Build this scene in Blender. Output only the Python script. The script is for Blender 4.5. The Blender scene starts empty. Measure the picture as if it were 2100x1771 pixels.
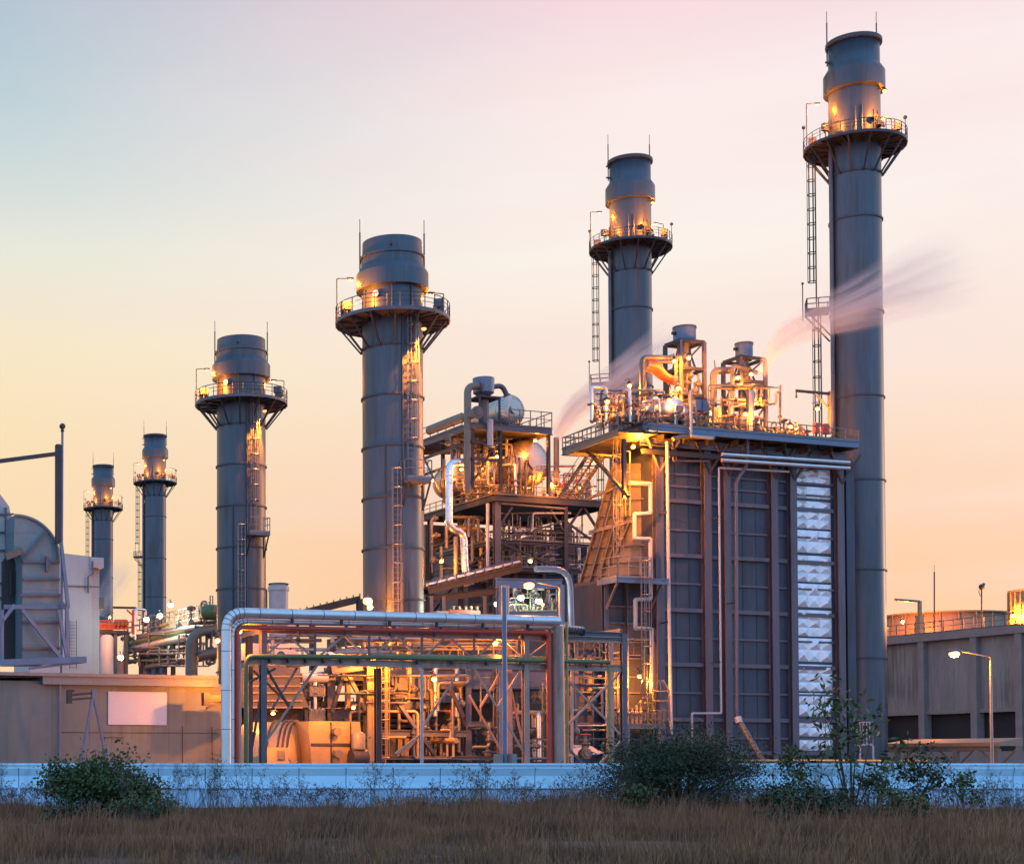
import bpy, math, random
import numpy as np
from mathutils import Vector, Matrix

SC = bpy.context.scene
COL = SC.collection
rnd = random.Random(7)

# ------------------------------------------------------------------ camera
FPX, CX, PITCH, CAMH, HORIZON = 3300.0, 350.0, math.radians(1.5), 2.0, 1558.0
YC = HORIZON - FPX * math.tan(PITCH)
cam = bpy.data.cameras.new('camera')
cam_ob = bpy.data.objects.new('camera', cam)
COL.objects.link(cam_ob)
cam_ob.location = (0, 0, CAMH)
cam_ob.rotation_euler = (math.pi / 2 + PITCH, 0, 0)
cam.sensor_width = 36
cam.lens = 36 * FPX / 2100
cam.shift_x = (1050 - CX) / 2100
cam.shift_y = (YC - 885.5) / 2100
cam.clip_start = 0.5
cam.clip_end = 6000
SC.camera = cam_ob

# ------------------------------------------------------------------ world
SUN_EL, SUN_AZ = math.radians(5), math.radians(66)      # azimuth clockwise from +Y
wd = bpy.data.worlds.new('World')
SC.world = wd
wd.use_nodes = True
nt = wd.node_tree
for n in list(nt.nodes):
    nt.nodes.remove(n)
def N(tree, typ, **kw):
    n = tree.nodes.new(typ)
    for k, v in kw.items():
        if k.startswith('i_'):
            n.inputs[k[2:].replace('_', ' ')].default_value = v
        else:
            setattr(n, k, v)
    return n
def s2l(c):
    return tuple(((v / 255) / 12.92 if v <= 10 else (((v / 255) + .055) / 1.055) ** 2.4) for v in c) + (1,)
def ramp(tree, stops, interp='LINEAR'):
    r = tree.nodes.new('ShaderNodeValToRGB')
    r.color_ramp.interpolation = interp
    e = r.color_ramp.elements
    while len(e) < len(stops):
        e.new(0.5)
    for el, (p, c) in zip(e, sorted(stops)):
        el.position = p
        el.color = c
    return r
L = nt.links.new
tc = N(nt, 'ShaderNodeTexCoord')
sep = N(nt, 'ShaderNodeSeparateXYZ')
L(tc.outputs['Generated'], sep.inputs[0])
zs = N(nt, 'ShaderNodeMapRange', i_From_Min=0.0, i_From_Max=1.0)
L(sep.outputs['Z'], zs.inputs['Value'])
rl = ramp(nt, [(0, s2l((252, 202, 150))), (.10, s2l((252, 208, 158))), (.195, s2l((252, 220, 168))), (.25, s2l((250, 229, 186))),
               (.305, s2l((232, 231, 210))), (.356, s2l((194, 214, 212))), (.43, s2l((166, 193, 205))), (.75, s2l((140, 172, 210))), (1, s2l((130, 165, 208)))])
rm = ramp(nt, [(0, s2l((252, 184, 125))), (.09, s2l((251, 186, 134))), (.16, s2l((251, 202, 156))), (.22, s2l((252, 224, 192))),
               (.29, s2l((253, 238, 222))), (.37, s2l((254, 234, 226))), (.44, s2l((248, 206, 210))), (.75, s2l((165, 175, 210))), (1, s2l((130, 160, 208)))])
rb = ramp(nt, [(0, s2l((176, 176, 205))), (.12, s2l((172, 186, 220))), (.4, s2l((148, 186, 232))), (1, s2l((130, 168, 220)))])
L(zs.outputs[0], rl.inputs[0]); L(zs.outputs[0], rm.inputs[0]); L(zs.outputs[0], rb.inputs[0])
# azimuth: x / y across the view, wide noise bends the border
nz0 = N(nt, 'ShaderNodeTexNoise', i_Scale=2.2, i_Detail=3.0)
mp0 = N(nt, 'ShaderNodeMapping'); mp0.inputs['Rotation'].default_value = (0, .5, 0); mp0.inputs['Scale'].default_value = (1, 1, 3)
L(tc.outputs['Generated'], mp0.inputs[0]); L(mp0.outputs[0], nz0.inputs['Vector'])
az = N(nt, 'ShaderNodeMath', operation='MULTIPLY_ADD')
L(nz0.outputs['Fac'], az.inputs[0]); az.inputs[1].default_value = .22
L(sep.outputs['X'], az.inputs[2])
mr = N(nt, 'ShaderNodeMapRange', interpolation_type='SMOOTHSTEP', i_From_Min=-.02, i_From_Max=.34)
L(az.outputs[0], mr.inputs['Value'])
mx = N(nt, 'ShaderNodeMix', data_type='RGBA')
L(mr.outputs[0], mx.inputs['Factor']); L(rl.outputs[0], mx.inputs['A']); L(rm.outputs[0], mx.inputs['B'])
# soft streaked cloud: long diagonal wisps
mp = N(nt, 'ShaderNodeMapping'); mp.inputs['Rotation'].default_value = (0, math.radians(30), 0); mp.inputs['Scale'].default_value = (2.0, 1.0, 15)
nz = N(nt, 'ShaderNodeTexNoise', i_Scale=1.5, i_Detail=5.0, i_Roughness=.5)
L(tc.outputs['Generated'], mp.inputs[0]); L(mp.outputs[0], nz.inputs['Vector'])
cr = ramp(nt, [(.36, (0, 0, 0, 1)), (.68, (1, 1, 1, 1))])
L(nz.outputs['Fac'], cr.inputs[0])
ca = N(nt, 'ShaderNodeMapRange', i_To_Min=.12, i_To_Max=.50); L(mr.outputs[0], ca.inputs['Value'])
cm = N(nt, 'ShaderNodeMath', operation='MULTIPLY'); L(ca.outputs[0], cm.inputs[1])
L(cr.outputs[0], cm.inputs[0])
mc = N(nt, 'ShaderNodeMix', data_type='RGBA'); mc.inputs['B'].default_value = s2l((250, 216, 206))
L(cm.outputs[0], mc.inputs['Factor']); L(mx.outputs['Result'], mc.inputs['A'])
# the half of the sky behind the viewer is dusky blue
fb = N(nt, 'ShaderNodeMapRange', interpolation_type='SMOOTHSTEP', i_From_Min=-.35, i_From_Max=.75)
L(sep.outputs['Y'], fb.inputs['Value'])
rbx = N(nt, 'ShaderNodeVectorMath', operation='MULTIPLY'); rbx.inputs[1].default_value = (1.75, 2.2, 2.35); L(rb.outputs[0], rbx.inputs[0])
mb_ = N(nt, 'ShaderNodeMix', data_type='RGBA')
L(fb.outputs[0], mb_.inputs['Factor']); L(rbx.outputs[0], mb_.inputs['A']); L(mc.outputs['Result'], mb_.inputs['B'])
bg1 = N(nt, 'ShaderNodeBackground', i_Strength=.95); L(mb_.outputs['Result'], bg1.inputs[0])
sky = N(nt, 'ShaderNodeTexSky', sky_type='NISHITA', sun_disc=False, sun_elevation=SUN_EL, sun_rotation=SUN_AZ)
sky.air_density = 1.0; sky.dust_density = .3; sky.ozone_density = 3
bg2 = N(nt, 'ShaderNodeBackground', i_Strength=.05); L(sky.outputs[0], bg2.inputs[0])
ad = N(nt, 'ShaderNodeAddShader'); L(bg1.outputs[0], ad.inputs[0]); L(bg2.outputs[0], ad.inputs[1])
wo = N(nt, 'ShaderNodeOutputWorld'); L(ad.outputs[0], wo.inputs[0])

sun = bpy.data.lights.new('sun', 'SUN')
sun.energy = .7; sun.angle = math.radians(8); sun.color = (1, .62, .42)
sun_ob = bpy.data.objects.new('sun', sun); COL.objects.link(sun_ob)
sd = Vector((math.sin(SUN_AZ) * math.cos(SUN_EL), math.cos(SUN_AZ) * math.cos(SUN_EL), math.sin(SUN_EL)))
sun_ob.rotation_euler = sd.to_track_quat('Z', 'Y').to_euler()

SC.view_settings.view_transform = 'Standard'
SC.view_settings.look = 'None'
SC.view_settings.exposure = 0.0
SC.view_settings.gamma = 1.0
SC.cycles.max_bounces = 5
SC.cycles.diffuse_bounces = 3
SC.cycles.glossy_bounces = 3
SC.cycles.transparent_max_bounces = 8
SC.cycles.volume_bounces = 1
SC.cycles.use_light_tree = True
SC.cycles.sample_clamp_indirect = 4
SC.cycles.volume_step_rate = 1.0

# ------------------------------------------------------------------ pixel rays
cp, sp = math.cos(PITCH), math.sin(PITCH)
CAM = Vector((0, 0, CAMH))
def ray(px, py):
    x, z = (px - CX) / FPX, -(py - YC) / FPX
    return Vector((x, cp - z * sp, sp + z * cp))
def W(px, py, D):
    r = ray(px, py)
    return CAM + r * (D / r.y)
def WZ(px, py, z):
    r = ray(px, py)
    return CAM + r * ((z - CAMH) / r.z)
U = Vector((.941, .339, 0)).normalized()
V = Vector((-U.y, U.x, 0))
Z = Vector((0, 0, 1))
class Plane:
    """a vertical plane through a point, running along d; n faces the viewer"""
    def __init__(s, P0, d=U):
        s.P0 = Vector((P0.x, P0.y, 0)); s.d = d.normalized()
        s.n = Vector((s.d.y, -s.d.x, 0))
        if s.n.y > 0: s.n = -s.n
    def at(s, px, py, off=0):
        r = ray(px, py); P0 = s.P0 + s.n * off
        k = (P0 - Vector((CAM.x, CAM.y, 0))).dot(s.n) / Vector((r.x, r.y, 0)).dot(s.n)
        return CAM + r * k
def zat(py, D):
    return W(CX, py, D).z

# ------------------------------------------------------------------ mesh builder
class MB:
    def __init__(s):
        s.v = []; s.f = []; s.smooth = []
    def add(s, vs, fs, sm=False):
        o = len(s.v)
        s.v += [Vector(p) for p in vs]
        s.f += [tuple(i + o for i in f) for f in fs]
        s.smooth += [sm] * len(fs)
        return s
    def hexa(s, p, m=None):
        return s.add(p, [(0, 3, 2, 1), (4, 5, 6, 7), (0, 1, 5, 4), (1, 2, 6, 5), (2, 3, 7, 6), (3, 0, 4, 7)])
    def obox(s, c, a, b, h, d=U):
        """box with base centre c, a along d, b across it, h up"""
        d = d.normalized(); e = Vector((-d.y, d.x, 0)); c = Vector(c)
        q = [c - d * a / 2 - e * b / 2, c + d * a / 2 - e * b / 2, c + d * a / 2 + e * b / 2, c - d * a / 2 + e * b / 2]
        return s.hexa(q + [p + Z * h for p in q])
    def slab(s, P, x0, y0, x1, y1, t, off=0, d2=None):
        """box on plane P between pixels; t is its thickness behind the plane (off: proud of it)"""
        a = P.at(x0, y0, off); b = P.at(x1, y0, off); c = P.at(x0, y1, off)
        z1, z0 = max(a.z, c.z), min(a.z, c.z)
        q = [Vector((a.x, a.y, z0)), Vector((b.x, b.y, z0))]
        q += [q[1] - P.n * t, q[0] - P.n * t]
        return s.hexa(q + [p + Z * (z1 - z0) for p in q])
    def bar(s, a, b, w, h=None, up=Z):
        a = Vector(a); b = Vector(b); h = h or w
        d = (b - a)
        if d.length < 1e-5: return s
        d.normalize()
        if abs(d.dot(up)) > .98: up = U
        x = d.cross(up).normalized(); y = x.cross(d).normalized()
        q = []
        for p in (a, b):
            q += [p - x * w / 2 - y * h / 2, p + x * w / 2 - y * h / 2, p + x * w / 2 + y * h / 2, p - x * w / 2 + y * h / 2]
        return s.hexa(q)
    def ibeam(s, a, b, w, h, up=Z, t=.06):
        """I section: two flanges and a web"""
        a = Vector(a); b = Vector(b); d = (b - a).normalized()
        if abs(d.dot(up)) > .98: up = -V
        x = d.cross(up).normalized(); y = x.cross(d).normalized()
        s.bar(a + y * (h / 2 - t / 2), b + y * (h / 2 - t / 2), w, t, up)
        s.bar(a - y * (h / 2 - t / 2), b - y * (h / 2 - t / 2), w, t, up)
        s.bar(a, b, t, h - 2 * t, up)
        return s
    def tube(s, pts, r, seg=8, bend=0, cap=True):
        pts = [Vector(p) for p in pts]
        if bend:
            out = [pts[0]]
            for i in range(1, len(pts) - 1):
                a, b, c = pts[i - 1], pts[i], pts[i + 1]
                k = min(bend, (a - b).length * .49, (c - b).length * .49)
                p = b + (a - b).normalized() * k; q = b + (c - b).normalized() * k
                for t in (0, .2, .4, .6, .8, 1):
                    out.append(p * (1 - t) ** 2 + b * 2 * t * (1 - t) + q * t * t)
            out.append(pts[-1]); pts = out
        rr = [r] * len(pts)
        if isinstance(r, (list, tuple)):
            for i in range(len(pts)):
                t = i / max(1, len(pts) - 1) * (len(r) - 1); j = min(int(t), len(r) - 2)
                rr[i] = r[j] + (r[j + 1] - r[j]) * (t - j)
        T = []
        for i in range(len(pts)):
            d = pts[min(i + 1, len(pts) - 1)] - pts[max(i - 1, 0)]
            T.append(d.normalized() if d.length > 1e-9 else Z)
        ref = Z if abs(T[0].z) < .9 else U
        x = T[0].cross(ref).normalized()
        vs = []
        for i, p in enumerate(pts):
            x = (x - T[i] * x.dot(T[i])).normalized(); y = T[i].cross(x)
            for k in range(seg):
                a = 2 * math.pi * k / seg
                vs.append(p + x * math.cos(a) * rr[i] + y * math.sin(a) * rr[i])
        fs = []
        for i in range(len(pts) - 1):
            for k in range(seg):
                k2 = (k + 1) % seg
                fs.append((i * seg + k, i * seg + k2, (i + 1) * seg + k2, (i + 1) * seg + k))
        s.add(vs, fs, seg > 5)
        if cap:
            n = (len(pts) - 1) * seg
            s.add(vs[:seg], [tuple(range(seg))[::-1]]); s.add(vs[n:], [tuple(range(seg))])
        return s
    def lathe(s, prof, c=(0, 0, 0), axis=Z, seg=32, a0=0, a1=2 * math.pi, sm=True):
        """prof: (radius, height) pairs"""
        c = Vector(c); axis = Vector(axis).normalized()
        ref = Vector((1, 0, 0)) if abs(axis.z) > .9 else Z
        x = (ref - axis * ref.dot(axis)).normalized(); y = axis.cross(x)
        full = abs(a1 - a0 - 2 * math.pi) < 1e-6
        n = seg if full else seg + 1
        vs = []
        for r, h in prof:
            for k in range(n):
                a = a0 + (a1 - a0) * k / seg
                vs.append(c + axis * h + x * math.cos(a) * r + y * math.sin(a) * r)
        fs = []
        for i in range(len(prof) - 1):
            for k in range(seg):
                k2 = (k + 1) % n
                fs.append((i * n + k, i * n + k2, (i + 1) * n + k2, (i + 1) * n + k))
        return s.add(vs, fs, sm)
    def ring(s, c, r, t, seg=24, a0=0, a1=2 * math.pi, sq=4):
        """hoop of tube radius t lying level"""
        n = seg + 1
        pts = [Vector(c) + Vector((math.cos(a0 + (a1 - a0) * k / seg) * r, math.sin(a0 + (a1 - a0) * k / seg) * r, 0)) for k in range(n)]
        return s.tube(pts, t, sq, cap=False)
    def ball(s, c, r, seg=12, rings=8, sq=(1, 1, 1)):
        vs = []; fs = []
        for i in range(rings + 1):
            t = math.pi * i / rings
            for k in range(seg):
                a = 2 * math.pi * k / seg
                vs.append(Vector(c) + Vector((math.sin(t) * math.cos(a) * r * sq[0], math.sin(t) * math.sin(a) * r * sq[1], math.cos(t) * r * sq[2])))
        for i in range(rings):
            for k in range(seg):
                k2 = (k + 1) % seg
                fs.append((i * seg + k, (i + 1) * seg + k, (i + 1) * seg + k2, i * seg + k2))
        return s.add(vs, fs, True)
    def rail(s, pts, h=1.1, step=1.6, r=.035, closed=False):
        """handrail along pts: posts, top rail, mid rail, toe plate"""
        pts = [Vector(p) for p in pts]
        if closed: pts.append(pts[0])
        for a, b in zip(pts, pts[1:]):
            n = max(1, round((b - a).length / step))
            for i in range(n + 1):
                p = a.lerp(b, i / n); s.bar(p, p + Z * h, r * 1.6)
            s.bar(a + Z * h, b + Z * h, r * 1.7); s.bar(a + Z * h * .55, b + Z * h * .55, r * 1.3)
            s.bar(a + Z * .1, b + Z * .1, .02, .16)
        return s
    def build(s, name, mat, parent=None, label=None):
        me = bpy.data.meshes.new(name)
        org = PORG.get(parent.name, Vector((0, 0, 0))) if parent else Vector((0, 0, 0))
        if parent is None and s.v:
            mn = [min(p[i] for p in s.v) for i in range(3)]; mxx = [max(p[i] for p in s.v) for i in range(3)]
            org = Vector(((mn[0] + mxx[0]) / 2, (mn[1] + mxx[1]) / 2, mn[2]))
        me.from_pydata([tuple(p - org) for p in s.v], [], s.f)
        me.polygons.foreach_set('use_smooth', s.smooth)
        me.materials.append(mat)
        me.update()
        o = bpy.data.objects.new(name, me)
        COL.objects.link(o)
        if parent:
            o.parent = parent; KIDS.setdefault(parent.name, []).append(o)
        else:
            o.location = org
        PORG[o.name] = org
        if label: o['label'] = label
        return o
PORG = {}
def tag(o, label=None, cat=None, group=None, kind=None):
    if label: o['label'] = label
    if cat: o['category'] = cat
    if group: o['group'] = group
    if kind: o['kind'] = kind
    return o
def thing(name, label, cat, loc=(0, 0, 0), group=None):
    o = bpy.data.objects.new(name, None); COL.objects.link(o)
    o.empty_display_size = .5
    o.location = loc
    PORG[o.name] = Vector(loc)
    return tag(o, label, cat, group)
def solo(mb, name, mat, label, cat, group=None):
    return tag(mb.build(name, mat), label, cat, group)
def struct(mb, name, mat):
    return tag(mb.build(name, mat), kind='structure')
KIDS = {}
def copy_tree(o, parent=None):
    c = o.copy(); COL.objects.link(c)
    if parent: c.parent = parent; KIDS.setdefault(parent.name, []).append(c)
    for ch in KIDS.get(o.name, []):
        copy_tree(ch, c)
    return c
def ALL():
    return list(COL.objects)

# ------------------------------------------------------------------ materials
def mat(name, rgb, rough=.6, metal=0.0, var=.15, scale=.5, stretch=(1, 1, 1), bump=0, bscale=None, tint=None, dirt=None, stain=None):
    m = bpy.data.materials.new(name); m.use_nodes = True
    t = m.node_tree; b = t.nodes['Principled BSDF']
    b.inputs['Roughness'].default_value = rough
    b.inputs['Metallic'].default_value = metal
    g = N(t, 'ShaderNodeNewGeometry')
    mp = N(t, 'ShaderNodeMapping'); mp.inputs['Scale'].default_value = stretch
    t.links.new(g.outputs['Position'], mp.inputs[0])
    n1 = N(t, 'ShaderNodeTexNoise', i_Scale=scale, i_Detail=6.0, i_Roughness=.6)
    t.links.new(mp.outputs[0], n1.inputs['Vector'])
    c = Vector(rgb)
    lo = c * (1 - var); hi = c * (1 + var)
    if dirt: lo = Vector(dirt)
    if tint: hi = Vector(tint)
    r = ramp(t, [(.3, tuple(lo) + (1,)), (.7, tuple(hi) + (1,))])
    t.links.new(n1.outputs['Fac'], r.inputs[0])
    n2 = N(t, 'ShaderNodeTexNoise', i_Scale=scale * 9, i_Detail=4.0)
    t.links.new(mp.outputs[0], n2.inputs['Vector'])
    mm = N(t, 'ShaderNodeMix', data_type='RGBA', blend_type='MULTIPLY'); mm.inputs['Factor'].default_value = 1
    r2 = ramp(t, [(.3, (1 - var,) * 3 + (1,)), (.75, (1, 1, 1, 1))])
    t.links.new(n2.outputs['Fac'], r2.inputs[0])
    t.links.new(r.outputs[0], mm.inputs['A']); t.links.new(r2.outputs[0], mm.inputs['B'])
    res = mm.outputs['Result']
    if stain:
        ms = N(t, 'ShaderNodeMapping'); ms.inputs['Scale'].default_value = (1, 1, .045)
        t.links.new(g.outputs['Position'], ms.inputs[0])
        ns = N(t, 'ShaderNodeTexNoise', i_Scale=stain[3], i_Detail=5.0, i_Roughness=.62); t.links.new(ms.outputs[0], ns.inputs['Vector'])
        nb = N(t, 'ShaderNodeTexNoise', i_Scale=.16, i_Detail=2.0); t.links.new(g.outputs['Position'], nb.inputs['Vector'])
        mu = N(t, 'ShaderNodeMath', operation='MULTIPLY'); t.links.new(ns.outputs['Fac'], mu.inputs[0]); t.links.new(nb.outputs['Fac'], mu.inputs[1])
        rs = ramp(t, [(.27, (0, 0, 0, 1)), (.40, (stain[4],) * 3 + (1,))]); t.links.new(mu.outputs[0], rs.inputs[0])
        mst = N(t, 'ShaderNodeMix', data_type='RGBA'); mst.inputs['B'].default_value = tuple(stain[:3]) + (1,)
        t.links.new(rs.outputs[0], mst.inputs['Factor']); t.links.new(res, mst.inputs['A']); res = mst.outputs['Result']
    t.links.new(res, b.inputs['Base Color'])
    rr = N(t, 'ShaderNodeMapRange', i_To_Min=max(0, rough - .1), i_To_Max=min(1, rough + .12))
    t.links.new(n1.outputs['Fac'], rr.inputs['Value']); t.links.new(rr.outputs[0], b.inputs['Roughness'])
    if bump:
        bn = N(t, 'ShaderNodeTexNoise', i_Scale=bscale or scale * 6, i_Detail=5.0)
        t.links.new(mp.outputs[0], bn.inputs['Vector'])
        bp = N(t, 'ShaderNodeBump', i_Strength=bump, i_Distance=.05)
        t.links.new(bn.outputs['Fac'], bp.inputs['Height']); t.links.new(bp.outputs[0], b.inputs['Normal'])
    return m
def banded(name, rgb, rough, metal, period, depth=.35, axis='Z', width=.06, **kw):
    """cladding with thin seams every period metres along an axis (Z, or U along the building)"""
    m = mat(name, rgb, rough, metal, **kw)
    t = m.node_tree; b = t.nodes['Principled BSDF']
    g = N(t, 'ShaderNodeNewGeometry')
    dot = N(t, 'ShaderNodeVectorMath', operation='DOT_PRODUCT')
    dot.inputs[1].default_value = {'Z': Z, 'U': U, 'V': V, 'X': Vector((1, 0, 0))}[axis]
    t.links.new(g.outputs['Position'], dot.inputs[0])
    pp = N(t, 'ShaderNodeMath', operation='PINGPONG'); pp.inputs[1].default_value = period / 2
    t.links.new(dot.outputs['Value'], pp.inputs[0])
    st = N(t, 'ShaderNodeMapRange', i_From_Min=0, i_From_Max=width, i_To_Min=1 - depth, i_To_Max=1)
    t.links.new(pp.outputs[0], st.inputs['Value'])
    mm = N(t, 'ShaderNodeMix', data_type='RGBA', blend_type='MULTIPLY'); mm.inputs['Factor'].default_value = 1
    src = b.inputs['Base Color'].links[0].from_socket
    t.links.new(src, mm.inputs['A']); t.links.new(st.outputs[0], mm.inputs['B'])
    t.links.new(mm.outputs['Result'], b.inputs['Base Color'])
    bp = N(t, 'ShaderNodeBump', i_Strength=.6, i_Distance=.04)
    t.links.new(st.outputs[0], bp.inputs['Height'])
    if b.inputs['Normal'].is_linked:
        t.links.new(b.inputs['Normal'].links[0].from_socket, bp.inputs['Normal'])
    t.links.new(bp.outputs[0], b.inputs['Normal'])
    return m
def emis(name, rgb, s):
    m = bpy.data.materials.new(name); m.use_nodes = True
    b = m.node_tree.nodes['Principled BSDF']
    b.inputs['Base Color'].default_value = (.8, .8, .8, 1)
    b.inputs['Emission Color'].default_value = tuple(rgb) + (1,)
    b.inputs['Emission Strength'].default_value = s
    return m
M = dict(
    stack=mat('stack_paint', (.062, .071, .088), .40, .2, var=.22, scale=.5, stretch=(1, 1, .10), bump=.06, stain=(.035, .028, .028, 1.6, .75)),
    stackdk=mat('stack_ring_steel', (.05, .055, .07), .6, .2),
    inside=mat('dark_interior', (.02, .02, .02), .9),  # near-black colour of the discs closing flues, silencers and fan rings
    steel=mat('dark_structural_steel', (.038, .034, .038), .55, .2, var=.25, scale=.8),
    steelg=mat('grey_painted_steel', (.10, .092, .108), .5, .15, var=.2, scale=.7),
    galv=mat('galvanised_steel', (.19, .18, .185), .45, .5, var=.15, scale=2),
    beige=mat('primed_steel', (.145, .125, .10), .5, .05, var=.18, scale=.8),
    facade=mat('boiler_casing_paint', (.038, .045, .068), .5, .1, var=.28, scale=.25, stretch=(1, 1, .35), bump=.05, stain=(.03, .022, .02, 1.4, .7)),
    facadecol=mat('boiler_column_paint', (.088, .078, .10), .5, .1, var=.16, scale=.4, stretch=(1, 1, .2), stain=(.05, .035, .03, 2.5, .6)),
    silver=banded('aluminium_cladding', (.70, .68, .68), .38, .75, 1.05, depth=.35, axis='U', width=.04, var=.08, scale=1.2),
    silverv=banded('ribbed_aluminium_cladding', (.70, .70, .73), .27, .9, .8, depth=.35, axis='Z', width=.04, var=.08, scale=1.2),
    silverp=mat('plain_aluminium_cladding', (.58, .56, .56), .36, .78, var=.10, scale=1.0, bump=.03, bscale=1.5),
    quilt=mat('quilted_foil_lagging', (.66, .67, .70), .40, .45, var=.1, scale=2, bump=.15, bscale=3),
    white=mat('white_pipe_paint', (.34, .31, .31), .4, 0, var=.12, scale=1),
    red=mat('red_fire_main_paint', (.42, .045, .025), .35, 0, var=.15, scale=1),
    orangep=mat('orange_paint', (.42, .085, .03), .5, 0, var=.15, scale=1),
    green=mat('green_pipe_paint', (.085, .125, .045), .4, 0, var=.18, scale=1),
    lime=mat('yellow_green_pipe_paint', (.22, .20, .07), .4, 0, var=.18, scale=1),
    bluest=mat('blue_grey_paint', (.10, .14, .21), .42, .1, var=.15, scale=.8),
    duct=banded('duct_plate_paint', (.14, .175, .185), .5, .05, 2.2, depth=.25, axis='Z', width=.05, var=.12, scale=.5),
    ductin=mat('shade_dark_plate', (.035, .03, .025), .7, 0, var=.3, scale=1),  # near-black base colour stands in for shade in bays and duct opening
    ductcol=mat('lamp_tinted_duct_paint', (.115, .092, .072), .5, .05, var=.22, scale=.5),  # warm tint puts the sodium light on grey plate into the colour
    pink=banded('pale_wall_cladding', (.40, .33, .325), .6, 0, 1.2, depth=.1, axis='X', width=.05, var=.05, scale=.4),
    house=banded('powerhouse_cladding', (.125, .138, .125), .6, 0, 4.6, depth=.3, axis='U', width=.05, var=.10, scale=.2, stretch=(1, 1, 1), stain=(.08, .07, .06, 1.8, .6)),
    fascia=banded('fascia_cladding', (.175, .17, .165), .55, 0, 3.2, depth=.25, axis='U', width=.05, var=.1, scale=.6),
    sheet=mat('white_sheet_metal', (.42, .41, .44), .5, 0, var=.06, scale=.5),
    fence=mat('pale_blue_precast_concrete', (.54, .80, .93), .7, 0, var=.06, scale=1.2, stretch=(.4, .4, 2), dirt=(.44, .68, .84), bump=.1, bscale=8, stain=(.20, .26, .30, 3.0, .6)),
    fenceb=mat('weathered_blue_precast_concrete', (.46, .64, .82), .8, 0, var=.2, scale=1.4, stretch=(1, 1, .3), bump=.15, bscale=7, stain=(.14, .13, .13, 4.0, .8)),
    conc=mat('board_marked_concrete', (.25, .225, .20), .85, 0, var=.22, scale=.5, stretch=(1, 1, .14), bump=.2, bscale=3, stain=(.09, .075, .065, 2.2, .8)),
    conc2=mat('smooth_concrete', (.23, .19, .17), .8, 0, var=.15, scale=.7, bump=.1),
    intake_shade=mat('intake_shade_black', (.022, .019, .02), .8, 0, var=.3, scale=1),  # black base colour stands in for shade inside the open intakes
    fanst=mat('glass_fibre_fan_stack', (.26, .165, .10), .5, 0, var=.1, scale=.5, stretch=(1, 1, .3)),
    rack=mat('lamp_tinted_rack_paint', (.36, .215, .165), .5, .05, var=.2, scale=.8, stain=(.12, .07, .05, 3.0, .6)),  # peach base colour holds the lamp light falling on the rack
    drum=mat('drum_cladding', (.50, .44, .38), .34, .8, var=.1, scale=.8),
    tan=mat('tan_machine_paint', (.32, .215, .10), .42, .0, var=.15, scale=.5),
    rubber=mat('black_rubber', (.03, .03, .03), .7),
    bulb=emis('sodium_lamp_glass', (1, .33, .03), 2.3),
    bulbw=emis('mercury_lamp_glass', (.75, 1, .72), 4),
    soil=mat('dry_soil', (.045, .028, .018), .95, 0, var=.35, scale=.5, bump=.5, bscale=5),
    yard=mat('yard_gravel', (.12, .115, .12), .9, 0, var=.2, scale=.6, bump=.3, bscale=6),
)

LAMPX = 2.9
SODIUM, MERC = (1, .265, .016), (.80, 1, .80)
def glow(parent, pos, watts, color=SODIUM, r=.12, down=0, aim=None):
    l = bpy.data.lights.new('lamp_light', 'SPOT' if down else 'POINT'); l.energy = watts * LAMPX; l.color = color; l.shadow_soft_size = r
    if down: l.spot_size = math.radians(down); l.spot_blend = .5
    o = bpy.data.objects.new('lamp_light', l); COL.objects.link(o)
    if aim: o.rotation_euler = (-Vector(aim)).to_track_quat('Z', 'Y').to_euler()
    o.parent = parent; KIDS.setdefault(parent.name, []).append(o)
    o.location = Vector(pos) - PORG[parent.name]
    return o
def ladder(parent, base, z0, z1, out, cage=True, name='ladder', m=None, w=.5, hoop=.85):
    """upright ladder at base (x,y) facing out, with hoops of a safety cage"""
    m = m or M['galv']
    out = Vector((out[0], out[1], 0)).normalized(); sd_ = Vector((-out.y, out.x, 0)); b = Vector((base[0], base[1], 0))
    mb = MB()
    for s in (-1, 1):
        mb.bar(b + sd_ * s * w / 2 + Z * z0, b + sd_ * s * w / 2 + Z * z1, .07, .05)
    n = int((z1 - z0) / .42)
    for i in range(n):
        z = z0 + .2 + i * (z1 - z0) / n
        mb.bar(b - sd_ * w / 2 + Z * z, b + sd_ * w / 2 + Z * z, .035)
    o = mb.build(name, m, parent)
    if cage:
        mc_ = MB(); zb = z0 + 2.2; k = max(2, round((z1 - zb) / 1.6)); R = .42
        cc = b + out * .38
        for i in range(k + 1):
            z = zb + (z1 - zb) * i / k
            pts = []
            for q in range(9):
                a = -math.pi * .62 + q * math.pi * 1.24 / 8
                pts.append(cc + out * math.cos(a) * R + sd_ * math.sin(a) * R + Z * z)
            mc_.tube([b + sd_ * -w / 2 + Z * z] + pts + [b + sd_ * w / 2 + Z * z], .05, 4, cap=False)
        for q in (0, 2, 4, 6, 8):
            a = -math.pi * .62 + q * math.pi * 1.24 / 8
            p = cc + out * math.cos(a) * R + sd_ * math.sin(a) * R
            mc_.bar(p + Z * zb, p + Z * z1, .05)
        PORG_k = PORG[parent.name]; PORG[o.name] = PORG_k
        mc_.build('cage', m, o)
    return o
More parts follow.
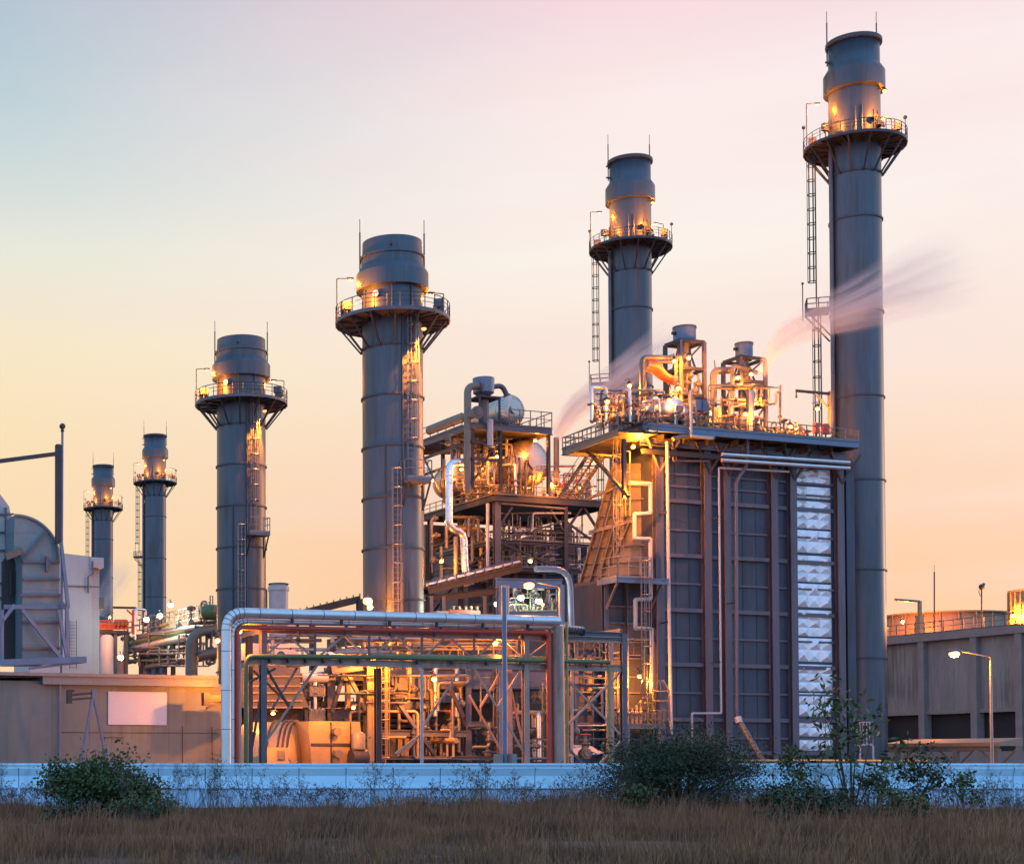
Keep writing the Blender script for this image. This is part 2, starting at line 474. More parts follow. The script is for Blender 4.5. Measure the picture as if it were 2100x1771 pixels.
# ------------------------------------------------------------------ chimney stacks
def P2(a, r, z=0):
    return Vector((math.cos(math.radians(a)) * r, math.sin(math.radians(a)) * r, z))
def stack_lamp(root, pos, watts, lp=None, down=0):
    """small bracket lamp that is part of the stack"""
    mb = MB()
    pos = Vector(pos)
    mb.lathe([(.05, .35), (.10, .3), (.26, .1), (.28, .06)], pos, seg=12)
    f = mb.build('lamp', M['steel'], root); PORG[f.name] = PORG[root.name]
    b = MB(); b.ball(pos + Z * .02, .21, sq=(1, 1, .8)); b.build('bulb', M['bulb'], f)
    glow(root, lp if lp is not None else pos - Z * .25, watts, down=down)
    return f
def arm_lamp(root, base, h, towards, watts):
    base = Vector(base); t = Vector((towards[0], towards[1], 0)).normalized()
    mb = MB(); mb.tube([base, base + Z * h, base + Z * h + t * .9], .045, 6, bend=.1)
    mb.obox(base + Z * (h - .05) + t * 1.1, .55, .22, .12, d=t)
    f = mb.build('lamp_pole', M['steel'], root); PORG[f.name] = PORG[root.name]
    b = MB(); b.ball(base + Z * (h - .12) + t * 1.12, .13, sq=(1.6, 1, .6)); b.build('bulb', M['bulb'], f)
    glow(root, base + Z * (h - .45) + t * 1.12, watts)
def railed_ring(R, r_in, z, zsupp, rs, nb, gap=None):
    deck = MB()
    n = 28
    deck.lathe([(r_in, z), (R, z), (R, z - .28), (R - .12, z - .28), (R - .12, z - .1), (r_in, z - .1), (r_in, z)], seg=n, sm=False)
    for k in range(14):
        deck.bar(P2(k * 360 / 14, r_in, z - .2), P2(k * 360 / 14, R, z - .2), .1, .2)
    brs = []
    for k in range(nb):
        b = MB(); a = k * 360 / nb + 8
        b.bar(P2(a, R - .25, z - .28), P2(a, rs, zsupp), .14)
        b.bar(P2(a, r_in, z - .35), P2(a, R - .1, z - .3), .12, .18)
        brs.append(b)
    rl_ = MB()
    for k in range(n):
        a = k * 360 / n; rl_.bar(P2(a, R - .05, z), P2(a, R - .05, z + 1.15), .06)
    for hh, t in ((1.15, .04), (.8, .025), (.45, .025)):
        rl_.ring((0, 0, z + hh), R - .05, t, seg=42)
    return deck, brs, rl_
def shaft_marks(root, r, zs_, seed):
    for z in zs_:
        b = MB(); b.lathe([(r, z - .14), (r + .13, z - .14), (r + .13, z + .02), (r, z + .02)], seg=48, sm=False)
        b.build('stiffener_ring', M['stackdk'], root)
def tall_stack():
    root = thing('chimney_stack', 'x', 'chimney')
    R = 2.5
    MB().lathe([(R, 0), (R, 71.3)], seg=56).build('shaft', M['stack'], root)
    MB().lathe([(R, 71.0), (2.98, 71.05), (2.98, 72.9), (R + .05, 73.6)], seg=56, sm=False).build('collar', M['stack'], root)
    MB().lathe([(R, 71.3), (R - .02, 76.2), (R - .3, 76.2), (R - .3, 73)], seg=56).build('upper_shell', M['stack'], root)
    MB().lathe([(R + .02, 75.9), (R + .24, 75.95), (R + .24, 76.3), (R - .25, 76.3)], seg=56, sm=False).build('rim', M['stackdk'], root)
    MB().lathe([(0, 73.2), (R - .35, 73.2)], seg=32).build('flue', M['inside'], root)
    shaft_marks(root, R, [12.4, 21.4, 30.6, 39.2, 48.0, 57.6, 62.3], 1)
    d, brs, rl_ = railed_ring(5.0, R, 65.4, 62.1, R + .12, 14)
    pd = d.build('platform', M['steel'], root)
    for b in brs: b.build('bracket', M['steel'], root)
    rl_.build('handrail', M['steel'], root)
    # access hatches and instrument ports on the gas sampling level
    for a, w, h in ((-60, .7, 3.0), (-104, .35, 3.4), (178, .6, 2.8)):
        b = MB()
        for k in (-1, 1):
            p = P2(a + k * 7, R + .04, 65.4); b.bar(p, p + Z * h, .12, .1)
        b.build('stiffener', M['stack'], root)
    for a in (-30, -5, 150, 205):
        b = MB(); p = P2(a, 4.1, 65.4); b.bar(p, p + Z * 1.0, .1); b.obox(p + Z * 1.0, .75, .45, .75, d=P2(a, 1)); b.build('analyser_box', M['beige'], root)
    for a in (178, 186, -55, -48, -72):
        b = MB(); p = P2(a, R, 66.7 + (a % 7) * .15); b.tube([p, p + P2(a, .55)], .16, 8); b.tube([p + P2(a, .45), p + P2(a, .55)], .28, 10); b.build('sampling_port', M['steel'], root)
    # beacons
    for a in (-12, 160, 40):
        b = MB(); p = P2(a, 4.9, 65.4); b.bar(p, p + Z * 2.6, .05); b.ball(p + Z * 2.7, .2, 8, 6); b.build('beacon', M['steel'], root)
    for a in (170, 10):
        b = MB(); p = P2(a, R + .12, 74.0); b.bar(p, p + Z * 4.6, .09); b.bar(p + Z * 4.6, p + Z * 5.8, .045); b.bar(p + Z * .3, P2(a, R - .1, 74.3), .12); b.build('lightning_rod', M['steel'], root)
    for z in (72.0, 73.6, 75):
        b = MB(); b.bar(P2(182, R, z + .6), P2(182, R + .5, z + .6), .16); b.build('lug', M['stackdk'], root)
    # side climbing route
    a = 163
    rl0 = P2(a, R + 1.35)
    ladder(root, rl0, 49.5, 65.4, P2(a, 1), m=M['steel'], w=.6)
    rl1 = P2(a - 6, R + .95)
    ladder(root, rl1, 33.0, 48.4, P2(a, 1), m=M['steel'], w=.6)
    t = Vector((0, 0, 0)); dn = P2(a, 1); sdv = Vector((-dn.y, dn.x, 0))
    b = MB(); c = P2(a, R + 1.25)
    b.obox(c + Z * 48.4, 2.3, 2.2, .14, d=dn)
    b.build('landing', M['steel'], root)
    b = MB()
    q = [c + dn * 1.1 * i + sdv * 1.05 * j + Z * 48.54 for i, j in ((-1, -1), (1, -1), (1, 1), (-1, 1))]
    b.rail(q, 1.2, 1.1, .05); b.build('landing_rail', M['steel'], root)
    for j in (-1, 1):
        b = MB(); b.bar(c + dn * 1.1 + sdv * j + Z * 48.4, P2(a, R) + sdv * j + Z * 45.6, .14); b.build('landing_brace', M['steel'], root)
    b = MB(); b.bar(c + dn * 1.35 - sdv + Z * 48, c + dn * 1.35 - sdv + Z * 51.8, .07); b.ball(c + dn * 1.35 - sdv + Z * 51.9, .14, 8, 6); b.build('beacon', M['steel'], root)
    # cable tray and vent pipe down the side
    b = MB(); b.tube([P2(192, R + .3, 2), P2(192, R + .3, 64.9)], .22, 8); b.build('riser_pipe', M['steelg'], root)
    b = MB(); b.bar(P2(186, R + .1, 2), P2(186, R + .1, 64.9), .3, .12); b.build('cable_tray', M['steel'], root)
    # lamps
    stack_lamp(root, P2(-52, R + .75, 70.2), 900, lp=P2(-64, R + 2.0, 68.0))
    b = MB(); b.bar(P2(-52, R, 70.6), P2(-52, R + .8, 70.6), .06); b.build('lamp_bracket', M['steel'], root)
    arm_lamp(root, P2(178, 4.9, 65.4), 4.6, -P2(178, 1), 420)
    glow(root, P2(-155, R + 1.9, 67.4), 620)
    arm_lamp(root, P2(20, 4.9, 65.4), 3.6, -P2(20, 1), 260)
    glow(root, P2(165, 3.9, 63.2), 60)
    return root
def short_stack():
    root = thing('bypass_stack', 'x', 'chimney')
    R = 2.5
    MB().lathe([(R, 7), (R, 41.2)], seg=56).build('shaft', M['stack'], root)
    MB().lathe([(R, 40.9), (2.98, 40.95), (2.98, 42.3), (R + .1, 42.9)], seg=56, sm=False).build('collar', M['stack'], root)
    MB().lathe([(R + .08, 42.8), (R + .08, 43.6), (R + .2, 43.6), (R + .2, 43.75), (R, 43.75), (R - .04, 45.0), (R - .3, 45.0), (R - .3, 43)], seg=56, sm=False).build('upper_shell', M['stack'], root)
    MB().lathe([(0, 43.2), (R - .35, 43.2)], seg=32).build('flue', M['inside'], root)
    shaft_marks(root, R, [11.0, 15.2, 19.4, 23.6, 27.8, 32.0, 36.1], 1)
    d, brs, rl_ = railed_ring(4.75, R, 38.5, 35.9, R + .12, 14)
    d.build('platform', M['steelg'], root)
    for b in brs: b.build('bracket', M['steel'], root)
    rl_.build('handrail', M['steel'], root)
    for a in (-158, -98, -60):
        b = MB(); p = P2(a, R + .05, 38.5); b.bar(p, p + Z * 2.6, .12, .12); b.build('stiffener', M['stack'], root)
    b = MB(); p = P2(-128, R, 40.2); b.tube([p, p + P2(-128, .22)], .28, 14); b.build('sampling_port', M['silverp'], root)
    for a in (-20, 5, 178, 165, -172):
        b = MB(); p = P2(a, 3.9, 38.5); b.bar(p, p + Z * .8, .1); b.obox(p + Z * .8, .8, .5, .65, d=P2(a, 1)); b.build('analyser_box', M['steelg'], root)
    for a in (182, 4):
        b = MB(); p = P2(a, R + .2, 42.6); b.bar(p, p + Z * 3.3, .09); b.bar(p + Z * 3.3, p + Z * 4.4, .045); b.bar(p + Z * 1.2, P2(a, R - .1, 43.8), .14); b.build('lightning_rod', M['steel'], root)
    for a in (150, -100, 30):
        b = MB(); b.bar(P2(a, R, 44.2), P2(a, R + .35, 44.2), .16); b.build('lug', M['stackdk'], root)
    # upper ladder faces the viewer to the right, lands on a small stage, lower ladder steps left
    a1 = -66
    ladder(root, P2(a1, R + .28), 25.9, 38.9, P2(a1, 1), m=M['galv'], w=.62)
    ladder(root, P2(a1 + 11, R + .4), 33.6, 37.6, P2(a1 + 11, 1), cage=False, m=M['galv'], w=.5, name='ladder_guard')
    a2 = -92
    ladder(root, P2(a2, R + .28), 8.0, 25.6, P2(a2, 1), m=M['galv'], w=.62)
    c = P2(-70, R + .65); dn = P2(-70, 1); sdv = Vector((-dn.y, dn.x, 0))
    b = MB(); b.obox(c + Z * 24.5 + sdv * .45, 1.3, 2.2, .32, d=dn); b.build('landing', M['steelg'], root)
    b = MB(); q = [c + dn * .62 * i + sdv * (.45 + 1.08 * j) + Z * 24.8 for i, j in ((-1, -1), (1, -1), (1, 1), (-1, 1))]
    b.rail(q, 1.5, .8, .04); b.build('landing_rail', M['galv'], root)
    for j in (-.5, 1.4):
        b = MB(); b.bar(c + dn * .6 + sdv * j + Z * 24.5, P2(-70, R) + sdv * j + Z * 22.4, .12); b.bar(P2(-70, R) + sdv * j + Z * 22.4, P2(-70, R - .1) + sdv * j + Z * 24.5, .12); b.build('landing_brace', M['steel'], root)
    # slim conduit and cable riser
    b = MB(); b.tube([P2(-112, R + .1, 8), P2(-112, R + .1, 27.6)], .07, 6); b.build('conduit', M['stackdk'], root)
    b = MB(); b.bar(P2(-80, R + .06, 8), P2(-80, R + .06, 38.3), .25, .1); b.build('cable_tray', M['stack'], root)
    b = MB(); p0 = P2(-44, 3.15, 38.2); b.bar(p0, p0 - Z * .7, .05); b.build('lamp_bracket', M['steel'], root)
    stack_lamp(root, P2(-44, 3.15, 37.25), 1, down=0)
    glow(root, P2(-57, 4.2, 37.0), 11000, down=58, aim=P2(-62, 2.5, 31.5) - P2(-57, 4.2, 37.0))
    arm_lamp(root, P2(178, 4.6, 38.5), 3.6, -P2(178, 1), 160)
    arm_lamp(root, P2(14, 4.6, 38.5), 2.6, -P2(14, 1), 160)
    glow(root, P2(-150, R + 1.7, 40.0), 800)
    return root
def place(root, px, D):
    p = W(px, HORIZON, D)
    root.location = (p.x, p.y, 0)
    return root
t1 = tall_stack(); s1 = short_stack()
GT_, GS_ = 'tall flue stacks of the boilers', 'short bypass stacks of the gas turbines'
place(copy_tree(t1), 1301, 198); place(copy_tree(t1), 318, 367); place(copy_tree(t1), 211, 405)
place(copy_tree(s1), 495.5, 164)
place(t1, 1767, 165); place(s1, 808, 133)
labs = ['tallest blue-grey flue stack, rising right of the ribbed boiler and crossed by steam',
        'tall blue-grey flue stack rising behind the left half of the boiler top deck',
        'small distant flue stack just left of the nearer short stack, taller of the far pair',
        'smallest and farthest flue stack, beside the pale building at the far left']
for o, l in zip([x for x in ALL() if x.name.startswith('chimney_stack')], labs): tag(o, l, 'chimney', GT_)
labs = ['thick short stack with orange-lit ladder, nearest the drum platform tower', 'short blue-grey stack with orange-lit ladder behind the left end of the pipe rack']
for o, l in zip([x for x in ALL() if x.name.startswith('bypass_stack')], labs): tag(o, l, 'chimney', GS_)
PORG['chimney_stack'] = Vector(t1.location); PORG['bypass_stack'] = Vector(s1.location)
SNEAR = Vector(s1.location); TNEAR = Vector(t1.location)
# ------------------------------------------------------------------ near boiler (heat recovery boiler)
F1 = Plane(W(1352, HORIZON, 150.6))
def zf(px, py, P=F1): return P.at(px, py).z
boil = thing('heat_recovery_boiler', 'huge slate-grey ribbed boiler casing with steel columns, left of the tallest stack', 'boiler',
             F1.at(1352, 1558) * 1 + Vector((0, 0, -2)))
# casing body: 22 m long, 12 m deep
body = MB()
a = F1.at(1352, 1558); b = F1.at(1722, 1558)
mid = (a + b) / 2; zt = zf(1360, 925)
body.obox((mid.x - F1.n.x * 3.6, mid.y - F1.n.y * 3.6, 0), (b - a).length, 6.2, zt)
body.build('casing', M['facade'], boil)
# columns
cols = [(1345, 1361), (1445, 1459), (1486, 1499), (1583, 1596), (1622, 1635), (1719, 1732)]
ztop = zf(1400, 905)
for x0, x1 in cols:
    c = F1.at((x0 + x1) / 2, 1500, -.2); w_ = (F1.at(x1, 1500) - F1.at(x0, 1500)).length
    m_ = MB()
    m_.ibeam((c.x, c.y, 0), (c.x, c.y, ztop), w_, .6, up=F1.n, t=.1)
    m_.bar((c.x, c.y, 0), (c.x, c.y, .5), w_ + .4, .9, up=F1.n)
    m_.build('column', M['facadecol'], boil)
# girts: deep shelves alternate with thin stiffeners
heavy = [1022, 1134, 1246, 1358, 1471, 1540]; thin = [968, 993, 1083, 1193, 1305, 1418, 1511]
bays = [(1361, 1445), (1459, 1486), (1499, 1583), (1596, 1622), (1635, 1719)]
for x0, x1 in bays:
    wide = x1 - x0 > 50
    for k, ys in ((1, heavy), (0, thin)):
        for y in ys:
            z = zf(1380, y)
            p = F1.at(x0, 1500); q = F1.at(x1, 1500); p.z = q.z = z
            m_ = MB()
            dep = (.36 if wide and x0 != 1635 else .22) if k else .14
            off = -.48 + dep / 2
            h_ = .34 if k else .16
            m_.bar(p + F1.n * off, q + F1.n * off, dep, .07)
            m_.bar(p + F1.n * (off + dep / 2) - Z * h_ / 2, q + F1.n * (off + dep / 2) - Z * h_ / 2, .06, h_)
            m_.build('girt', M['facadecol'], boil)
    # vertical plate seams inside a bay
    if wide and x0 != 1635:
        for f in (.33, .66):
            px = x0 + (x1 - x0) * f
            p = F1.at(px, 1500, -.47); m_ = MB(); m_.bar((p.x, p.y, 1), (p.x, p.y, zt - .3), .03, .05); m_.build('seam_stiffener', M['facade'], boil)
# quilted foil lagging in the last bay: rows of pyramids
qs = [972, 1009, 1026, 1083 - 3, 1087, 1134 - 4, 1139, 1190, 1197, 1243, 1250, 1302, 1309, 1355, 1362, 1415, 1422, 1468, 1474, 1508, 1515, 1537]
qs = [(958, 991), (995, 1019), (1025, 1081), (1085, 1131), (1137, 1191), (1195, 1243), (1249, 1303), (1307, 1355), (1361, 1416), (1420, 1468), (1474, 1509), (1513, 1538)]
r2 = random.Random(3)
for y0, y1 in qs:
    za, zb = zf(1650, y0), zf(1650, y1)
    nx, nz_ = 3, max(1, round((za - zb) / .95))
    p0 = F1.at(1636, 1500, -.44); p1 = F1.at(1708, 1500, -.44)
    m_ = MB(); vs = []; fs = []
    for i in range(nx):
        for j in range(nz_):
            s0, s1 = i / nx, (i + 1) / nx
            zz0, zz1 = zb + (za - zb) * j / nz_, zb + (za - zb) * (j + 1) / nz_
            A, B = p0.lerp(p1, s0), p0.lerp(p1, s1)
            k = len(vs)
            C = (A + B) / 2 + F1.n * (.10 if (i + j) % 2 else .26) + F1.n * r2.uniform(-.03, .05)
            vs += [Vector((A.x, A.y, zz0)), Vector((B.x, B.y, zz0)), Vector((B.x, B.y, zz1)), Vector((A.x, A.y, zz1)), Vector((C.x + r2.uniform(-.1, .1), C.y, (zz0 + zz1) / 2 + r2.uniform(-.1, .1)))]
            fs += [(k, k + 1, k + 4), (k + 1, k + 2, k + 4), (k + 2, k + 3, k + 4), (k + 3, k, k + 4)]
    m_.add(vs, fs)
    m_.build('lagging_panel', M['quilt'], boil)
# closing wall past the last bay, towards the stack
m_ = MB(); c = F1.at(1727, 1558, -1.6); m_.obox((c.x, c.y, 0), 1.0, 3, zt - .4); m_.build('side_duct', M['facade'], boil)
# inlet end: sloping ribbed transition duct on the left
QL = Plane(W(1345, HORIZON, 152.2), (W(1190, HORIZON, 156.5) - W(1345, HORIZON, 152.2)))
def poly_slab(mb, P, pts, t):
    f = [P.at(x, y) for x, y in pts]; g = [p - P.n * t for p in f]; n = len(f)
    return mb.add(f + g, [tuple(range(n)), tuple(range(n, 2 * n))[::-1]] + [(i, i + n, (i + 1) % n + n, (i + 1) % n) for i in range(n)])
m_ = MB(); poly_slab(m_, QL, [(1192, 1196), (1262, 950), (1348, 950), (1348, 1196)], 2.6); m_.build('transition_duct', M['ductcol'], boil)
m_ = MB(); poly_slab(m_, QL, [(1170, 1292), (1192, 1200), (1242, 1200), (1216, 1292)], 2.4); m_.build('transition_duct', M['facadecol'], boil)
for (xa, ya), (xb, yb) in [((1190, 1196), (1259, 950)), ((1210, 1196), (1268, 985)), ((1228, 1193), (1281, 1000)), ((1246, 1160), (1288, 1035)), ((1264, 1140), (1296, 1060))]:
    m_ = MB(); p, q = QL.at(xa, ya, .25), QL.at(xb, yb, .25); m_.bar(p, q, .10, .6, up=QL.n); m_.build('rib', M['ductcol'], boil)
for (xa, ya), (xb, yb) in [((1173, 1290), (1190, 1200)), ((1190, 1292), (1207, 1200)), ((1200, 1292), (1222, 1200)), ((1216, 1292), (1240, 1200))]:
    m_ = MB(); m_.bar(QL.at(xa, ya, .2), QL.at(xb, yb, .2), .10, .5, up=QL.n); m_.build('rib', M['facadecol'], boil)
for (xa, ya), (xb, yb) in [((1252, 985), (1340, 985)), ((1240, 1025), (1340, 1022)), ((1230, 1058), (1340, 1054)), ((1214, 1122), (1340, 1116)), ((1204, 1155), (1340, 1150)), ((1196, 1180), (1340, 1176))]:
    m_ = MB(); m_.bar(QL.at(xa, ya, .12), QL.at(xb, yb, .12), .24, .12); m_.build('cross_rib', M['steelg'], boil)
m_ = MB(); m_.bar(QL.at(1208, 1092, .4), QL.at(1300, 1066, .4), .2, .35); m_.build('stiffener_beam', M['beige'], boil)
m_ = MB(); m_.bar(QL.at(1178, 1202, .5), QL.at(1270, 1190, .5), .3, .5); m_.build('stiffener_beam', M['steel'], boil)
m_ = MB(); p = QL.at(1205, 1022, .3); q = QL.at(1290, 990, .3); m_.tube([p, q, QL.at(1333, 992, .3)], .16, 8, bend=.4); m_.build('vent_pipe', M['beige'], boil)
# lower casing under the transition
LP = Plane(F1.P0 - F1.n * 1.4)
m_ = MB(); m_.slab(LP, 1238, 1193, 1346, 1566, 6); m_.build('lower_casing', M['facade'], boil)
m_ = MB(); m_.slab(LP, 1150, 1292, 1238, 1566, 5, off=-.5); m_.build('lower_casing', M['facade'], boil)
for x in (1243, 1286, 1180):
    m_ = MB(); c = LP.at(x, 1500, .2); zz = LP.at(x, 1195 if x > 1200 else 1295).z; m_.ibeam((c.x, c.y, 0), (c.x, c.y, zz), .45 if x != 1286 else .12, .5, up=F1.n, t=.08); m_.build('column', M['facadecol'], boil)
for y in (1242, 1276, 1312, 1346, 1384, 1418, 1450, 1482, 1516):
    m_ = MB(); p = LP.at(1160 if y > 1300 else 1240, y, .1); q = LP.at(1345, y, .1); q.z = p.z; m_.bar(p, q, .25, .14); m_.build('girt', M['facadecol'], boil)

# ---- top deck
ZD = zf(1400, 877, Plane(F1.P0 + F1.n * 1.8))
corner = WZ(1318, 868, ZD); right = WZ(1738, 911, ZD); right = corner + U * (right - corner).dot(U)
back = corner + V * 13.0
deck = thing('boiler_top_deck', 'railed steel deck crowded with pipes on top of the ribbed boiler', 'platform', corner * 1)
quad = [corner, right, right + V * 11, back]
m_ = MB(); q0 = [p - Z * .1 for p in quad]; m_.hexa([p - Z * .12 for p in q0] + q0); m_.build('floor_plate', M['steel'], deck)
for p, q in zip(quad, quad[1:] + quad[:1]):
    m_ = MB(); m_.ibeam(p - Z * .32, q - Z * .32, .3, .62, t=.07); m_.build('edge_beam', M['bluest'] if p is corner else M['steelg'], deck)
for i in range(1, 9):
    p = corner.lerp(right, i / 9); m_ = MB(); m_.ibeam(p - Z * .95 + V * .5, p + V * 11 - Z * .95, .3, .6); m_.build('cross_beam', M['steel'], deck)
m_ = MB(); m_.ibeam(corner - Z * 1.2 + V * 1.8 + U * 1, right - Z * 1.2 + V * 1.8, .35, .75); m_.build('main_girder', M['steelg'], deck)
m_ = MB(); m_.ibeam(corner - Z * 2.2 + V * 1.6 + U * 1, right - Z * 2.2 + V * 1.6, .3, .45); m_.build('main_girder', M['steel'], deck)
for x0, x1 in cols:
    c = F1.at((x0 + x1) / 2, 950); c = Vector((c.x, c.y, 0))
    for sgn in (-1, 1):
        m_ = MB(); m_.bar(c + Z * (ZD - 3.8), c + U * sgn * 1.8 + Z * (ZD - .9) + F1.n * .6, .22); m_.build('knee_brace', M['beige'] if x0 < 1400 else M['steel'], deck)
# handrails in sections so gaps show
for i in range(8):
    p = corner.lerp(right, i / 8); q = corner.lerp(right, (i + 1) / 8); m_ = MB(); m_.rail([p, q], 1.15, 1.3, .045); m_.build('handrail', M['beige'], deck)
m_ = MB(); m_.rail([corner, corner + V * 6, back], 1.15, 1.5, .045); m_.build('handrail', M['steelg'], deck)
m_ = MB(); m_.rail([back, back + U * 6], 1.15, 1.5, .04); m_.build('handrail', M['steelg'], deck)
m_ = MB(); m_.rail([right, right + V * 8], 1.15, 1.5, .04); m_.build('handrail', M['steel'], deck)
# left extension deck with stair
e0 = WZ(1160, 923, ZD - 1.2); e1 = WZ(1268, 882, ZD - 1.2)
ext = thing('stair_landing_deck', 'cantilevered railed steel deck with a flight of open steps below, above the drum tower side', 'platform', e0 * 1)
dv = (e1 - e0).normalized(); pv = Vector((-dv.y, dv.x, 0)); pv = pv if pv.y > 0 else -pv
L_ = (e1 - e0).length
m_ = MB(); m_.hexa([e0 - Z * .15, e1 - Z * .15, e1 + pv * 4 - Z * .15, e0 + pv * 4 - Z * .15, e0, e1, e1 + pv * 4, e0 + pv * 4]); m_.build('floor_plate', M['steel'], ext)
for p, q in ((e0, e1), (e0, e0 + pv * 4)):
    m_ = MB(); m_.ibeam(p - Z * .25, q - Z * .25, .2, .5); m_.build('edge_beam', M['beige'], ext)
for p, q in ((e0, e1), (e0, e0 + pv * 4), (e0 + pv * 4, e1 + pv * 4)):
    m_ = MB(); m_.rail([p, q], 1.3, 1.6, .05); m_.build('handrail', M['steelg'], ext)
for f in (.92,):
    p = e0 + dv * L_ * f; m_ = MB(); m_.ibeam(p + pv * 1 - Z * .6, p + pv * 1 - Z * 6, .3, .3, t=.05); m_.build('post', M['steel'], ext)
m_ = MB(); m_.bar(e0 + dv * 2.5 - Z * .5 + pv, e0 + dv * L_ - Z * 6 + pv, .28); m_.build('brace', M['steel'], ext)
m_ = MB(); m_.bar(e0 + dv * L_ * .45 - Z * 1.2 + pv * .9, e0 + dv * L_ * .45 - Z * 1.2 + pv * .9 + U * 3 + Z * 0, .2); m_.build('brace', M['steel'], ext)
sp0, sp1 = W(1203, 937, e0.y + 1.0), W(1146, 1022, e0.y + 1.5)
stw = W(1238, 1022, e0.y + .5) - W(1203, 1022, e0.y + .5)
for k in (0, 1):
    m_ = MB(); m_.bar(sp0 + stw * k, sp1 + stw * k, .12, .36); m_.build('stringer', M['steel'], ext)
    m_ = MB(); m_.bar(sp0 + stw * k + Z * 1.1, sp1 + stw * k + Z * 1.1, .06); m_.bar(sp0.lerp(sp1, .5) + stw * k, sp0.lerp(sp1, .5) + stw * k + Z * 1.1, .06); m_.build('stair_rail', M['steel'], ext)
m_ = MB(); m_.bar(sp0 + stw * .5, sp1 + stw * .5, .08, .2); m_.build('stringer', M['steel'], ext)
for i in range(12):
    p = sp0.lerp(sp1, (i + .5) / 12); m_ = MB(); m_.bar(p, p + stw, .3, .06); m_.build('tread', M['beige'], ext)

# ---- ladder tower in front of the transition duct
lt = thing('caged_ladder', 'long caged ladder lit bright orange, climbing from mid stage to the boiler top deck', 'ladder', W(1262, 1190, 148.6), 'caged ladders on the boiler')
q = W(1262, 1000, 148.6)
ladder(lt, (q.x, q.y), zat(1190, 148.6), zat(830, 148.6), F1.n, w=.55, m=M['beige'])
m_ = MB(); p = W(1283, 1058, 148.6)
for s_ in (0, .42):
    m_.bar((p.x + s_, p.y, zat(1058, 148.6)), (p.x + s_, p.y, zat(925, 148.6)), .07)
for yy in (925, 968, 1008): m_.bar((p.x, p.y, zat(yy, 148.6)), (p.x + .42, p.y, zat(yy, 148.6)), .07)
m_.build('exit_guard', M['lime'], lt)
l2 = thing('caged_ladder', 'long caged ladder below the mid stage, ending beside the lamp-lit cage', 'ladder', W(1320, 1440, 147.8), 'caged ladders on the boiler')
q = W(1321, 1300, 147.8)
ladder(l2, (q.x, q.y), zat(1480, 147.8), zat(1150, 147.8), F1.n, w=.6, m=M['galv'])
# mid stage
MPn = Plane(F1.P0 + F1.n * 1.6)
ms = thing('mid_stage', 'small blue-edged railed stage halfway up the boiler inlet duct', 'platform', MPn.at(1270, 1195))
m_ = MB(); m_.slab(MPn, 1266, 1184, 1371, 1187, 3); m_.build('floor_plate', M['steel'], ms)
m_ = MB(); a_, b_ = MPn.at(1266, 1188), MPn.at(1371, 1188); b_.z = a_.z; m_.ibeam(a_, b_, .25, .5); m_.build('edge_beam', M['bluest'], ms)
m_ = MB(); m_.bar(a_, a_ - F1.n * 3 + Z * 0, .25, .5); m_.build('edge_beam', M['bluest'], ms)
m_ = MB(); c_ = MPn.at(1336, 1185); c_.z = a_.z + .25; m_.rail([a_ + Z * .25 - F1.n * 2.5, a_ + Z * .25, c_], 1.9, 1.1, .045); m_.build('handrail', M['galv'], ms)
for x in (1268, 1360):
    m_ = MB(); p = MPn.at(x, 1190); m_.bar(p, p - F1.n * 1.9 - Z * 2.4, .18); m_.build('brace', M['steelg'], ms)
# low service cage with lamp
LPn = Plane(F1.P0 + F1.n * 1.9)
lc = thing('service_stage', 'low railed stage glowing yellow under its lamp, at the foot of the caged ladder', 'platform', LPn.at(1300, 1490))
a_, b_ = LPn.at(1284, 1487), LPn.at(1358, 1487); b_.z = a_.z
m_ = MB(); m_.hexa([a_ - Z * .3, b_ - Z * .3, b_ - F1.n * 3 - Z * .3, a_ - F1.n * 3 - Z * .3, a_, b_, b_ - F1.n * 3, a_ - F1.n * 3]); m_.build('floor_plate', M['beige'], lc)
for i, (p, q) in enumerate(((a_, b_), (a_, a_ - F1.n * 3), (b_, b_ - F1.n * 3))):
    m_ = MB(); m_.rail([p, q], 1.2 if i else 1.2, .5, .035); m_.build('handrail', M['beige'], lc)
for p in (a_ + U * .2, b_ - U * .4):
    m_ = MB(); m_.bar((p.x, p.y, 0), p, .25); m_.build('post', M['beige'], lc)
for k in range(6):
    m_ = MB(); p = a_ + U * (.3 + k * .5) - F1.n * 1.6; m_.tube([p, p + Z * (1.6 + .4 * (k % 3))], .12, 8); m_.ball(p + Z * 1.2, .24, 8, 6); m_.build('valve_riser', M['beige'], lc)
m_ = MB()
for k in range(7):
    q0_ = LPn.at(1338, 1400, .4); ang = k / 6 * math.pi
    c_ = Vector((q0_.x, q0_.y, 0)) + U * .8
    m_.tube([c_ + U * math.cos(ang) * .9 + F1.n * math.sin(ang) * .9 + Z * zz for zz in (a_.z + .1, a_.z + 3.3)] + [c_ + U * math.cos(ang) * .3 + F1.n * .2 + Z * (a_.z + 4.2)], .03, 4, bend=.5)
for zz in (.5, 1.4, 2.3, 3.2):
    m_.ring((c_.x, c_.y, a_.z + zz), .92, .03, 16)
m_.build('cage', M['beige'], lc)

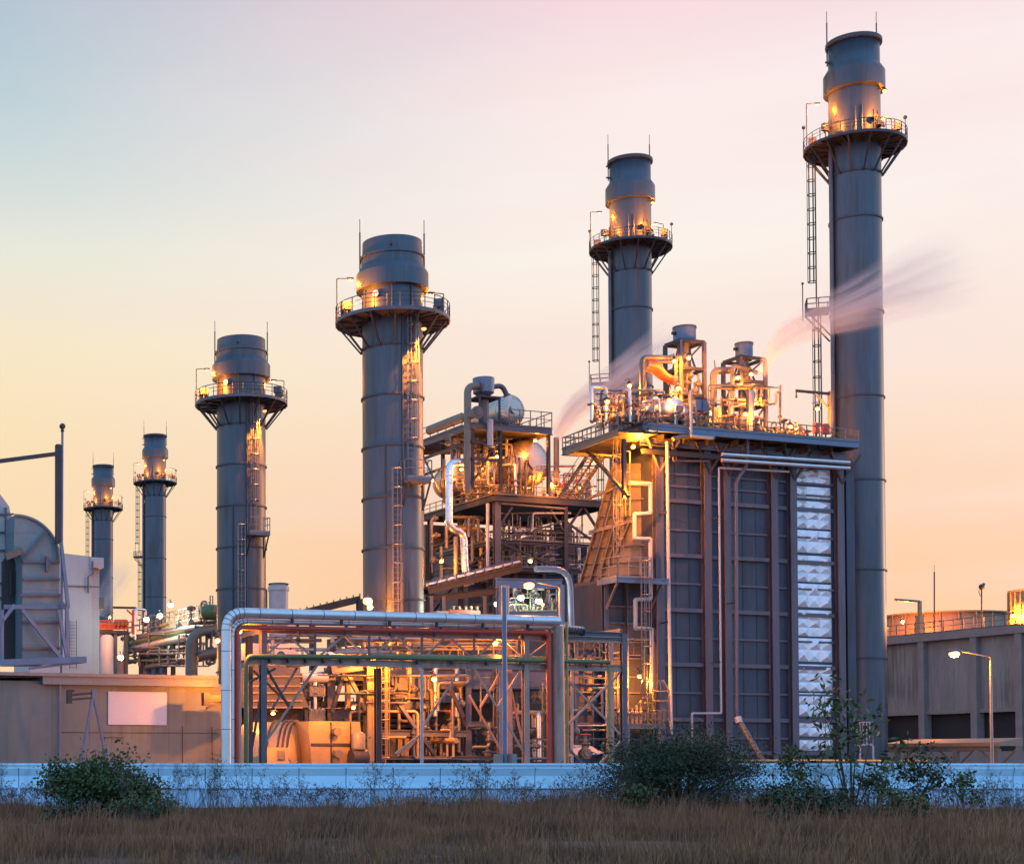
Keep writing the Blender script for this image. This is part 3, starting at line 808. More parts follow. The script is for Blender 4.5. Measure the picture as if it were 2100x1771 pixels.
# ---- pipes on the boiler face
def pipe(label, P, pts, r, m, off=1.0, bend=.5, seg=10, clips=(), group=None, name='pipe', cat='pipe'):
    w3 = [P.at(x, y, off) for x, y in pts]
    root = thing(name, label, cat, w3[-1], group)
    m_ = MB(); m_.tube(w3, r, seg, bend=bend); m_.build('run', m, root)
    for x, y in clips:
        c = P.at(x, y, off); m_ = MB(); m_.bar(c - P.n * (off + .7), c + P.n * .1, .12); m_.bar(c - U * (r + .1), c + U * (r + .1), .1, .14); m_.build('clip', M['steel'], root)
    return root
G1 = 'thin pipes fixed on the boiler face'
pipe('pale pink upright pipe beside the orange-lit first column of the boiler, running full height', F1, [(1368, 905), (1372, 1250), (1377, 1505)], .17, M['white'], 1.3, 0, clips=[(1370, 1050), (1373, 1275)])
pipe('thin white pipe with a square crank at its foot, between second and third boiler columns', F1, [(1618, 967), (1474, 959), (1479, 1462), (1419, 1462), (1419, 1560)], .11, M['white'], 1.2, .15, clips=[(1476, 1060), (1478, 1357)])
pipe('brown upright pipe with a kink near its top, right of the third boiler column', F1, [(1533, 800), (1533, 952), (1509, 988), (1511, 1472)], .17, M['facadecol'], 1.35, .5, clips=[(1509, 1235)])
for k, y in enumerate((931, 943)):
    pipe(['upper', 'lower'][k] + ' of two long bluish pipes slung side by side under the boiler top deck', F1, [(1480, y), (1742, y + 17)], .17, M['silverp'], 2.0, 0, clips=[(1530, y + 3), (1610, y + 8), (1690, y + 13)])
g = thing('insulated_strut_pipe', 'thick peach-lit pipe slanting down from the boiler face into the dark bush', 'pipe', F1.at(1572, 1566, 4))
m_ = MB(); m_.tube([F1.at(1514, 1474, 1.6), F1.at(1572, 1572, 4.5)], .27, 12); m_.build('run', M['ductcol'], g)
m_ = MB(); m_.tube([F1.at(1513, 1470, 1.6), F1.at(1516, 1482, 1.8)], .34, 12); m_.build('end_collar', M['white'], g)
pipe('square-looped cream pipe folding back and forth beside the boiler inlet duct', F1, [(1290, 990), (1334, 992), (1334, 1052), (1301, 1054), (1301, 1104), (1334, 1105), (1334, 1228), (1303, 1229), (1303, 1288), (1336, 1289), (1336, 1420)], .2, M['white'], 1.0, .12, seg=8)
# small crank pipe and box on the stair side
w_ = [(1405, 899), (1463, 898)]
pipe('white upright vent with a cross pipe at the deck edge under the taller silencer', F1, [(1417, 800), (1417, 893), (1462, 898)], .14, M['white'], 2.6, .1)
pipe('short thick pipe lying under the deck edge', F1, [(1380, 900), (1400, 894), (1464, 897)], .22, M['beige'], 2.2, .3)

# ---- silencer towers on the deck
def dpt(px, back=5.0, z=None):
    """point on the near deck seen at column px, back metres behind the front edge"""
    P_ = Plane(corner + V * back); p = P_.at(px, 850); p.z = ZD if z is None else z; return p
def silencer_tower(label, x0, x1, ytop, ysil0, ysil1, rs, back, label2):
    c = dpt((x0 + x1) / 2, back); D = c.y
    zt_ = zat(ytop, D); w = (x1 - x0) * D / FPX * .94; w2 = w * .85
    root = thing('steel_tower', label, 'tower', c, 'steel towers under the silencers on the near deck')
    cs = [c + U * w / 2 * i + V * w2 / 2 * j for i, j in ((-1, -1), (1, -1), (1, 1), (-1, 1))]
    for p in cs:
        m_ = MB(); m_.ibeam(p, (p.x, p.y, zt_), .32, .32, up=F1.n, t=.06); m_.build('post', M['steelg'], root)
    for f in (.45, .72, 1):
        for p, q in zip(cs, cs[1:] + cs[:1]):
            zz = ZD + (zt_ - ZD) * f; m_ = MB(); m_.bar((p.x, p.y, zz), (q.x, q.y, zz), .22, .3); m_.build('beam', M['steel'], root)
    for p, q, f0, f1 in ((cs[0], cs[1], .72, 1), (cs[1], cs[2], .45, 1), (cs[0], cs[1], 0, .45), (cs[3], cs[0], .45, 1), (cs[2], cs[3], .0, .45)):
        m_ = MB(); m_.bar((p.x, p.y, ZD + (zt_ - ZD) * f0), (q.x, q.y, ZD + (zt_ - ZD) * f1), .14); m_.build('brace', M['steel'], root)
    m_ = MB(); m_.hexa([Vector((p.x, p.y, ZD + (zt_ - ZD) * .45 - .1)) for p in cs] + [Vector((p.x, p.y, ZD + (zt_ - ZD) * .45)) for p in cs]); m_.build('floor_plate', M['steel'], root)
    m_ = MB(); m_.tube([c + Z * .1, Vector((c.x, c.y, zt_ + .2))], .42, 12); m_.build('riser', M['beige'], root)
    for k in range(5):
        m_ = MB(); p = c + U * (-.9 + .45 * k) + F1.n * .9 + Z * ((zt_ - ZD) * (.5 + .08 * (k % 3))); m_.ball(p, .32, 8, 6); m_.tube([p - Z * .9, p + Z * .9], .11, 8); m_.build('relief_valve', M['beige'], root)
    s = thing('silencer', label2, 'silencer', (c.x, c.y, zt_), 'vent silencers')
    za, zb = zat(ysil1, D), zat(ysil0, D)
    m_ = MB(); m_.lathe([(rs * .92, zt_), (rs * .95, za), (rs, za), (rs, zb), (rs - .08, zb + .04), (rs - .12, zb - .3)], (c.x, c.y, 0), seg=36, sm=False); m_.build('shell', M['bluest'], s)
    m_ = MB(); m_.lathe([(0, zb - .25), (rs - .1, zb - .25)], (c.x, c.y, 0), seg=24); m_.build('baffle', M['inside'], s)
    m_ = MB(); m_.lathe([(rs + .06, zb - .12), (rs + .06, zb + .06), (rs - .05, zb + .06)], (c.x, c.y, 0), seg=36, sm=False); m_.build('rim', M['steelg'], s)
    m_ = MB(); p = Vector((c.x, c.y, (za + zb) / 2)) - U * rs; m_.tube([p, p - U * .35], .18, 8); m_.build('nozzle', M['steel'], s)
    return root, c, cs, zt_
tw1 = silencer_tower('tall narrow steel tower under the larger near-deck silencer, hung with orange lamps', 1374, 1436, 705, 672, 699, 1.08, 6.0, 'larger blue-grey drum silencer topping the boiler deck, left of its twin')
tw2 = silencer_tower('steel tower under the smaller near-deck silencer, where the right steam plume starts', 1494, 1560, 740, 705, 730, .82, 5.0, 'smaller blue-grey drum silencer topping the boiler deck, nearest the tallest stack')

def dpipe(label, pts, back, r, m, bend=.5, name='pipe', group=None, seg=10):
    P_ = Plane(corner + V * back)
    root = thing(name, label, 'pipe', P_.at(*pts[0]), group)
    m_ = MB(); m_.tube([P_.at(x, y) for x, y in pts], r, seg, bend=bend); m_.build('run', m, root)
    for (x, y) in pts[1:-1]:
        pass
    p = P_.at(*pts[0]); m_ = MB(); m_.tube([p, p + Z * .15], r * 1.6, seg); m_.build('flange', M['steelg'], root)
    return root
dpipe('tall inverted-L pipe rising left of the red duct and running into the larger silencer tower', [(1316, 868), (1316, 732), (1386, 734)], 4.0, .24, M['beige'], .6)
dpipe('second upright pipe close behind the tall inverted-L pipe', [(1324, 868), (1324, 742), (1400, 742)], 5.6, .16, M['steelg'], .5)
dpipe('thick upright pipe with an elbow, left of the smaller silencer tower', [(1463, 880), (1463, 760), (1500, 759)], 4.4, .34, M['beige'], .6)
dpipe('pipe bent over the top corner of the smaller silencer tower', [(1502, 880), (1502, 748), (1552, 764)], 3.6, .2, M['beige'], .5)
dpipe('bright yellow-lit pipe dropping inside the larger silencer tower', [(1386, 868), (1386, 736), (1396, 730), (1396, 868)], 3.2, .14, M['lime'], .3)
dpipe('thick white upright pipe standing before the smaller silencer tower', [(1541, 893), (1541, 800)], .6, .26, M['white'], 0)
dpipe('thin aerial standing on the elbow left of the smaller silencer tower', [(1467, 760), (1465, 738)], 4.4, .05, M['steel'], 0, name='aerial')
# red flexible duct
P_ = Plane(corner + V * 4.6)
rd = thing('red_duct', 'red-orange duct slanting down to the larger silencer tower', 'duct', P_.at(1375, 785))
m_ = MB(); m_.tube([P_.at(1322, 748), P_.at(1344, 752), P_.at(1358, 770), P_.at(1384, 782)], [.62, .62, .5, .42], 14, bend=.5); m_.build('run', M['red'] if 0 else M['orangep'], rd)
m_ = MB(); m_.tube([P_.at(1319, 748), P_.at(1325, 748)], .7, 14); m_.build('flange', M['steelg'], rd)
# vessels at the deck front
def vessel(label, px, py, r, L_, m, back, group=None, plane_c=None, seg=28):
    P_ = Plane((plane_c or corner) + V * back); c = P_.at(px, py)
    root = thing('pressure_vessel', label, 'pressure vessel', c - Z * r, group)
    m_ = MB(); prof = [(r * math.sin(t * math.pi / 16), -r * .55 * math.cos(t * math.pi / 16)) for t in range(9)] + [(r, L_)]
    m_.lathe(prof, c, V, seg); m_.build('shell', m, root)
    for f in (.08, .5, .9):
        m_ = MB(); m_.lathe([(r, L_ * f), (r + .05, L_ * f), (r + .05, L_ * f + .12), (r, L_ * f + .12)], c, V, seg, sm=False); m_.build('strap', M['steelg'], root)
    for f in (.2, .8):
        m_ = MB(); m_.obox(c + V * L_ * f - Z * (r + .6), r * 1.5, .35, .9); m_.build('saddle', M['steel'], root)
    m_ = MB(); m_.tube([c - V * r * .5, c - V * (r * .55 + .25)], r * .22, 12); m_.tube([c - V * (r * .55 + .22), c - V * (r * .55 + .3)], r * .3, 12); m_.build('manhole', M['steelg'], root)
    return root, c
GV = 'drums lying on the near boiler deck'
vessel('silver drum end glowing orange at the foot of the larger silencer tower', 1380, 838, 1.15, 6, M['silverp'], 1.6, GV)
vessel('silver drum end glowing orange at the foot of the smaller silencer tower', 1540, 862, .95, 6, M['silverp'], 1.6, GV)
vessel('small white tank end between the handrail and the larger silencer tower', 1404, 850, .6, 3, M['white'], 1.0, GV)
# switch box
P_ = Plane(corner + V * 1.2)
bx = thing('control_cabinet', 'blue-grey double-door cabinet on legs between the two silencer towers', 'cabinet', P_.at(1440, 880))
m_ = MB(); m_.slab(P_, 1427, 817, 1454, 840, .9); m_.build('box', M['bluest'], bx)
m_ = MB(); m_.slab(P_, 1440, 818, 1441, 839, .06, off=.05); m_.slab(P_, 1426, 814, 1455, 817, 1.0, off=.06); m_.build('door_seam', M['steel'], bx)
for x in (1428, 1453):
    for o_ in (-.1, -.8):
        p = P_.at(x, 840, o_); m_ = MB(); m_.bar((p.x, p.y, ZD), p, .09); m_.build('leg', M['steel'], bx)
m_ = MB(); m_.bar(P_.at(1428, 858), P_.at(1453, 858), .09); m_.bar(P_.at(1428, 872), P_.at(1453, 872), .09); m_.build('cross_rail', M['beige'], bx)
# jib crane near the tall stack
P_ = Plane(corner + V * 3.0)
jc = thing('jib_crane', 'jib crane with a long level arm at the right end of the boiler deck', 'crane', P_.at(1700, 890))
p = P_.at(1703, 890); m_ = MB(); m_.bar(p, P_.at(1703, 802), .45, .3); m_.build('mast', M['beige'], jc)
m_ = MB(); m_.ibeam(P_.at(1632, 801), P_.at(1708, 808), .16, .26, t=.05); m_.build('arm', M['steel'], jc)
m_ = MB(); m_.bar(P_.at(1671, 806), P_.at(1700, 838), .14); m_.build('brace', M['lime'], jc)
m_ = MB(); p = P_.at(1633, 803); m_.bar(p, p - Z * .4, .08); m_.ball(p - Z * .5, .12, 8, 6); m_.build('hook', M['steel'], jc)

# ---- prototypes for crowded valves, pumps and pipe loops
def valve_proto(m, h=1.5):
    root = thing('gate_valve', 'x', 'valve')
    m_ = MB(); m_.lathe([(.0, .15), (.28, .2), (.34, .42), (.26, .62), (.18, .75), (.18, .95), (.3, .95), (.3, 1.03), (.1, 1.05), (.07, h)], seg=10); m_.build('body', m, root)
    m_ = MB(); m_.tube([(-.7, 0, .42), (.7, 0, .42)], .17, 8)
    for s_ in (-.55, .48): m_.tube([(s_, 0, .42), (s_ + .08, 0, .42)], .3, 10)
    m_.build('flanged_pipe', m, root)
    m_ = MB(); m_.ring((0, 0, h), .32, .045, 14); m_.bar((-.32, 0, h), (.32, 0, h), .05); m_.bar((0, -.32, h), (0, .32, h), .05); m_.build('handwheel', M['red'], root)
    return root
def loop_proto(m, w=.9, h=2.0, r=.09):
    root = thing('pipe_loop', 'x', 'pipe')
    m_ = MB(); m_.tube([(-w / 2, 0, 0), (-w / 2, 0, h), (w / 2, 0, h), (w / 2, 0, .0)], r, 6, bend=.3); m_.build('run', m, root)
    m_ = MB(); m_.tube([(-w / 2, 0, h * .45), (-w / 2, 0, h * .45 + .1)], r * 2.4, 8); m_.build('flange', M['steelg'], root)
    m_ = MB(); m_.tube([(w / 2, 0, h * .3), (w / 2, 0, h * .3 + .1)], r * 2.4, 8); m_.build('flange', M['steelg'], root)
    m_ = MB(); m_.ball((w / 2, 0, h * .6), r * 2.6, 8, 6); m_.bar((w / 2, 0, h * .6), (w / 2, -.4, h * .6), .05); m_.build('trap', M['steelg'], root)
    return root
def actuator_proto(m):
    root = thing('control_valve', 'x', 'valve')
    m_ = MB(); m_.tube([(0, 0, 0), (0, 0, 1.7)], .10, 8); m_.ball((0, 0, .5), .3, 10, 6); m_.build('body', m, root)
    m_ = MB(); m_.lathe([(.0, 1.55), (.36, 1.6), (.42, 1.72), (.36, 1.84), (0, 1.95)], seg=12); m_.build('actuator', M['steelg'], root)
    m_ = MB(); m_.bar((-.14, 0, .8), (-.14, 0, 1.6), .05); m_.bar((.14, 0, .8), (.14, 0, 1.6), .05); m_.build('yoke', M['steel'], root)
    return root
def header_proto(m):
    root = thing('pipe_header', 'x', 'pipe')
    m_ = MB(); m_.tube([(-1.6, 0, .9), (1.6, 0, .9)], .16, 8); m_.build('manifold', m, root)
    for k in range(5):
        x = -1.3 + .65 * k; m_ = MB(); m_.tube([(x, 0, 0), (x, 0, .9)], .07, 6); m_.build('drop', m, root)
    for k in (-1, 1):
        m_ = MB(); m_.tube([(k * 1.0, 0, .9), (k * 1.0, 0, 1.5), (k * 1.0, .6, 1.5)], .07, 6, bend=.15); m_.build('branch', m, root)
    return root
PROTO = dict(v=valve_proto(M['beige']), l=loop_proto(M['beige']), a=actuator_proto(M['beige']), h=header_proto(M['tan']), s=loop_proto(M['silverp'], 1.5, 2.9, .15))
USED = set()
WHAT = dict(v='hand-wheeled valve', l='slim bent pipe loop', a='disc-headed control valve', h='short pipe header', s='tall silver pipe loop')
def put(k, p, lab, group, rz=None, sc=1.0):
    o = PROTO[k]
    o = copy_tree(o) if k in USED else o
    USED.add(k)
    o.location = p; o.rotation_euler.z = rnd.uniform(0, 3.1) if rz is None else rz
    o.scale = (sc, sc, sc)
    tag(o, lab, None, group)
    return o
AREAS = [  # x range, near/far distance behind the deck edge, count, where
    (1215, 1310, 1, 8, 16, 'crowded at the left end of the near boiler deck'),
    (1325, 1372, .6, 5, 10, 'crowded between the tall inverted-L pipe and the larger silencer tower'),
    (1376, 1436, .6, 3, 8, 'crowded round the foot of the larger silencer tower'),
    (1440, 1490, .6, 5, 9, 'crowded between the two silencer towers'),
    (1495, 1565, .6, 3, 9, 'crowded round the foot of the smaller silencer tower'),
    (1570, 1660, .6, 6, 18, 'crowded on the open right part of the near boiler deck'),
]
for x0, x1, b0, b1, n, where in AREAS:
    for i in range(n):
        k = 'vlahs'[(i * 2 + i // 5) % 5] if x0 < 1560 else 'vhala'[i % 5]
        px = x0 + (x1 - x0) * ((i + .5 + rnd.uniform(-.3, .3)) / n)
        bk = rnd.uniform(b0, b1)
        p = dpt(px, bk)
        if x0 < 1300: p = WZ(px, 868 + rnd.uniform(-14, 8), ZD); 
        p.z = ZD
        put(k, p, WHAT[k] + ' ' + where, WHAT[k] + 's ' + where, sc=rnd.uniform(.75, 1.15))
for i, x in enumerate((1674, 1693)):
    p = dpt(x, 1.0); o = thing('fire_hose_box', ('left' if i == 0 else 'right') + ' one of two red hose boxes at the right end of the boiler deck rail', 'hose box', p)
    m_ = MB(); m_.obox(p + Z * .7, .55, .4, 1.0); m_.build('box', M['red'], o); m_ = MB(); m_.bar(p, p + Z * .7, .1); m_.build('leg', M['steel'], o)
# ------------------------------------------------------------------ drum tower of the boiler behind (centre)
c2 = WZ(1015, 1013, ZD)                      # near corner of its main deck, same height as the near deck
r2_ = WZ(1222, 1036, ZD); r2_ = c2 + U * (r2_ - c2).dot(U)
DZ2 = ZD
dt = thing('drum_tower', 'dark steel tower of decks carrying the big silver drum, right of the thick short stack', 'steel structure', (c2.x, c2.y, 0))
DEEP = 17
qd = [c2, r2_, r2_ + V * DEEP, c2 + V * DEEP]
m_ = MB(); m_.hexa([p - Z * .25 for p in qd] + [p - Z * .12 for p in qd]); m_.build('floor_plate', M['steel'], dt)
for p, q in zip(qd, qd[1:] + qd[:1]):
    m_ = MB(); m_.ibeam(p - Z * .4, q - Z * .4, .35, .75); m_.build('edge_beam', M['steel'], dt)
for i in range(5):
    p = c2.lerp(r2_, i / 4); m_ = MB(); m_.rail([p, c2.lerp(r2_, (i + 1) / 4)] if i < 4 else [r2_, r2_ + V * 5], 1.15, 1.3, .045); m_.build('handrail', M['beige'], dt)
m_ = MB(); m_.rail([c2, c2 + V * DEEP], 1.15, 1.6, .05); m_.build('handrail', M['beige'], dt)
W2 = (r2_ - c2).length
colpts = [c2 + U * .6 + V * .6, c2 + U * (W2 * .62) + V * .6, r2_ - U * 1.0 + V * .6, c2 + U * .6 + V * 9, c2 + U * .6 + V * 16.5, r2_ - U * 1 + V * 10]
for p in colpts:
    m_ = MB(); m_.ibeam((p.x, p.y, 0), (p.x, p.y, ZD - .8), .75 if p is colpts[0] else .5, .6, up=F1.n, t=.09); m_.build('column', M['steelg'] if p is colpts[0] else M['steel'], dt)
def zz2(py): return zat(py, c2.y + 1)
for y in (1110, 1165, 1235, 1300):
    for p, q in ((colpts[0], colpts[1]), (colpts[1], colpts[2]), (colpts[0], colpts[3]), (colpts[3], colpts[4])):
        m_ = MB(); m_.ibeam((p.x, p.y, zz2(y)), (q.x, q.y, zz2(y)), .3, .42); m_.build('beam', M['steel'], dt)
for p, q, y0, y1 in ((0, 1, 1110, 1060), (0, 1, 1165, 1110), (1, 2, 1165, 1110), (1, 0, 1165, 1110), (0, 3, 1165, 1110), (3, 0, 1165, 1110), (3, 4, 1165, 1110), (4, 3, 1235, 1165), (1, 2, 1060, 1110), (0, 3, 1110, 1060), (3, 4, 1060, 1110)):
    m_ = MB(); m_.bar((colpts[p].x, colpts[p].y, zz2(y0)), (colpts[q].x, colpts[q].y, zz2(y1)), .22); m_.build('brace', M['steel'], dt)
for sgn, p in ((1, colpts[0]), (-1, colpts[1]), (1, colpts[1]), (-1, colpts[2])):
    m_ = MB(); m_.bar((p.x, p.y, ZD - 4), p + U * sgn * 2.4 - Z * (p.z - ZD + .8), .26); m_.build('knee_brace', M['steel'], dt)
# top roof deck
ZR = WZ(1000, 870, 40.5).z
rc = WZ(966, 866, ZR); rr_ = WZ(1130, 880, ZR); rr_ = rc + U * (rr_ - rc).dot(U)
lb = rc + V * 17
qr = [rc, rr_, rr_ + V * 12, rc + V * 17]
m_ = MB(); m_.hexa([p - Z * .25 for p in qr] + [p - Z * .1 for p in qr]); m_.build('roof_plate', M['steel'], dt)
for p, q in zip(qr, qr[1:] + qr[:1]):
    m_ = MB(); m_.ibeam(p - Z * .35, q - Z * .35, .3, .7); m_.build('edge_beam', M['steelg'], dt)
m_ = MB(); m_.rail([rc + U * 5, rr_, rr_ + V * 8], 1.9, 1.5, .05); m_.build('handrail', M['steelg'], dt)
m_ = MB(); m_.rail([rc + V * 2, rc + V * 17], 1.5, 1.8, .05); m_.build('handrail', M['steelg'], dt)
for p in (rc + U * .3 + V * .3, rc + U * 4 + V * .3, rr_ - U * .3 + V * .3, rc + U * .3 + V * 7, rc + U * .3 + V * 12, rc + U * .3 + V * 16.5, rr_ - U * .3 + V * 8):
    m_ = MB(); m_.ibeam((p.x, p.y, ZD), (p.x, p.y, ZR - .6), .36, .36, up=F1.n); m_.build('column', M['steel'], dt)
for k, (a_, b_) in enumerate(((rc + V * 7, rc + V * 12), (rc + V * 12, rc + V * 16.5), (rc, rc + U * 4), (rc + V * .3, rc + V * 7))):
    m_ = MB(); m_.bar((a_.x, a_.y, ZD + (4 if k % 2 else 0.5)), (b_.x, b_.y, ZR - 1), .16); m_.build('brace', M['steel'], dt)
for y in (940, 905):
    zz_ = zat(y, rc.y); m_ = MB(); m_.bar(Vector((rc.x, rc.y, zz_)), Vector(((rc + U * 4).x, (rc + U * 4).y, zz_)), .25, .3); m_.bar(Vector((rc.x, rc.y, zz_)), Vector(((rc + V * 17).x, (rc + V * 17).y, zz_)), .25, .3); m_.build('beam', M['steel'], dt)
# boiler casing behind the open steelwork
b2 = thing('rear_boiler', 'brown-lit boiler casing seen through the dark steelwork below the big drum', 'boiler', (c2.x, c2.y, 0))
cc = c2 + U * (W2 * .42 + 2.5) + V * 12
m_ = MB(); m_.obox((cc.x, cc.y, 0), W2 + 1, 9, ZD - 4.5); m_.build('casing', M['facade'], b2)
for k in range(4):
    p = cc - V * 4.7 + U * (-6 + 4 * k); m_ = MB(); m_.ibeam((p.x, p.y, 0), (p.x, p.y, ZD - 4.5), .4, .5, up=F1.n); m_.build('column', M['ductcol'], b2)
for k in range(7):
    z = 12 + k * 2.6; p = cc - V * 4.7 - U * 7.5; q = cc - V * 4.7 + U * 7.5; m_ = MB(); m_.bar((p.x, p.y, z), (q.x, q.y, z), .35, .25); m_.build('girt', M['ductcol'], b2)
# tan ducts to the left, between the thick stack and the tower
PD = Plane(W(900, HORIZON, 205))
dk = thing('exhaust_duct', 'tan ribbed duct boxes glowing orange between the thick stack and the drum tower', 'duct', PD.at(930, 1558))
m_ = MB(); m_.slab(PD, 872, 1075, 995, 1165, 8); m_.build('upper_casing', M['ductcol'], dk)
m_ = MB(); poly_slab(m_, PD, [(872, 1165), (1000, 1165), (1010, 1250), (872, 1250)], 8); m_.build('lower_casing', M['ductcol'], dk)
for y in (1098, 1120, 1143, 1166, 1195, 1222):
    m_ = MB(); m_.bar(PD.at(872, y, .15), PD.at(1000, y, .15), .35, .22); m_.build('rib', M['ductcol'], dk)
for x in (900, 935, 968):
    m_ = MB(); m_.bar(PD.at(x, 1250, .2), PD.at(x, 1080, .2), .3, .3); m_.build('rib', M['ductcol'], dk)
# vertical pipe bundle under the main deck
PB = Plane(c2 + V * 3)
for i, (x, y0, y1, r, k) in enumerate([(1032, 1075, 1175, .17, 'green'), (1044, 1065, 1175, .15, 'beige'), (1053, 1075, 1175, .2, 'beige'), (1108, 1085, 1170, .13, 'beige'), (1113, 1085, 1170, .13, 'beige'), (1119, 1085, 1170, .16, 'white'), (1128, 1085, 1172, .16, 'white'), (1134, 1085, 1172, .14, 'white'), (1158, 1080, 1200, .9, 'steelg'), (1186, 1080, 1235, .28, 'silverp')]):
    pp_ = thing('downcomer_pipe', 'upright downcomer pipe in the bundle under the big drum deck', 'pipe', PB.at(x, y1), 'downcomer pipes under the big drum deck')
    m_ = MB(); m_.tube([PB.at(x, y0), PB.at(x + 1, y1)], r, 10); m_.build('run', M[k], pp_)
    m_ = MB(); p = PB.at(x, (y0 + y1) / 2); m_.tube([p, p + Z * .25], r * 1.35, 10); m_.build('flange', M['steelg'], pp_)
for i, (x0, y0, x1, y1) in enumerate([(1060, 1095, 1105, 1088), (1065, 1105, 1112, 1100), (1062, 1116, 1100, 1122)]):
    pp_ = thing('crossover_pipe', ['top', 'middle', 'lowest'][i] + ' of three short bent pipes under the big drum deck', 'pipe', PB.at(x0, y0))
    m_ = MB(); m_.tube([PB.at(x0, y0 + 40), PB.at(x0, y0), PB.at(x1, y1), PB.at(x1, y1 + 45)], .22, 10, bend=1); m_.build('run', M['beige'], pp_)
# drums
def drum(label, px, py, r, L_, back, m=M['drum'], axis=None, seg=44):
    P_ = Plane(c2 + V * back); c = P_.at(px, py); ax = axis or V
    root = thing('steam_drum', label, 'drum', c - Z * r, 'steam drums of the drum tower')
    m_ = MB(); prof = [(r * math.sin(t * math.pi / 20), -r * .42 * math.cos(t * math.pi / 20)) for t in range(11)] + [(r, L_)] + [(r * math.cos(t * math.pi / 12), L_ + r * .42 * math.sin(t * math.pi / 12)) for t in range(1, 7)]
    m_.lathe(prof, c, ax, seg); m_.build('shell', m, root)
    # radial lagging seams on the head
    m_ = MB(); x = U if abs(ax.dot(U)) < .9 else V
    for k in range(28):
        a = 2 * math.pi * k / 28; d = x * math.cos(a) + Z * math.sin(a); pts = []
        for t in (3, 5, 7, 9):
            pts.append(c + d * (r * math.sin(t * math.pi / 20) + .015) - ax * (r * .42 * math.cos(t * math.pi / 20) + .02))
        m_.tube(pts, .035, 4, cap=False)
    m_.build('head_seams', m, root)
    for f in (.02, .25, .5, .75, .98):
        m_ = MB(); m_.lathe([(r, L_ * f), (r + .07, L_ * f), (r + .07, L_ * f + .14), (r, L_ * f + .14)], c, ax, seg, sm=False); m_.build('strap', M['silverp'], root)
    m_ = MB(); q = c - ax * r * .42; m_.tube([q, q - ax * .35], r * .24, 16); m_.build('manhole', m, root)
    m_ = MB(); m_.tube([q - ax * .3, q - ax * .42], r * .3, 16); m_.build('manhole_cover', m, root)
    for f in (.2, .8):
        m_ = MB(); m_.obox(c + ax * L_ * f - Z * (r + .9), r * 1.6, .5, 1.6); m_.build('saddle', M['beige'], root)
    return root, c
drum('biggest silver drum, its ribbed round end facing out over the centre deck', 1082, 950, 2.85, 12, 2.0)
drum('smaller silver drum deep in the shadow left of the biggest drum', 1000, 965, 1.8, 10, 3.5)
drum('silver domed drum on the roof of the drum tower beside its silencer', 1046, 842, 1.95, 7, 4.5)
for k, x in enumerate((1058, 1067, 1079, 1091)):
    pp_ = thing('gauge_pipe', 'upright gauge pipe in front of the biggest drum end', 'pipe', c2, 'gauge pipes in front of the biggest drum end')
    P_ = Plane(c2 + V * .7); m_ = MB(); m_.tube([P_.at(x, 1010), P_.at(x, 935 + k * 5), P_.at(x + 4, 930 + k * 5) + V * 1.2], .12, 8, bend=.3); m_.build('run', M['beige'], pp_)
    m_ = MB(); p = P_.at(x, 975); m_.tube([p, p + Z * .3], .24, 8); m_.build('flange', M['steelg'], pp_)
# roof silencer, stand, bent pipes
P_ = Plane(rc + V * 1.2)
s = thing('silencer', 'blue-grey drum silencer on a pole frame atop the drum tower roof', 'silencer', P_.at(992, 868), 'vent silencers')
c = P_.at(992, 868); za, zb = P_.at(992, 806).z, P_.at(992, 776).z
rs = 1.2
m_ = MB(); m_.lathe([(.75, za - .3), (rs, za), (rs + .05, zb), (rs - .06, zb + .03), (rs - .1, zb - .3)], (c.x, c.y, 0), seg=32, sm=False); m_.build('shell', M['bluest'], s)
m_ = MB(); m_.lathe([(0, zb - .25), (rs - .08, zb - .25)], (c.x, c.y, 0), seg=24); m_.build('baffle', M['inside'], s)
m_ = MB(); m_.tube([(c.x, c.y, ZR), (c.x, c.y, za)], .55, 12); m_.build('neck', M['steelg'], s)
for i, j in ((-1, -1), (1, -1), (1, 1), (-1, 1)):
    m_ = MB(); m_.bar((c + U * i * 1.3 + V * j * 1.3).to_2d().to_3d() + Z * ZR, (c + U * i * 1.3 + V * j * 1.3).to_2d().to_3d() + Z * (za - .6), .2); m_.build('stand_leg', M['steel'], s)
m_ = MB(); m_.obox((c.x, c.y, za - .8), 2.9, 2.9, .2); m_.build('stand_top', M['steel'], s)
def tpipe(label, P_, pts, r, m, bend=.6, name='pipe', seg=12, bands=0):
    w3 = [P_.at(x, y) for x, y in pts]
    root = thing(name, label, 'pipe', w3[-1])
    m_ = MB(); m_.tube(w3, r, seg, bend=bend); m_.build('run', m, root)
    if bands:
        for a_, b_ in zip(w3, w3[1:]):
            n = int((b_ - a_).length / bands)
            for k in range(1, n):
                p = a_.lerp(b_, k / n); d = (b_ - a_).normalized(); m_ = MB(); m_.tube([p, p + d * .06], r * 1.05, seg); m_.build('band', m, root)
    p = w3[-1]; d = (w3[-1] - w3[-2]).normalized(); m_ = MB(); m_.tube([p - d * .15, p], r * 1.5, seg); m_.build('flange', M['steelg'], root)
    return root
P_ = Plane(rc + V * .4)
tpipe('stout bent pipe rising past the left of the roof silencer', P_, [(959, 1012), (959, 792), (984, 791)], .42, M['beige'], 1.0)
tpipe('bent pipe arching right off the roof silencer to the domed drum', Plane(rc + V * 2.5), [(1004, 794), (1030, 790), (1040, 812)], .3, M['steelg'], 1.0)
tpipe('upright pipe hanging below the roof deck by the silencer stand', Plane(rc - V * .6), [(1005, 860), (1005, 917)], .35, M['white'], 0)
tpipe('green upright pipe under the roof deck', Plane(rc + V * 1.0), [(1021, 868), (1021, 925)], .22, M['green'], 0)
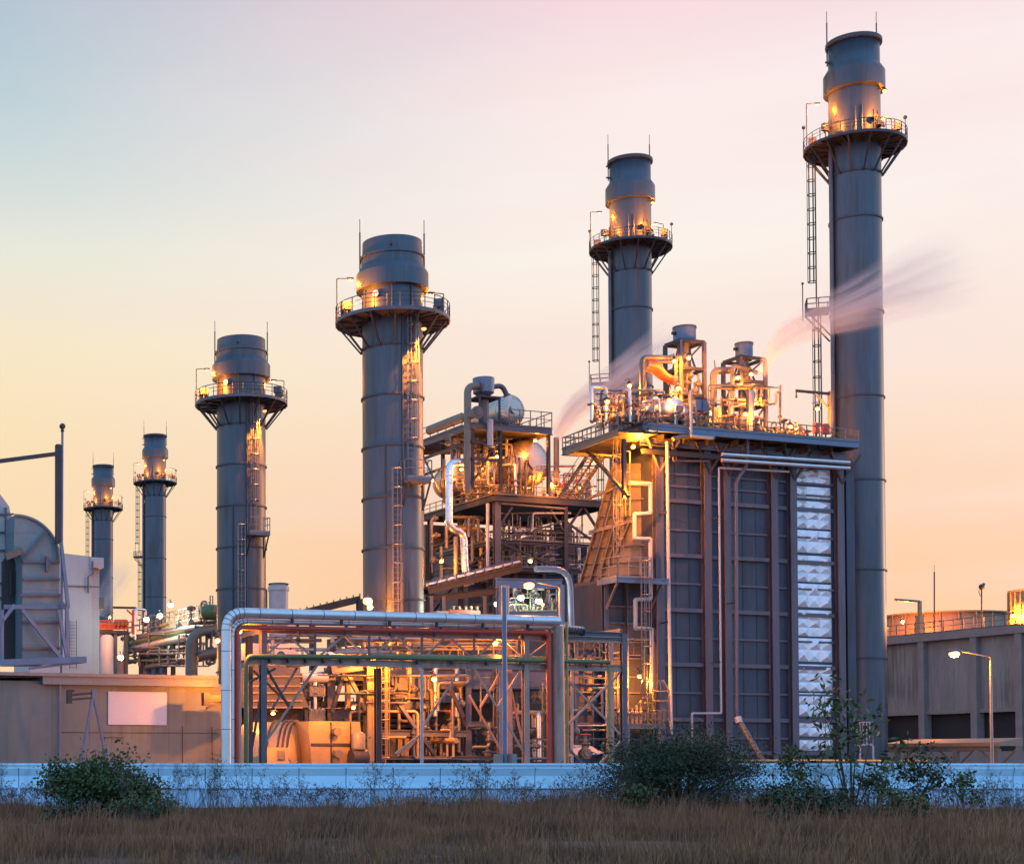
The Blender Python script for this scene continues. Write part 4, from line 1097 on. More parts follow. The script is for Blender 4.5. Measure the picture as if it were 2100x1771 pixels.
tpipe('tall light column pipe at the right edge of the drum tower, below a steam plume', Plane(c2 + V * 1.5), [(1141, 897), (1141, 992)], .33, M['beige'], 0)
tpipe('silver upright vessel pipe behind the left columns of the drum tower', Plane(rc + V * 8), [(934, 900), (934, 990)], .6, M['silverp'], 0)
tpipe('level pipe on the sloping left roof edge of the drum tower', Plane(rc + V * .1, V), [(880, 883), (980, 845)], .5, M['beige'], 0)
PW = Plane(c2 - V * 1.6)
tpipe('big white S-shaped pipe snaking down in front of the drum tower by the thick stack', PW, [(975, 947), (921, 947), (921, 1083), (951, 1092), (953, 1165), (962, 1200)], .42, M['silverv'], 1.1, bands=1.1)
tpipe('plain pale upright pipe just under the elbow of the big white S-shaped pipe', PW, [(935, 1100), (935, 1200)], .26, M['beige'], 0)
tpipe('thin white upright pipe on the corner column of the drum tower', Plane(c2 - V * .4), [(1000, 1032), (1000, 1178)], .19, M['white'], 0)
tpipe('long yellow-lit pipe under the front edge of the main drum deck', Plane(c2 + V * .2), [(1028, 1032), (1160, 1043)], .16, M['beige'], 0)
# valves etc on the deck, among drums
for x0, x1, b0, b1, n, where in [(1022, 1060, .3, 1.6, 7, 'crowded before the biggest drum'), (1112, 1215, .3, 4, 14, 'crowded right of the biggest drum, under the open stair'), (930, 1005, .3, 2, 10, 'crowded left of the biggest drum by the white S-shaped pipe')]:
    for i in range(n):
        k = 'valhs'[(i * 3) % 5]
        px = x0 + (x1 - x0) * (i + .5 + rnd.uniform(-.3, .3)) / n
        if px > 1012: p = Plane(c2 + V * rnd.uniform(b0, b1)).at(px, 1000)
        else: p = Plane(c2 + U * rnd.uniform(.4, 1.5), V).at(px, 1000)
        p.z = DZ2
        put(k, p, WHAT[k] + ' ' + where, WHAT[k] + 's ' + where, sc=rnd.uniform(.8, 1.3))
# far left piece of deck glimpsed beside the thick stack
P_ = Plane(c2 + U * .3, V)

# ------------------------------------------------------------------ lower roof and blue frame in front of the drum tower
PR = Plane(W(885, HORIZON, 158))
rf = thing('sloped_pipe_bridge', 'dark walkway bridge climbing to the right above the silver pipes, below the drum tower', 'bridge', PR.at(900, 1300))
a_, b_ = PR.at(878, 1212), PR.at(1070, 1164)
m_ = MB(); m_.ibeam(a_, b_, .4, .6); m_.build('girder', M['steel'], rf)
m_ = MB(); m_.ibeam(a_ + V * 3 , b_ + V * 3, .4, .6); m_.build('girder', M['steel'], rf)
m_ = MB(); m_.hexa([a_ + Z * .3, b_ + Z * .3, b_ + V * 3 + Z * .3, a_ + V * 3 + Z * .3, a_ + Z * .4, b_ + Z * .4, b_ + V * 3 + Z * .4, a_ + V * 3 + Z * .4]); m_.build('tray_floor', M['steel'], rf)
for k in range(5):
    m_ = MB(); o_ = V * (.3 + .6 * k) + Z * .65; m_.tube([a_ + o_, b_ + o_], .17, 8); m_.build('carried_pipe', M['beige'] if k % 2 else M['silverp'], rf)
for i in range(11):
    p = a_.lerp(b_, i / 10); m_ = MB(); m_.bar(p + Z * .3, p + Z * .95, .08); m_.bar(p + Z * .95, p + V * 3 + Z * .95, .06); m_.build('pipe_shoe', M['steelg'], rf)
m_ = MB(); c_, d_ = PR.at(878, 1228, -1), PR.at(1070, 1205, -1); m_.ibeam(c_, d_, .4, .7); m_.build('lower_beam', M['steel'], rf)
for x in (883, 908, 992, 1025, 1071, 1150):
    p = PR.at(x, 1222 if x < 1100 else 1190); m_ = MB(); m_.ibeam((p.x, p.y, 0), (p.x, p.y, p.z), .4, .4, up=F1.n); m_.build('post', M['steelg'], rf)
PBl = Plane(W(1020, HORIZON, 128))
bf = thing('blue_portal_frame', 'blue-grey square portal frame standing behind the right end of the silver pipes', 'frame', PBl.at(1085, 1300))
m_ = MB(); m_.ibeam(PBl.at(1018, 1195), PBl.at(1152, 1197), .4, .75); m_.build('lintel', M['bluest'], bf)
for x in (1025, 1150):
    p = PBl.at(x, 1199); m_ = MB(); m_.ibeam((p.x, p.y, 0), p, .42, .42, up=F1.n); m_.build('post', M['bluest'], bf)
m_ = MB(); m_.ibeam(PBl.at(1030, 1262), PBl.at(1148, 1262), .35, .7); m_.build('cross_beam', M['bluest'], bf)
tpipe('blue-grey pipe arching over the portal frame and down beside the ribbed inlet duct', Plane(W(1100, HORIZON, 138)), [(1098, 1166), (1168, 1166), (1172, 1290)], .26, M['bluest'], 2.2, bands=0)
tpipe('blue-grey upright pipe before the left post of the portal frame', Plane(W(1038, HORIZON, 120)), [(1036, 1200), (1036, 1300)], .3, M['bluest'], 0)
# machinery lit green-white inside the portal
P_ = Plane(W(1090, HORIZON, 142))
for i, (x, y) in enumerate([(1046, 1262), (1062, 1258), (1075, 1263), (1092, 1257), (1108, 1262), (1124, 1258), (1138, 1263)]):
    p = P_.at(x, y + 4); put('vlsahlv'[i], p, WHAT['vlsahlv'[i]] + ' in the greenish light inside the blue portal frame', WHAT['vlsahlv'[i]] + 's inside the blue portal frame', sc=1.1)
m_ = MB(); m_.slab(P_, 1030, 1258, 1150, 1275, 6); bb = solo(m_, 'pump_house', M['steelg'], 'low flat-topped casing inside the blue portal frame', 'casing')
m_ = MB(); poly_slab(m_, P_, [(1072, 1250), (1085, 1240), (1115, 1240), (1128, 1250)], 3); solo(m_, 'lamp_canopy', M['white'], 'small white canopy lit greenish inside the portal frame', 'canopy')
P_ = Plane(W(950, HORIZON, 140))
oc = thing('orange_casing', 'row of orange casings just above the silver pipes right of the thick stack', 'casing', P_.at(950, 1270))
m_ = MB(); m_.slab(P_, 922, 1249, 985, 1275, 3); m_.build('body', M['orangep'], oc)
m_ = MB(); m_.slab(P_, 896, 1252, 920, 1275, 3); m_.build('white_end', M['white'], oc)
for x in (930, 942, 955, 966, 978): m_ = MB(); m_.bar(P_.at(x, 1250, -.5), P_.at(x, 1242, -.5), .2); m_.build('stud', M['tan'], oc)

# ------------------------------------------------------------------ the pipe rack with the long silver pipes
RP = Plane(W(460, HORIZON, 100))
rk = thing('pipe_rack', 'long steel truss rack carrying the silver and red pipes across the middle foreground', 'pipe rack', RP.at(860, 1558) * 1)
RB = Plane(RP.P0 + V * 4.5)
def both(f):
    f(RP, 0); f(RB, 1)
for P_, bk in ((RP, 0), (RB, 1)):
    for x0, x1, yt, m in ((537, 542, 1280, 'steelg'), (1073, 1084, 1298, 'rack'), (1275, 1284, 1300, 'steelg')) if not bk else ((508, 514, 1300, 'steel'), (1040, 1047, 1305, 'rack'), (1248, 1256, 1310, 'rack'), (772, 778, 1370, 'steel')):
        xm = (x0 + x1) / 2; p = P_.at(xm, 1550); zt_ = P_.at(xm, yt).z
        m_ = MB(); m_.ibeam((p.x, p.y, 0), (p.x, p.y, zt_), .38, .38, up=F1.n, t=.06); m_.obox((p.x, p.y, 0), .8, .8, .3); m_.build('column', M[m], rk)
    for (xa, ya), (xb, yb), h in (((537, 1291), (1275, 1312), .42), ((505, 1355), (1280, 1370), .42)):
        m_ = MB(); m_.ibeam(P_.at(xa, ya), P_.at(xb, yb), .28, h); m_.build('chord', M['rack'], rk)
# truss diagonals between chords and tall X braces below
tx = [537, 590, 646, 706, 757, 812, 865, 918, 972, 1025, 1078]
for i, (xa, xb) in enumerate(zip(tx, tx[1:])):
    for P_, o_ in ((RP, .05), (RB, 0)):
        ya, yb = (1300, 1350) if i % 2 else (1350, 1300)
        m_ = MB(); m_.bar(P_.at(xa, ya + 2, o_), P_.at(xb, yb + 2, o_), .12); m_.build('diagonal', M['rack'] if P_ is RP else M['steel'], rk)
    if i % 2 == 0:
        m_ = MB(); m_.bar(RP.at(xa, 1300), RP.at(xa, 1350), .12); m_.build('upright', M['steelg'], rk)
def xb(P_, a_, b_, m='rack', w_=.13):
    m_ = MB(); m_.bar(P_.at(*a_), P_.at(*b_), w_); m_.build('tall_brace', M[m], rk)
xb(RP, (543, 1524), (650, 1364), 'rack'); xb(RB, (520, 1375), (600, 1450), 'steel'); xb(RP, (543, 1364), (592, 1448), 'steel'); xb(RB, (560, 1450), (612, 1364), 'steelg')
xb(RP, (508, 1400), (565, 1370), 'steel'); xb(RB, (512, 1560), (545, 1364), 'steel')
xb(RP, (868, 1488), (943, 1375), 'rack'); xb(RP, (973, 1370), (1076, 1545), 'rack'); xb(RB, (962, 1425), (1035, 1550), 'rack'); xb(RB, (985, 1450), (1025, 1380), 'rack'); xb(RP, (1020, 1450), (1070, 1370), 'rack'); xb(RB, (1045, 1400), (1076, 1540), 'rack')
xb(RP, (1150, 1500), (1272, 1378), 'rack'); xb(RP, (1150, 1380), (1272, 1505), 'rack'); xb(RP, (1152, 1520), (1200, 1570), 'steelg'); xb(RP, (1225, 1570), (1272, 1520), 'rack')
xb(RP, (1085, 1345), (1140, 1305), 'rack'); xb(RP, (810, 1545), (860, 1508), 'rack')
for x in (543, 650, 757, 865, 973, 1078, 1180, 1275):
    for y in (1293, 1357):
        m_ = MB(); p = RP.at(x, y); q = RB.P0 ; m_.bar(p, p + V * 4.5, .22, .3); m_.build('cross_member', M['steelg'], rk)
# long pipes
def rpipe(label, pts, r, m, off=0, bend=.8, bands=0, name='pipe', seg=18, back=0, cat='pipe', grp=None):
    P_ = Plane(RP.P0 + V * back); w3 = [P_.at(x, y, off) for x, y in pts]
    root = thing(name, label, cat, w3[0], grp)
    m_ = MB(); m_.tube(w3, r, seg, bend=bend); m_.build('run', m, root)
    if bands:
        for a_, b_ in zip(w3, w3[1:]):
            n = int((b_ - a_).length / bands)
            for k in range(1, n):
                p = a_.lerp(b_, k / n); d = (b_ - a_).normalized(); m_ = MB(); m_.tube([p - d * .02, p + d * .02], r * 1.04, seg); m_.build('band', M['steelg'], root)
        for i in range(1, len(w3) - 1):
            k_ = bend; b0 = w3[i]; p_ = b0 + (w3[i - 1] - b0).normalized() * k_; q_ = b0 + (w3[i + 1] - b0).normalized() * k_
            for t_ in (.02, .18, .34, .5, .66, .82, .98):
                e1 = p_ * (1 - t_) ** 2 + b0 * 2 * t_ * (1 - t_) + q_ * t_ * t_; tg = ((b0 - p_) * (1 - t_) + (q_ - b0) * t_).normalized()
                m_ = MB(); m_.tube([e1 - tg * .018, e1 + tg * .018], r * 1.05, seg); m_.build('band', M['steelg'], root)
    for a_, b_ in zip(w3, w3[1:]):
        if abs((b_ - a_).z) < 3:
            n = 7
            for k in range(1, n):
                p = a_.lerp(b_, (k + .3) / n); m_ = MB(); m_.bar(p - Z * (r + .25), p, .25, .12); m_.build('shoe', M['steel'], root)
    return root
rpipe('fattest silver pipe, uppermost on the rack, bending down to the ground at its left end', [(464, 1575), (464, 1255), (1146, 1273)], .32, M['silverp'], off=.9, bend=1.15, bands=2.1)
# segmented elbow bands
e_ = [Plane(RP.P0).at(464, 1255, .9)]
rpipe('second silver pipe nested just inside the uppermost pipe and bending down beside it', [(476, 1575), (476, 1273), (1152, 1286)], .19, M['silverp'], off=.4, bend=1.0, bands=2.6)
rpipe('red pipe running under the silver ones, dropping at both ends, once beside the lamp', [(487, 1575), (487, 1286), (1126, 1297), (1126, 1575)], .15, M['red'], off=.55, bend=.4)
rpipe('stout red pipe dropping to the ground at the right end of the rack', [(1120, 1293), (1126, 1300), (1128, 1575)], .21, M['orangep'] if 0 else M['red'], off=.35, bend=.2)
rpipe('dark green pipe along the lower chord, dropping at its left end', [(505, 1575), (505, 1345), (760, 1347), (1250, 1357)], .15, M['green'], off=.3, bend=.5)
rpipe('yellow-green pipe beside the dark green one, right half of the lower chord', [(760, 1343), (1090, 1348), (1248, 1357), (1250, 1575)], .12, M['lime'], off=.0, bend=.4)
rpipe('thick peach upright pipe dropping at the right end of the rack', [(1143, 1284), (1147, 1575)], .42, M['rack'], off=.5, bend=0)
rpipe('pale thin upright pipe in the middle of the rack, under the lower chord', [(865, 1372), (865, 1575)], .11, M['white'], off=.5, bend=0)
rpipe('thin orange-lit upright pipe right of the thick peach upright', [(1162, 1275), (1164, 1575)], .1, M['lime'], off=.3, bend=0)
rpipe('blue-white upright pipe right of the thick peach upright', [(1173, 1372), (1173, 1565)], .1, M['white'], off=-1.5, bend=0)
rpipe('thin white upright conduit by the left drop of the red pipe', [(493, 1575), (493, 1308)], .06, M['white'], off=.5, bend=0)
rpipe('level pipe stub above the right end of the rack lower beam', [(1152, 1285), (1195, 1288), (1196, 1292)], .12, M['white'], off=.2, bend=.2)
m_ = MB(); 
bb = thing('end_beam', 'purple-grey beam reaching from the peach upright pipe to the last rack column', 'beam', RP.at(1150, 1300))
m_.ibeam(RP.at(1150, 1300), RP.at(1272, 1304), .35, .5); m_.build('beam', M['steelg'], bb)
for (x, y) in ((1165, 1355), (1200, 1352), (1225, 1330), (1240, 1335), (1180, 1325), (1210, 1340)):
    k = 'vla'[int(x) % 3]; p = RB.at(x, y + 14); put(k, p, WHAT[k] + ' on the right bay of the truss rack', WHAT[k] + 's on the right bay of the truss rack', sc=.8)
# ------------------------------------------------------------------ ground
m_ = MB(); m_.add([(-900, -60, 0), (2500, -60, 0), (2500, 3000, 0), (-900, 3000, 0)], [(0, 1, 2, 3)]); struct(m_, 'ground', M['yard'])
m_ = MB(); gx, gy = 60, 46; vs = []; fs = []
for j in range(gy + 1):
    for i in range(gx + 1):
        x = -45 + 110 * i / gx; y = -20 + 82 * j / gy
        z = .05 + .10 * math.sin(x * .35 + y * .2) * math.sin(y * .31) + (.12 if y > 57 else 0)
        vs.append((x, y, z))
for j in range(gy):
    for i in range(gx):
        k = j * (gx + 1) + i; fs.append((k, k + 1, k + gx + 2, k + gx + 1))
m_.add(vs, fs, True); struct(m_, 'dry_field', M['soil'])

# ------------------------------------------------------------------ boundary wall
fw = thing('boundary_wall', 'long low pale-blue precast wall running the full width behind the dry weeds', 'wall', (12, 62, 0))
A_, B_ = Vector((-40, 63.2, 0)), Vector((75, 59.6, 0)); fd = (B_ - A_).normalized(); fn = Vector((fd.y, -fd.x, 0))
n = 64; LL = (B_ - A_).length / n
prof = [(0, 0, 0), (.0, 0, .92), (.07, .0, .94), (.07, 0, 1.02), (.03, 0, 1.06), (.03, 0, 1.42), (.16, 0, 1.70), (.16, 0, 1.84), (-.10, 0, 1.88), (-.10, 0, 0)]
for i in range(n):
    p = A_ + fd * LL * i + fd * .014; q = A_ + fd * LL * (i + 1) - fd * .014
    for nm, mt, pf in (('lower_panel', 'fenceb', [(0, 0), (0, .92), (-.12, .92), (-.12, 0)]), ('upper_panel', 'fence', [(.03, .96), (.03, 1.40), (.15, 1.68), (.15, 1.80), (-.12, 1.80), (-.12, .96)])):
        m_ = MB(); k = len(pf)
        vs = [p + fn * a_ + Z * h for a_, h in pf] + [q + fn * a_ + Z * h for a_, h in pf]
        m_.add(vs, [tuple(range(k)), tuple(range(k, 2 * k))[::-1]] + [(j, j + k, (j + 1) % k + k, (j + 1) % k) for j in range(k)])
        m_.build(nm, M[mt], fw)
m_ = MB(); m_.bar(A_ + fn * .02 + Z * 1.845, B_ + fn * .02 + Z * 1.845, .36, .08); m_.build('coping', M['fence'], fw)
m_ = MB(); m_.bar(A_ - fn * .17 + Z * .9, B_ - fn * .17 + Z * .9, .08, 1.8); m_.build('backing', M['fenceb'], fw)
for i in range(n + 1):
    p = A_ + fd * LL * i; m_ = MB(); m_.bar(p + fn * .16 + Z * 1.70, p + fn * .16 + Z * 1.80, .05, .05); m_.bar(p + fn * .04, p + fn * .04 + Z * .93, .10, .07); m_.build('joint_rib', M['fence'], fw)
m_ = MB(); m_.bar(A_ + Z * .94 + fn * .02, B_ + Z * .94 + fn * .02, .12, .05); m_.build('ledge', M['fenceb'], fw)

# ------------------------------------------------------------------ powerhouse wall, far left
PH = Plane(W(300, HORIZON, 122))
ph = thing('powerhouse', 'low long powerhouse with overhanging fascia behind the wall at the far left', 'building', PH.at(200, 1558))
m_ = MB(); m_.slab(PH, -140, 1392, 470, 1575, 22); m_.build('wall', M['house'], ph)
m_ = MB(); m_.slab(PH, -140, 1374, 448, 1381, 23, off=.8); m_.build('roof_edge', M['conc2'], ph)
m_ = MB(); m_.slab(PH, 88, 1381.5, 448, 1402, 22, off=.6); m_.build('fascia', M['fascia'], ph)
m_ = MB()
for i in range(34):
    x = -60 + i * 4.3; m_.slab(PH, x, 1382, x + 2.4, 1389, 1, off=.5)
m_.build('roof_corrugation', M['steel'], ph)
p = PH.at(123, 1566, .25); m_ = MB(); m_.bar((p.x, p.y, 0), (p.x, p.y, PH.at(123, 1385).z), .16); m_.build('downpipe', M['bluest'], ph)
m_ = MB(); m_.slab(PH, 222, 1417, 342, 1485, .1, off=.08); m_.build('patch_panel', M['sheet'], ph)
m_ = MB(); m_.slab(PH, 126, 1500, 447, 1501, .06, off=.05); m_.build('seam', M['steel'], ph)
m_ = MB(); m_.slab(PH, 374, 1488, 375, 1566, .05, off=.05); m_.build('seam', M['steel'], ph)
m_ = MB(); m_.slab(PH, 215, 1510, 253, 1560, .12, off=.1); m_.slab(PH, 213, 1508, 255, 1510.5, .12, off=.2); m_.build('door', M['house'], ph)
m_ = MB(); m_.slab(PH, 435, 1490, 437, 1562, .1, off=.1); m_.build('pipe_chase', M['steelg'], ph)
# A-frame stand with cantilever
PA = Plane(W(190, HORIZON, 116))
af = thing('a_frame_stand', 'blue-grey A-shaped steel stand with a short boom in front of the powerhouse wall', 'stand', PA.at(195, 1560))
for (x0, y0, x1, y1) in ((190, 1430, 166, 1562), (193, 1430, 220, 1562)):
    m_ = MB(); m_.bar(PA.at(x0, y0), PA.at(x1, y1), .18); m_.build('leg', M['bluest'], af)
m_ = MB(); m_.bar(PA.at(172, 1541), PA.at(215, 1541), .05); m_.build('spreader', M['bluest'], af)
m_ = MB(); m_.bar(PA.at(184, 1436), PA.at(184, 1541), .04); m_.build('tie', M['bluest'], af)
m_ = MB(); m_.bar(PA.at(142, 1425), PA.at(194, 1420), .18); m_.bar(PA.at(142, 1434), PA.at(194, 1430), .16); m_.build('boom', M['steel'], af)
m_ = MB(); m_.bar(PA.at(142, 1414), PA.at(142, 1442), .35); m_.bar(PA.at(140, 1416), PA.at(152, 1416), .2); m_.build('boom_head', M['steel'], af)
m_ = MB(); m_.bar(PA.at(192, 1412), PA.at(192, 1432), .28); m_.build('cap', M['bluest'], af)
BO = 1.5
br = thing('wall_bracket_stand', 'dark boom stand by the left drop of the silver pipes, shadowing the powerhouse wall', 'stand', PH.at(430, 1440, 1.5))
m_ = MB(); m_.bar(PH.at(422, 1420, 2.6), PH.at(422, 1446, 2.6), .5); m_.bar(PH.at(420, 1432, 2.6), PH.at(458, 1432, 2.6), .35, .5); m_.build('boom', M['steel'], br)
m_ = MB(); m_.bar(PH.at(424, 1452, 2.6), PH.at(456, 1438, 2.6), .2); m_.build('strut', M['steel'], br)

# ------------------------------------------------------------------ gas turbine air intake, far left
PI = Plane(W(60, HORIZON, 126))
ti = thing('intake_duct', 'big blue-grey elbow duct with a dark opening, towering over the powerhouse roof', 'duct', PI.at(80, 1372))
def arc(cx_, cy_, rx, ry, a0, a1, n=12):
    return [(cx_ + rx * math.cos(math.radians(a0 + (a1 - a0) * i / n)), cy_ - ry * math.sin(math.radians(a0 + (a1 - a0) * i / n))) for i in range(n + 1)]
outer = arc(30, 1148, 92, 92, 90, 0)
prof_ = [(30, 1056)] + outer[1:] + [(122, 1222), (140, 1244), (122, 1250), (122, 1356), (46, 1356), (46, 1150)] + arc(28, 1152, 18, 22, 0, 90, 4)
m_ = MB(); poly_slab(m_, PI, prof_, 7); m_.build('elbow', M['duct'], ti)
m_ = MB(); poly_slab(m_, Plane(PI.P0 + V * 2.2), [(8, 1150), (24, 1128), (50, 1128), (50, 1352), (8, 1352)], 5); m_.build('inner_duct', M['ductin'], ti)
m_ = MB(); m_.bar(PI.at(12, 1142, .1), PI.at(46, 1128, .1), .4, .5); m_.build('lip', M['ductcol'], ti)
for x in (19, 31):
    m_ = MB(); m_.slab(Plane(PI.P0 + V * 2.0), x, 1170, x + 5, 1220, .3); m_.build('splitter', M['steel'], ti)
for y, x0, x1, m in ((1152, 46, 122, 'steelg'), (1187, 46, 122, 'steelg'), (1220, 40, 124, 'steelg'), (1244, 8, 141, 'bluest'), (1275, 46, 122, 'steelg'), (1329, 46, 122, 'steelg')):
    m_ = MB(); m_.bar(PI.at(x0, y, .12), PI.at(x1, y, .12), .28, .18 if m != 'bluest' else .35); m_.build('stiffener', M[m], ti)
m_ = MB(); m_.bar(PI.at(46, 1148, .12), PI.at(95, 1090, .12), .22, .14); m_.build('stiffener', M['steelg'], ti)
m_ = MB(); pts = [PI.at(x, y, .1) for x, y in outer]; m_.tube(pts, .12, 6); m_.build('rim_angle', M['duct'], ti)
m_ = MB(); m_.bar(PI.at(96, 1140, .3), PI.at(96, 1172, .3), .3, .2); m_.bar(PI.at(93, 1156, .3), PI.at(103, 1156, .3), .2); m_.build('inspection_fitting', M['steelg'], ti)
ih = thing('filter_house', 'pale hooded end of the air intake house cut by the left edge', 'intake house', PI.at(5, 1260, -3))
P_ = Plane(PI.P0 + V * 3)
m_ = MB(); poly_slab(m_, P_, [(-160, 1010), (-2, 1010), (19, 1038), (22, 1056), (30, 1062), (30, 1130), (14, 1160), (10, 1358), (-160, 1358)], 7); m_.build('hood', M['pink'], ih)
for y in (1054, 1091, 1128, 1195, 1225):
    m_ = MB(); m_.bar(P_.at(-60, y, .1), P_.at(28 if y < 1130 else 10, y, .1), .2, .14); m_.build('rib', M['steelg'], ih)
m_ = MB(); m_.bar(P_.at(12, 1040, .1), P_.at(12, 1150, .1), .2, .14); m_.build('rib', M['steelg'], ih)
for a_, b_ in (((137, 1244), (139, 1354)), ((45, 1250), (128, 1352)), ((125, 1112), (140, 1246)), ((120, 1252), (138, 1350)), ((4, 1250), (4, 1356)), ((-40, 1330), (30, 1240))):
    m_ = MB(); m_.bar(PI.at(*a_, .9), PI.at(*b_, .9), .26); m_.build('support_strut', M['bluest'], ti)
m_ = MB(); m_.bar(PI.at(-40, 1360, .8), PI.at(176, 1352, .8), .5, .5); m_.bar(PI.at(60, 1370, .8), PI.at(176, 1356, .8), .2, .2); m_.build('base_beam', M['bluest'], ti)
jm = thing('mast_crane', 'twin-post mast with a long boom leaving the left edge, above the elbow duct', 'crane', PI.at(122, 1112))
P_ = Plane(PI.P0 - V * .6)
for x in (116, 122):
    m_ = MB(); m_.bar(P_.at(x, 1115), P_.at(x, 913), .22); m_.build('post', M['steel'], jm)
m_ = MB(); m_.bar(P_.at(115, 914), P_.at(124, 914), .25); m_.bar(P_.at(115, 980), P_.at(124, 980), .15); m_.bar(P_.at(115, 1050), P_.at(124, 1050), .15); m_.build('head', M['steel'], jm)
m_ = MB(); m_.bar(P_.at(-60, 953), P_.at(118, 930), .3); m_.build('boom', M['steel'], jm)
lm = thing('lightning_mast', 'thin mast with a knobbed tip, tallest thing beside the crane mast', 'mast', P_.at(127, 1200))
m_ = MB(); m_.tube([P_.at(125, 1570), P_.at(128, 880)], .1, 8); m_.build('pole', M['bluest'], lm)
m_ = MB(); m_.ball(P_.at(128, 874), .25, 8, 6); m_.ball(P_.at(128, 883), .15, 8, 6); m_.build('tip', M['steel'], lm)

# pale building behind
PP = Plane(W(160, HORIZON, 210))
wb = thing('pale_building', 'pale pink windowless block between the elbow duct and the smallest stack', 'building', PP.at(165, 1558))
m_ = MB(); poly_slab(m_, PP, [(60, 1131), (130, 1134), (188, 1141), (188, 1570), (60, 1570)], 8); m_.build('wall', M['pink'], wb)
m_ = MB(); P_ = Plane(PP.P0 + V * 1); poly_slab(m_, P_, [(188, 1144), (204, 1147), (204, 1570), (188, 1570)], 6); m_.build('side_wall', M['pink'], wb)
m_ = MB(); m_.slab(PP, 186, 1142, 213, 1163, 6, off=.3); m_.build('parapet_box', M['pink'], wb)
m_ = MB(); m_.bar(PP.at(130, 1201, .1), PP.at(203, 1203, .1), .2, .15); m_.build('band', M['steelg'], wb)
m_ = MB(); m_.tube([PP.at(190, 1150, .4), PP.at(190, 1176, .4), PP.at(181, 1182, .4), PP.at(181, 1215, .4)], .12, 6); m_.build('drain_pipe', M['steelg'], wb)
m_ = MB(); m_.slab(PP, 203, 1225, 214, 1247, 3, off=-1); m_.build('vent_hood', M['ductcol'], wb)
ladder(wb, PP.at(150, 1300, .5).to_2d().to_3d(), zat(1372, 210), zat(1272, 210), F1.n, cage=False, m=M['steel'], w=.9)
KIDS[wb.name][-1].name = 'wall_ladder'

# ------------------------------------------------------------------ distant pipe racks (left of the near short stack)
PF = Plane(W(300, HORIZON, 215), (WZ(430, 1290, 20) - WZ(255, 1330, 20)))
PF = Plane(W(255, HORIZON, 235), Vector((-.0 + W(440, HORIZON, 190).x - W(255, HORIZON, 235).x, 190 - 235, 0)))
fr_ = thing('distant_pipe_rack', 'greenish-lit distant rack of stacked fat pipes rising towards the near short stack', 'pipe rack', PF.at(340, 1558))
for k, x in enumerate((289, 306, 322, 338, 355, 385, 400)):
    p = PF.at(x, 1558); m_ = MB(); m_.ibeam((p.x, p.y, 0), (p.x, p.y, PF.at(x, 1325 - (x - 250) * .25).z), .5, .5, t=.1); m_.build('post', M['steel'], fr_)
for (x0, y0, x1, y1) in ((262, 1358, 385, 1328), (255, 1328, 445, 1284)):
    m_ = MB(); m_.ibeam(PF.at(x0, y0), PF.at(x1, y1), .5, .5, t=.1); m_.build('beam', M['steel'], fr_)
for k, (x0, y0, x1, y1, r, c_) in enumerate(((258, 1335, 388, 1305, .55, 'silverp'), (262, 1320, 385, 1292, .45, 'green'), (280, 1308, 445, 1278, .5, 'steelg'), (300, 1368, 440, 1345, .4, 'steelg'))):
    o = thing('distant_pipe', ['whitish', 'dark green', 'grey upper', 'grey lowest'][k] + ' fat pipe on the distant rack left of the near short stack', 'pipe', PF.at(x0, y0))
    m_ = MB(); m_.tube([PF.at(x0, y0 + 18), PF.at(x0, y0), PF.at(x1, y1)], r, 12, bend=1.4); m_.build('run', M[c_], o)
m_ = MB(); m_.rail([PF.at(255, 1300), PF.at(430, 1262)], 1.6, 2.4, .07); m_.build('handrail', M['beige'], fr_)
PG = Plane(W(400, HORIZON, 175))
for k, (pts, r) in enumerate((([(390, 1385), (390, 1294), (470, 1290)], .55), ([(398, 1385), (398, 1300), (412, 1296), (470, 1304)], .3), ([(404, 1345), (440, 1338), (470, 1330)], .55))):
    o = thing('bent_pipe', ['fat grey bent pipe dropping behind the powerhouse roof end', 'thin grey bent pipe nested inside the fat bent pipe', 'orange-lit level pipe below the two bent pipes'][k], 'pipe', PG.at(*pts[0]))
    m_ = MB(); m_.tube([PG.at(*q) for q in pts], r, 12, bend=2); m_.build('run', M['beige'], o)
gt_ = thing('green_tank', 'small round green tank on legs against the near short stack', 'tank', PG.at(431, 1275))
c = PG.at(431, 1255); m_ = MB(); m_.lathe([(0, -.8), (.7, -.8), (1.05, -.5), (1.05, .5), (.7, .8), (0, .8)], c, seg=20); m_.build('shell', M['green'], gt_)
for s_ in (-1, 1): m_ = MB(); m_.bar(c + U * s_ * .7 - Z * 1.6, c + U * s_ * .7 - Z * .7, .2); m_.build('leg', M['green'], gt_)
m_ = MB(); m_.tube([c + Z * .7, c + Z * 1.8, c + Z * 1.8 + U * .3, c + Z * .9 + U * .3], .07, 6); m_.build('gooseneck', M['steelg'], gt_)
m_ = MB(); m_.hexa([PG.at(408, 1276) + V * a + Z * b for a, b in ((0, 0),)] * 1 + [PG.at(450, 1276), PG.at(450, 1276) + V * 3, PG.at(408, 1276) + V * 3, PG.at(408, 1273), PG.at(450, 1273), PG.at(450, 1273) + V * 3, PG.at(408, 1273) + V * 3]); m_.build('shelf', M['steel'], gt_)
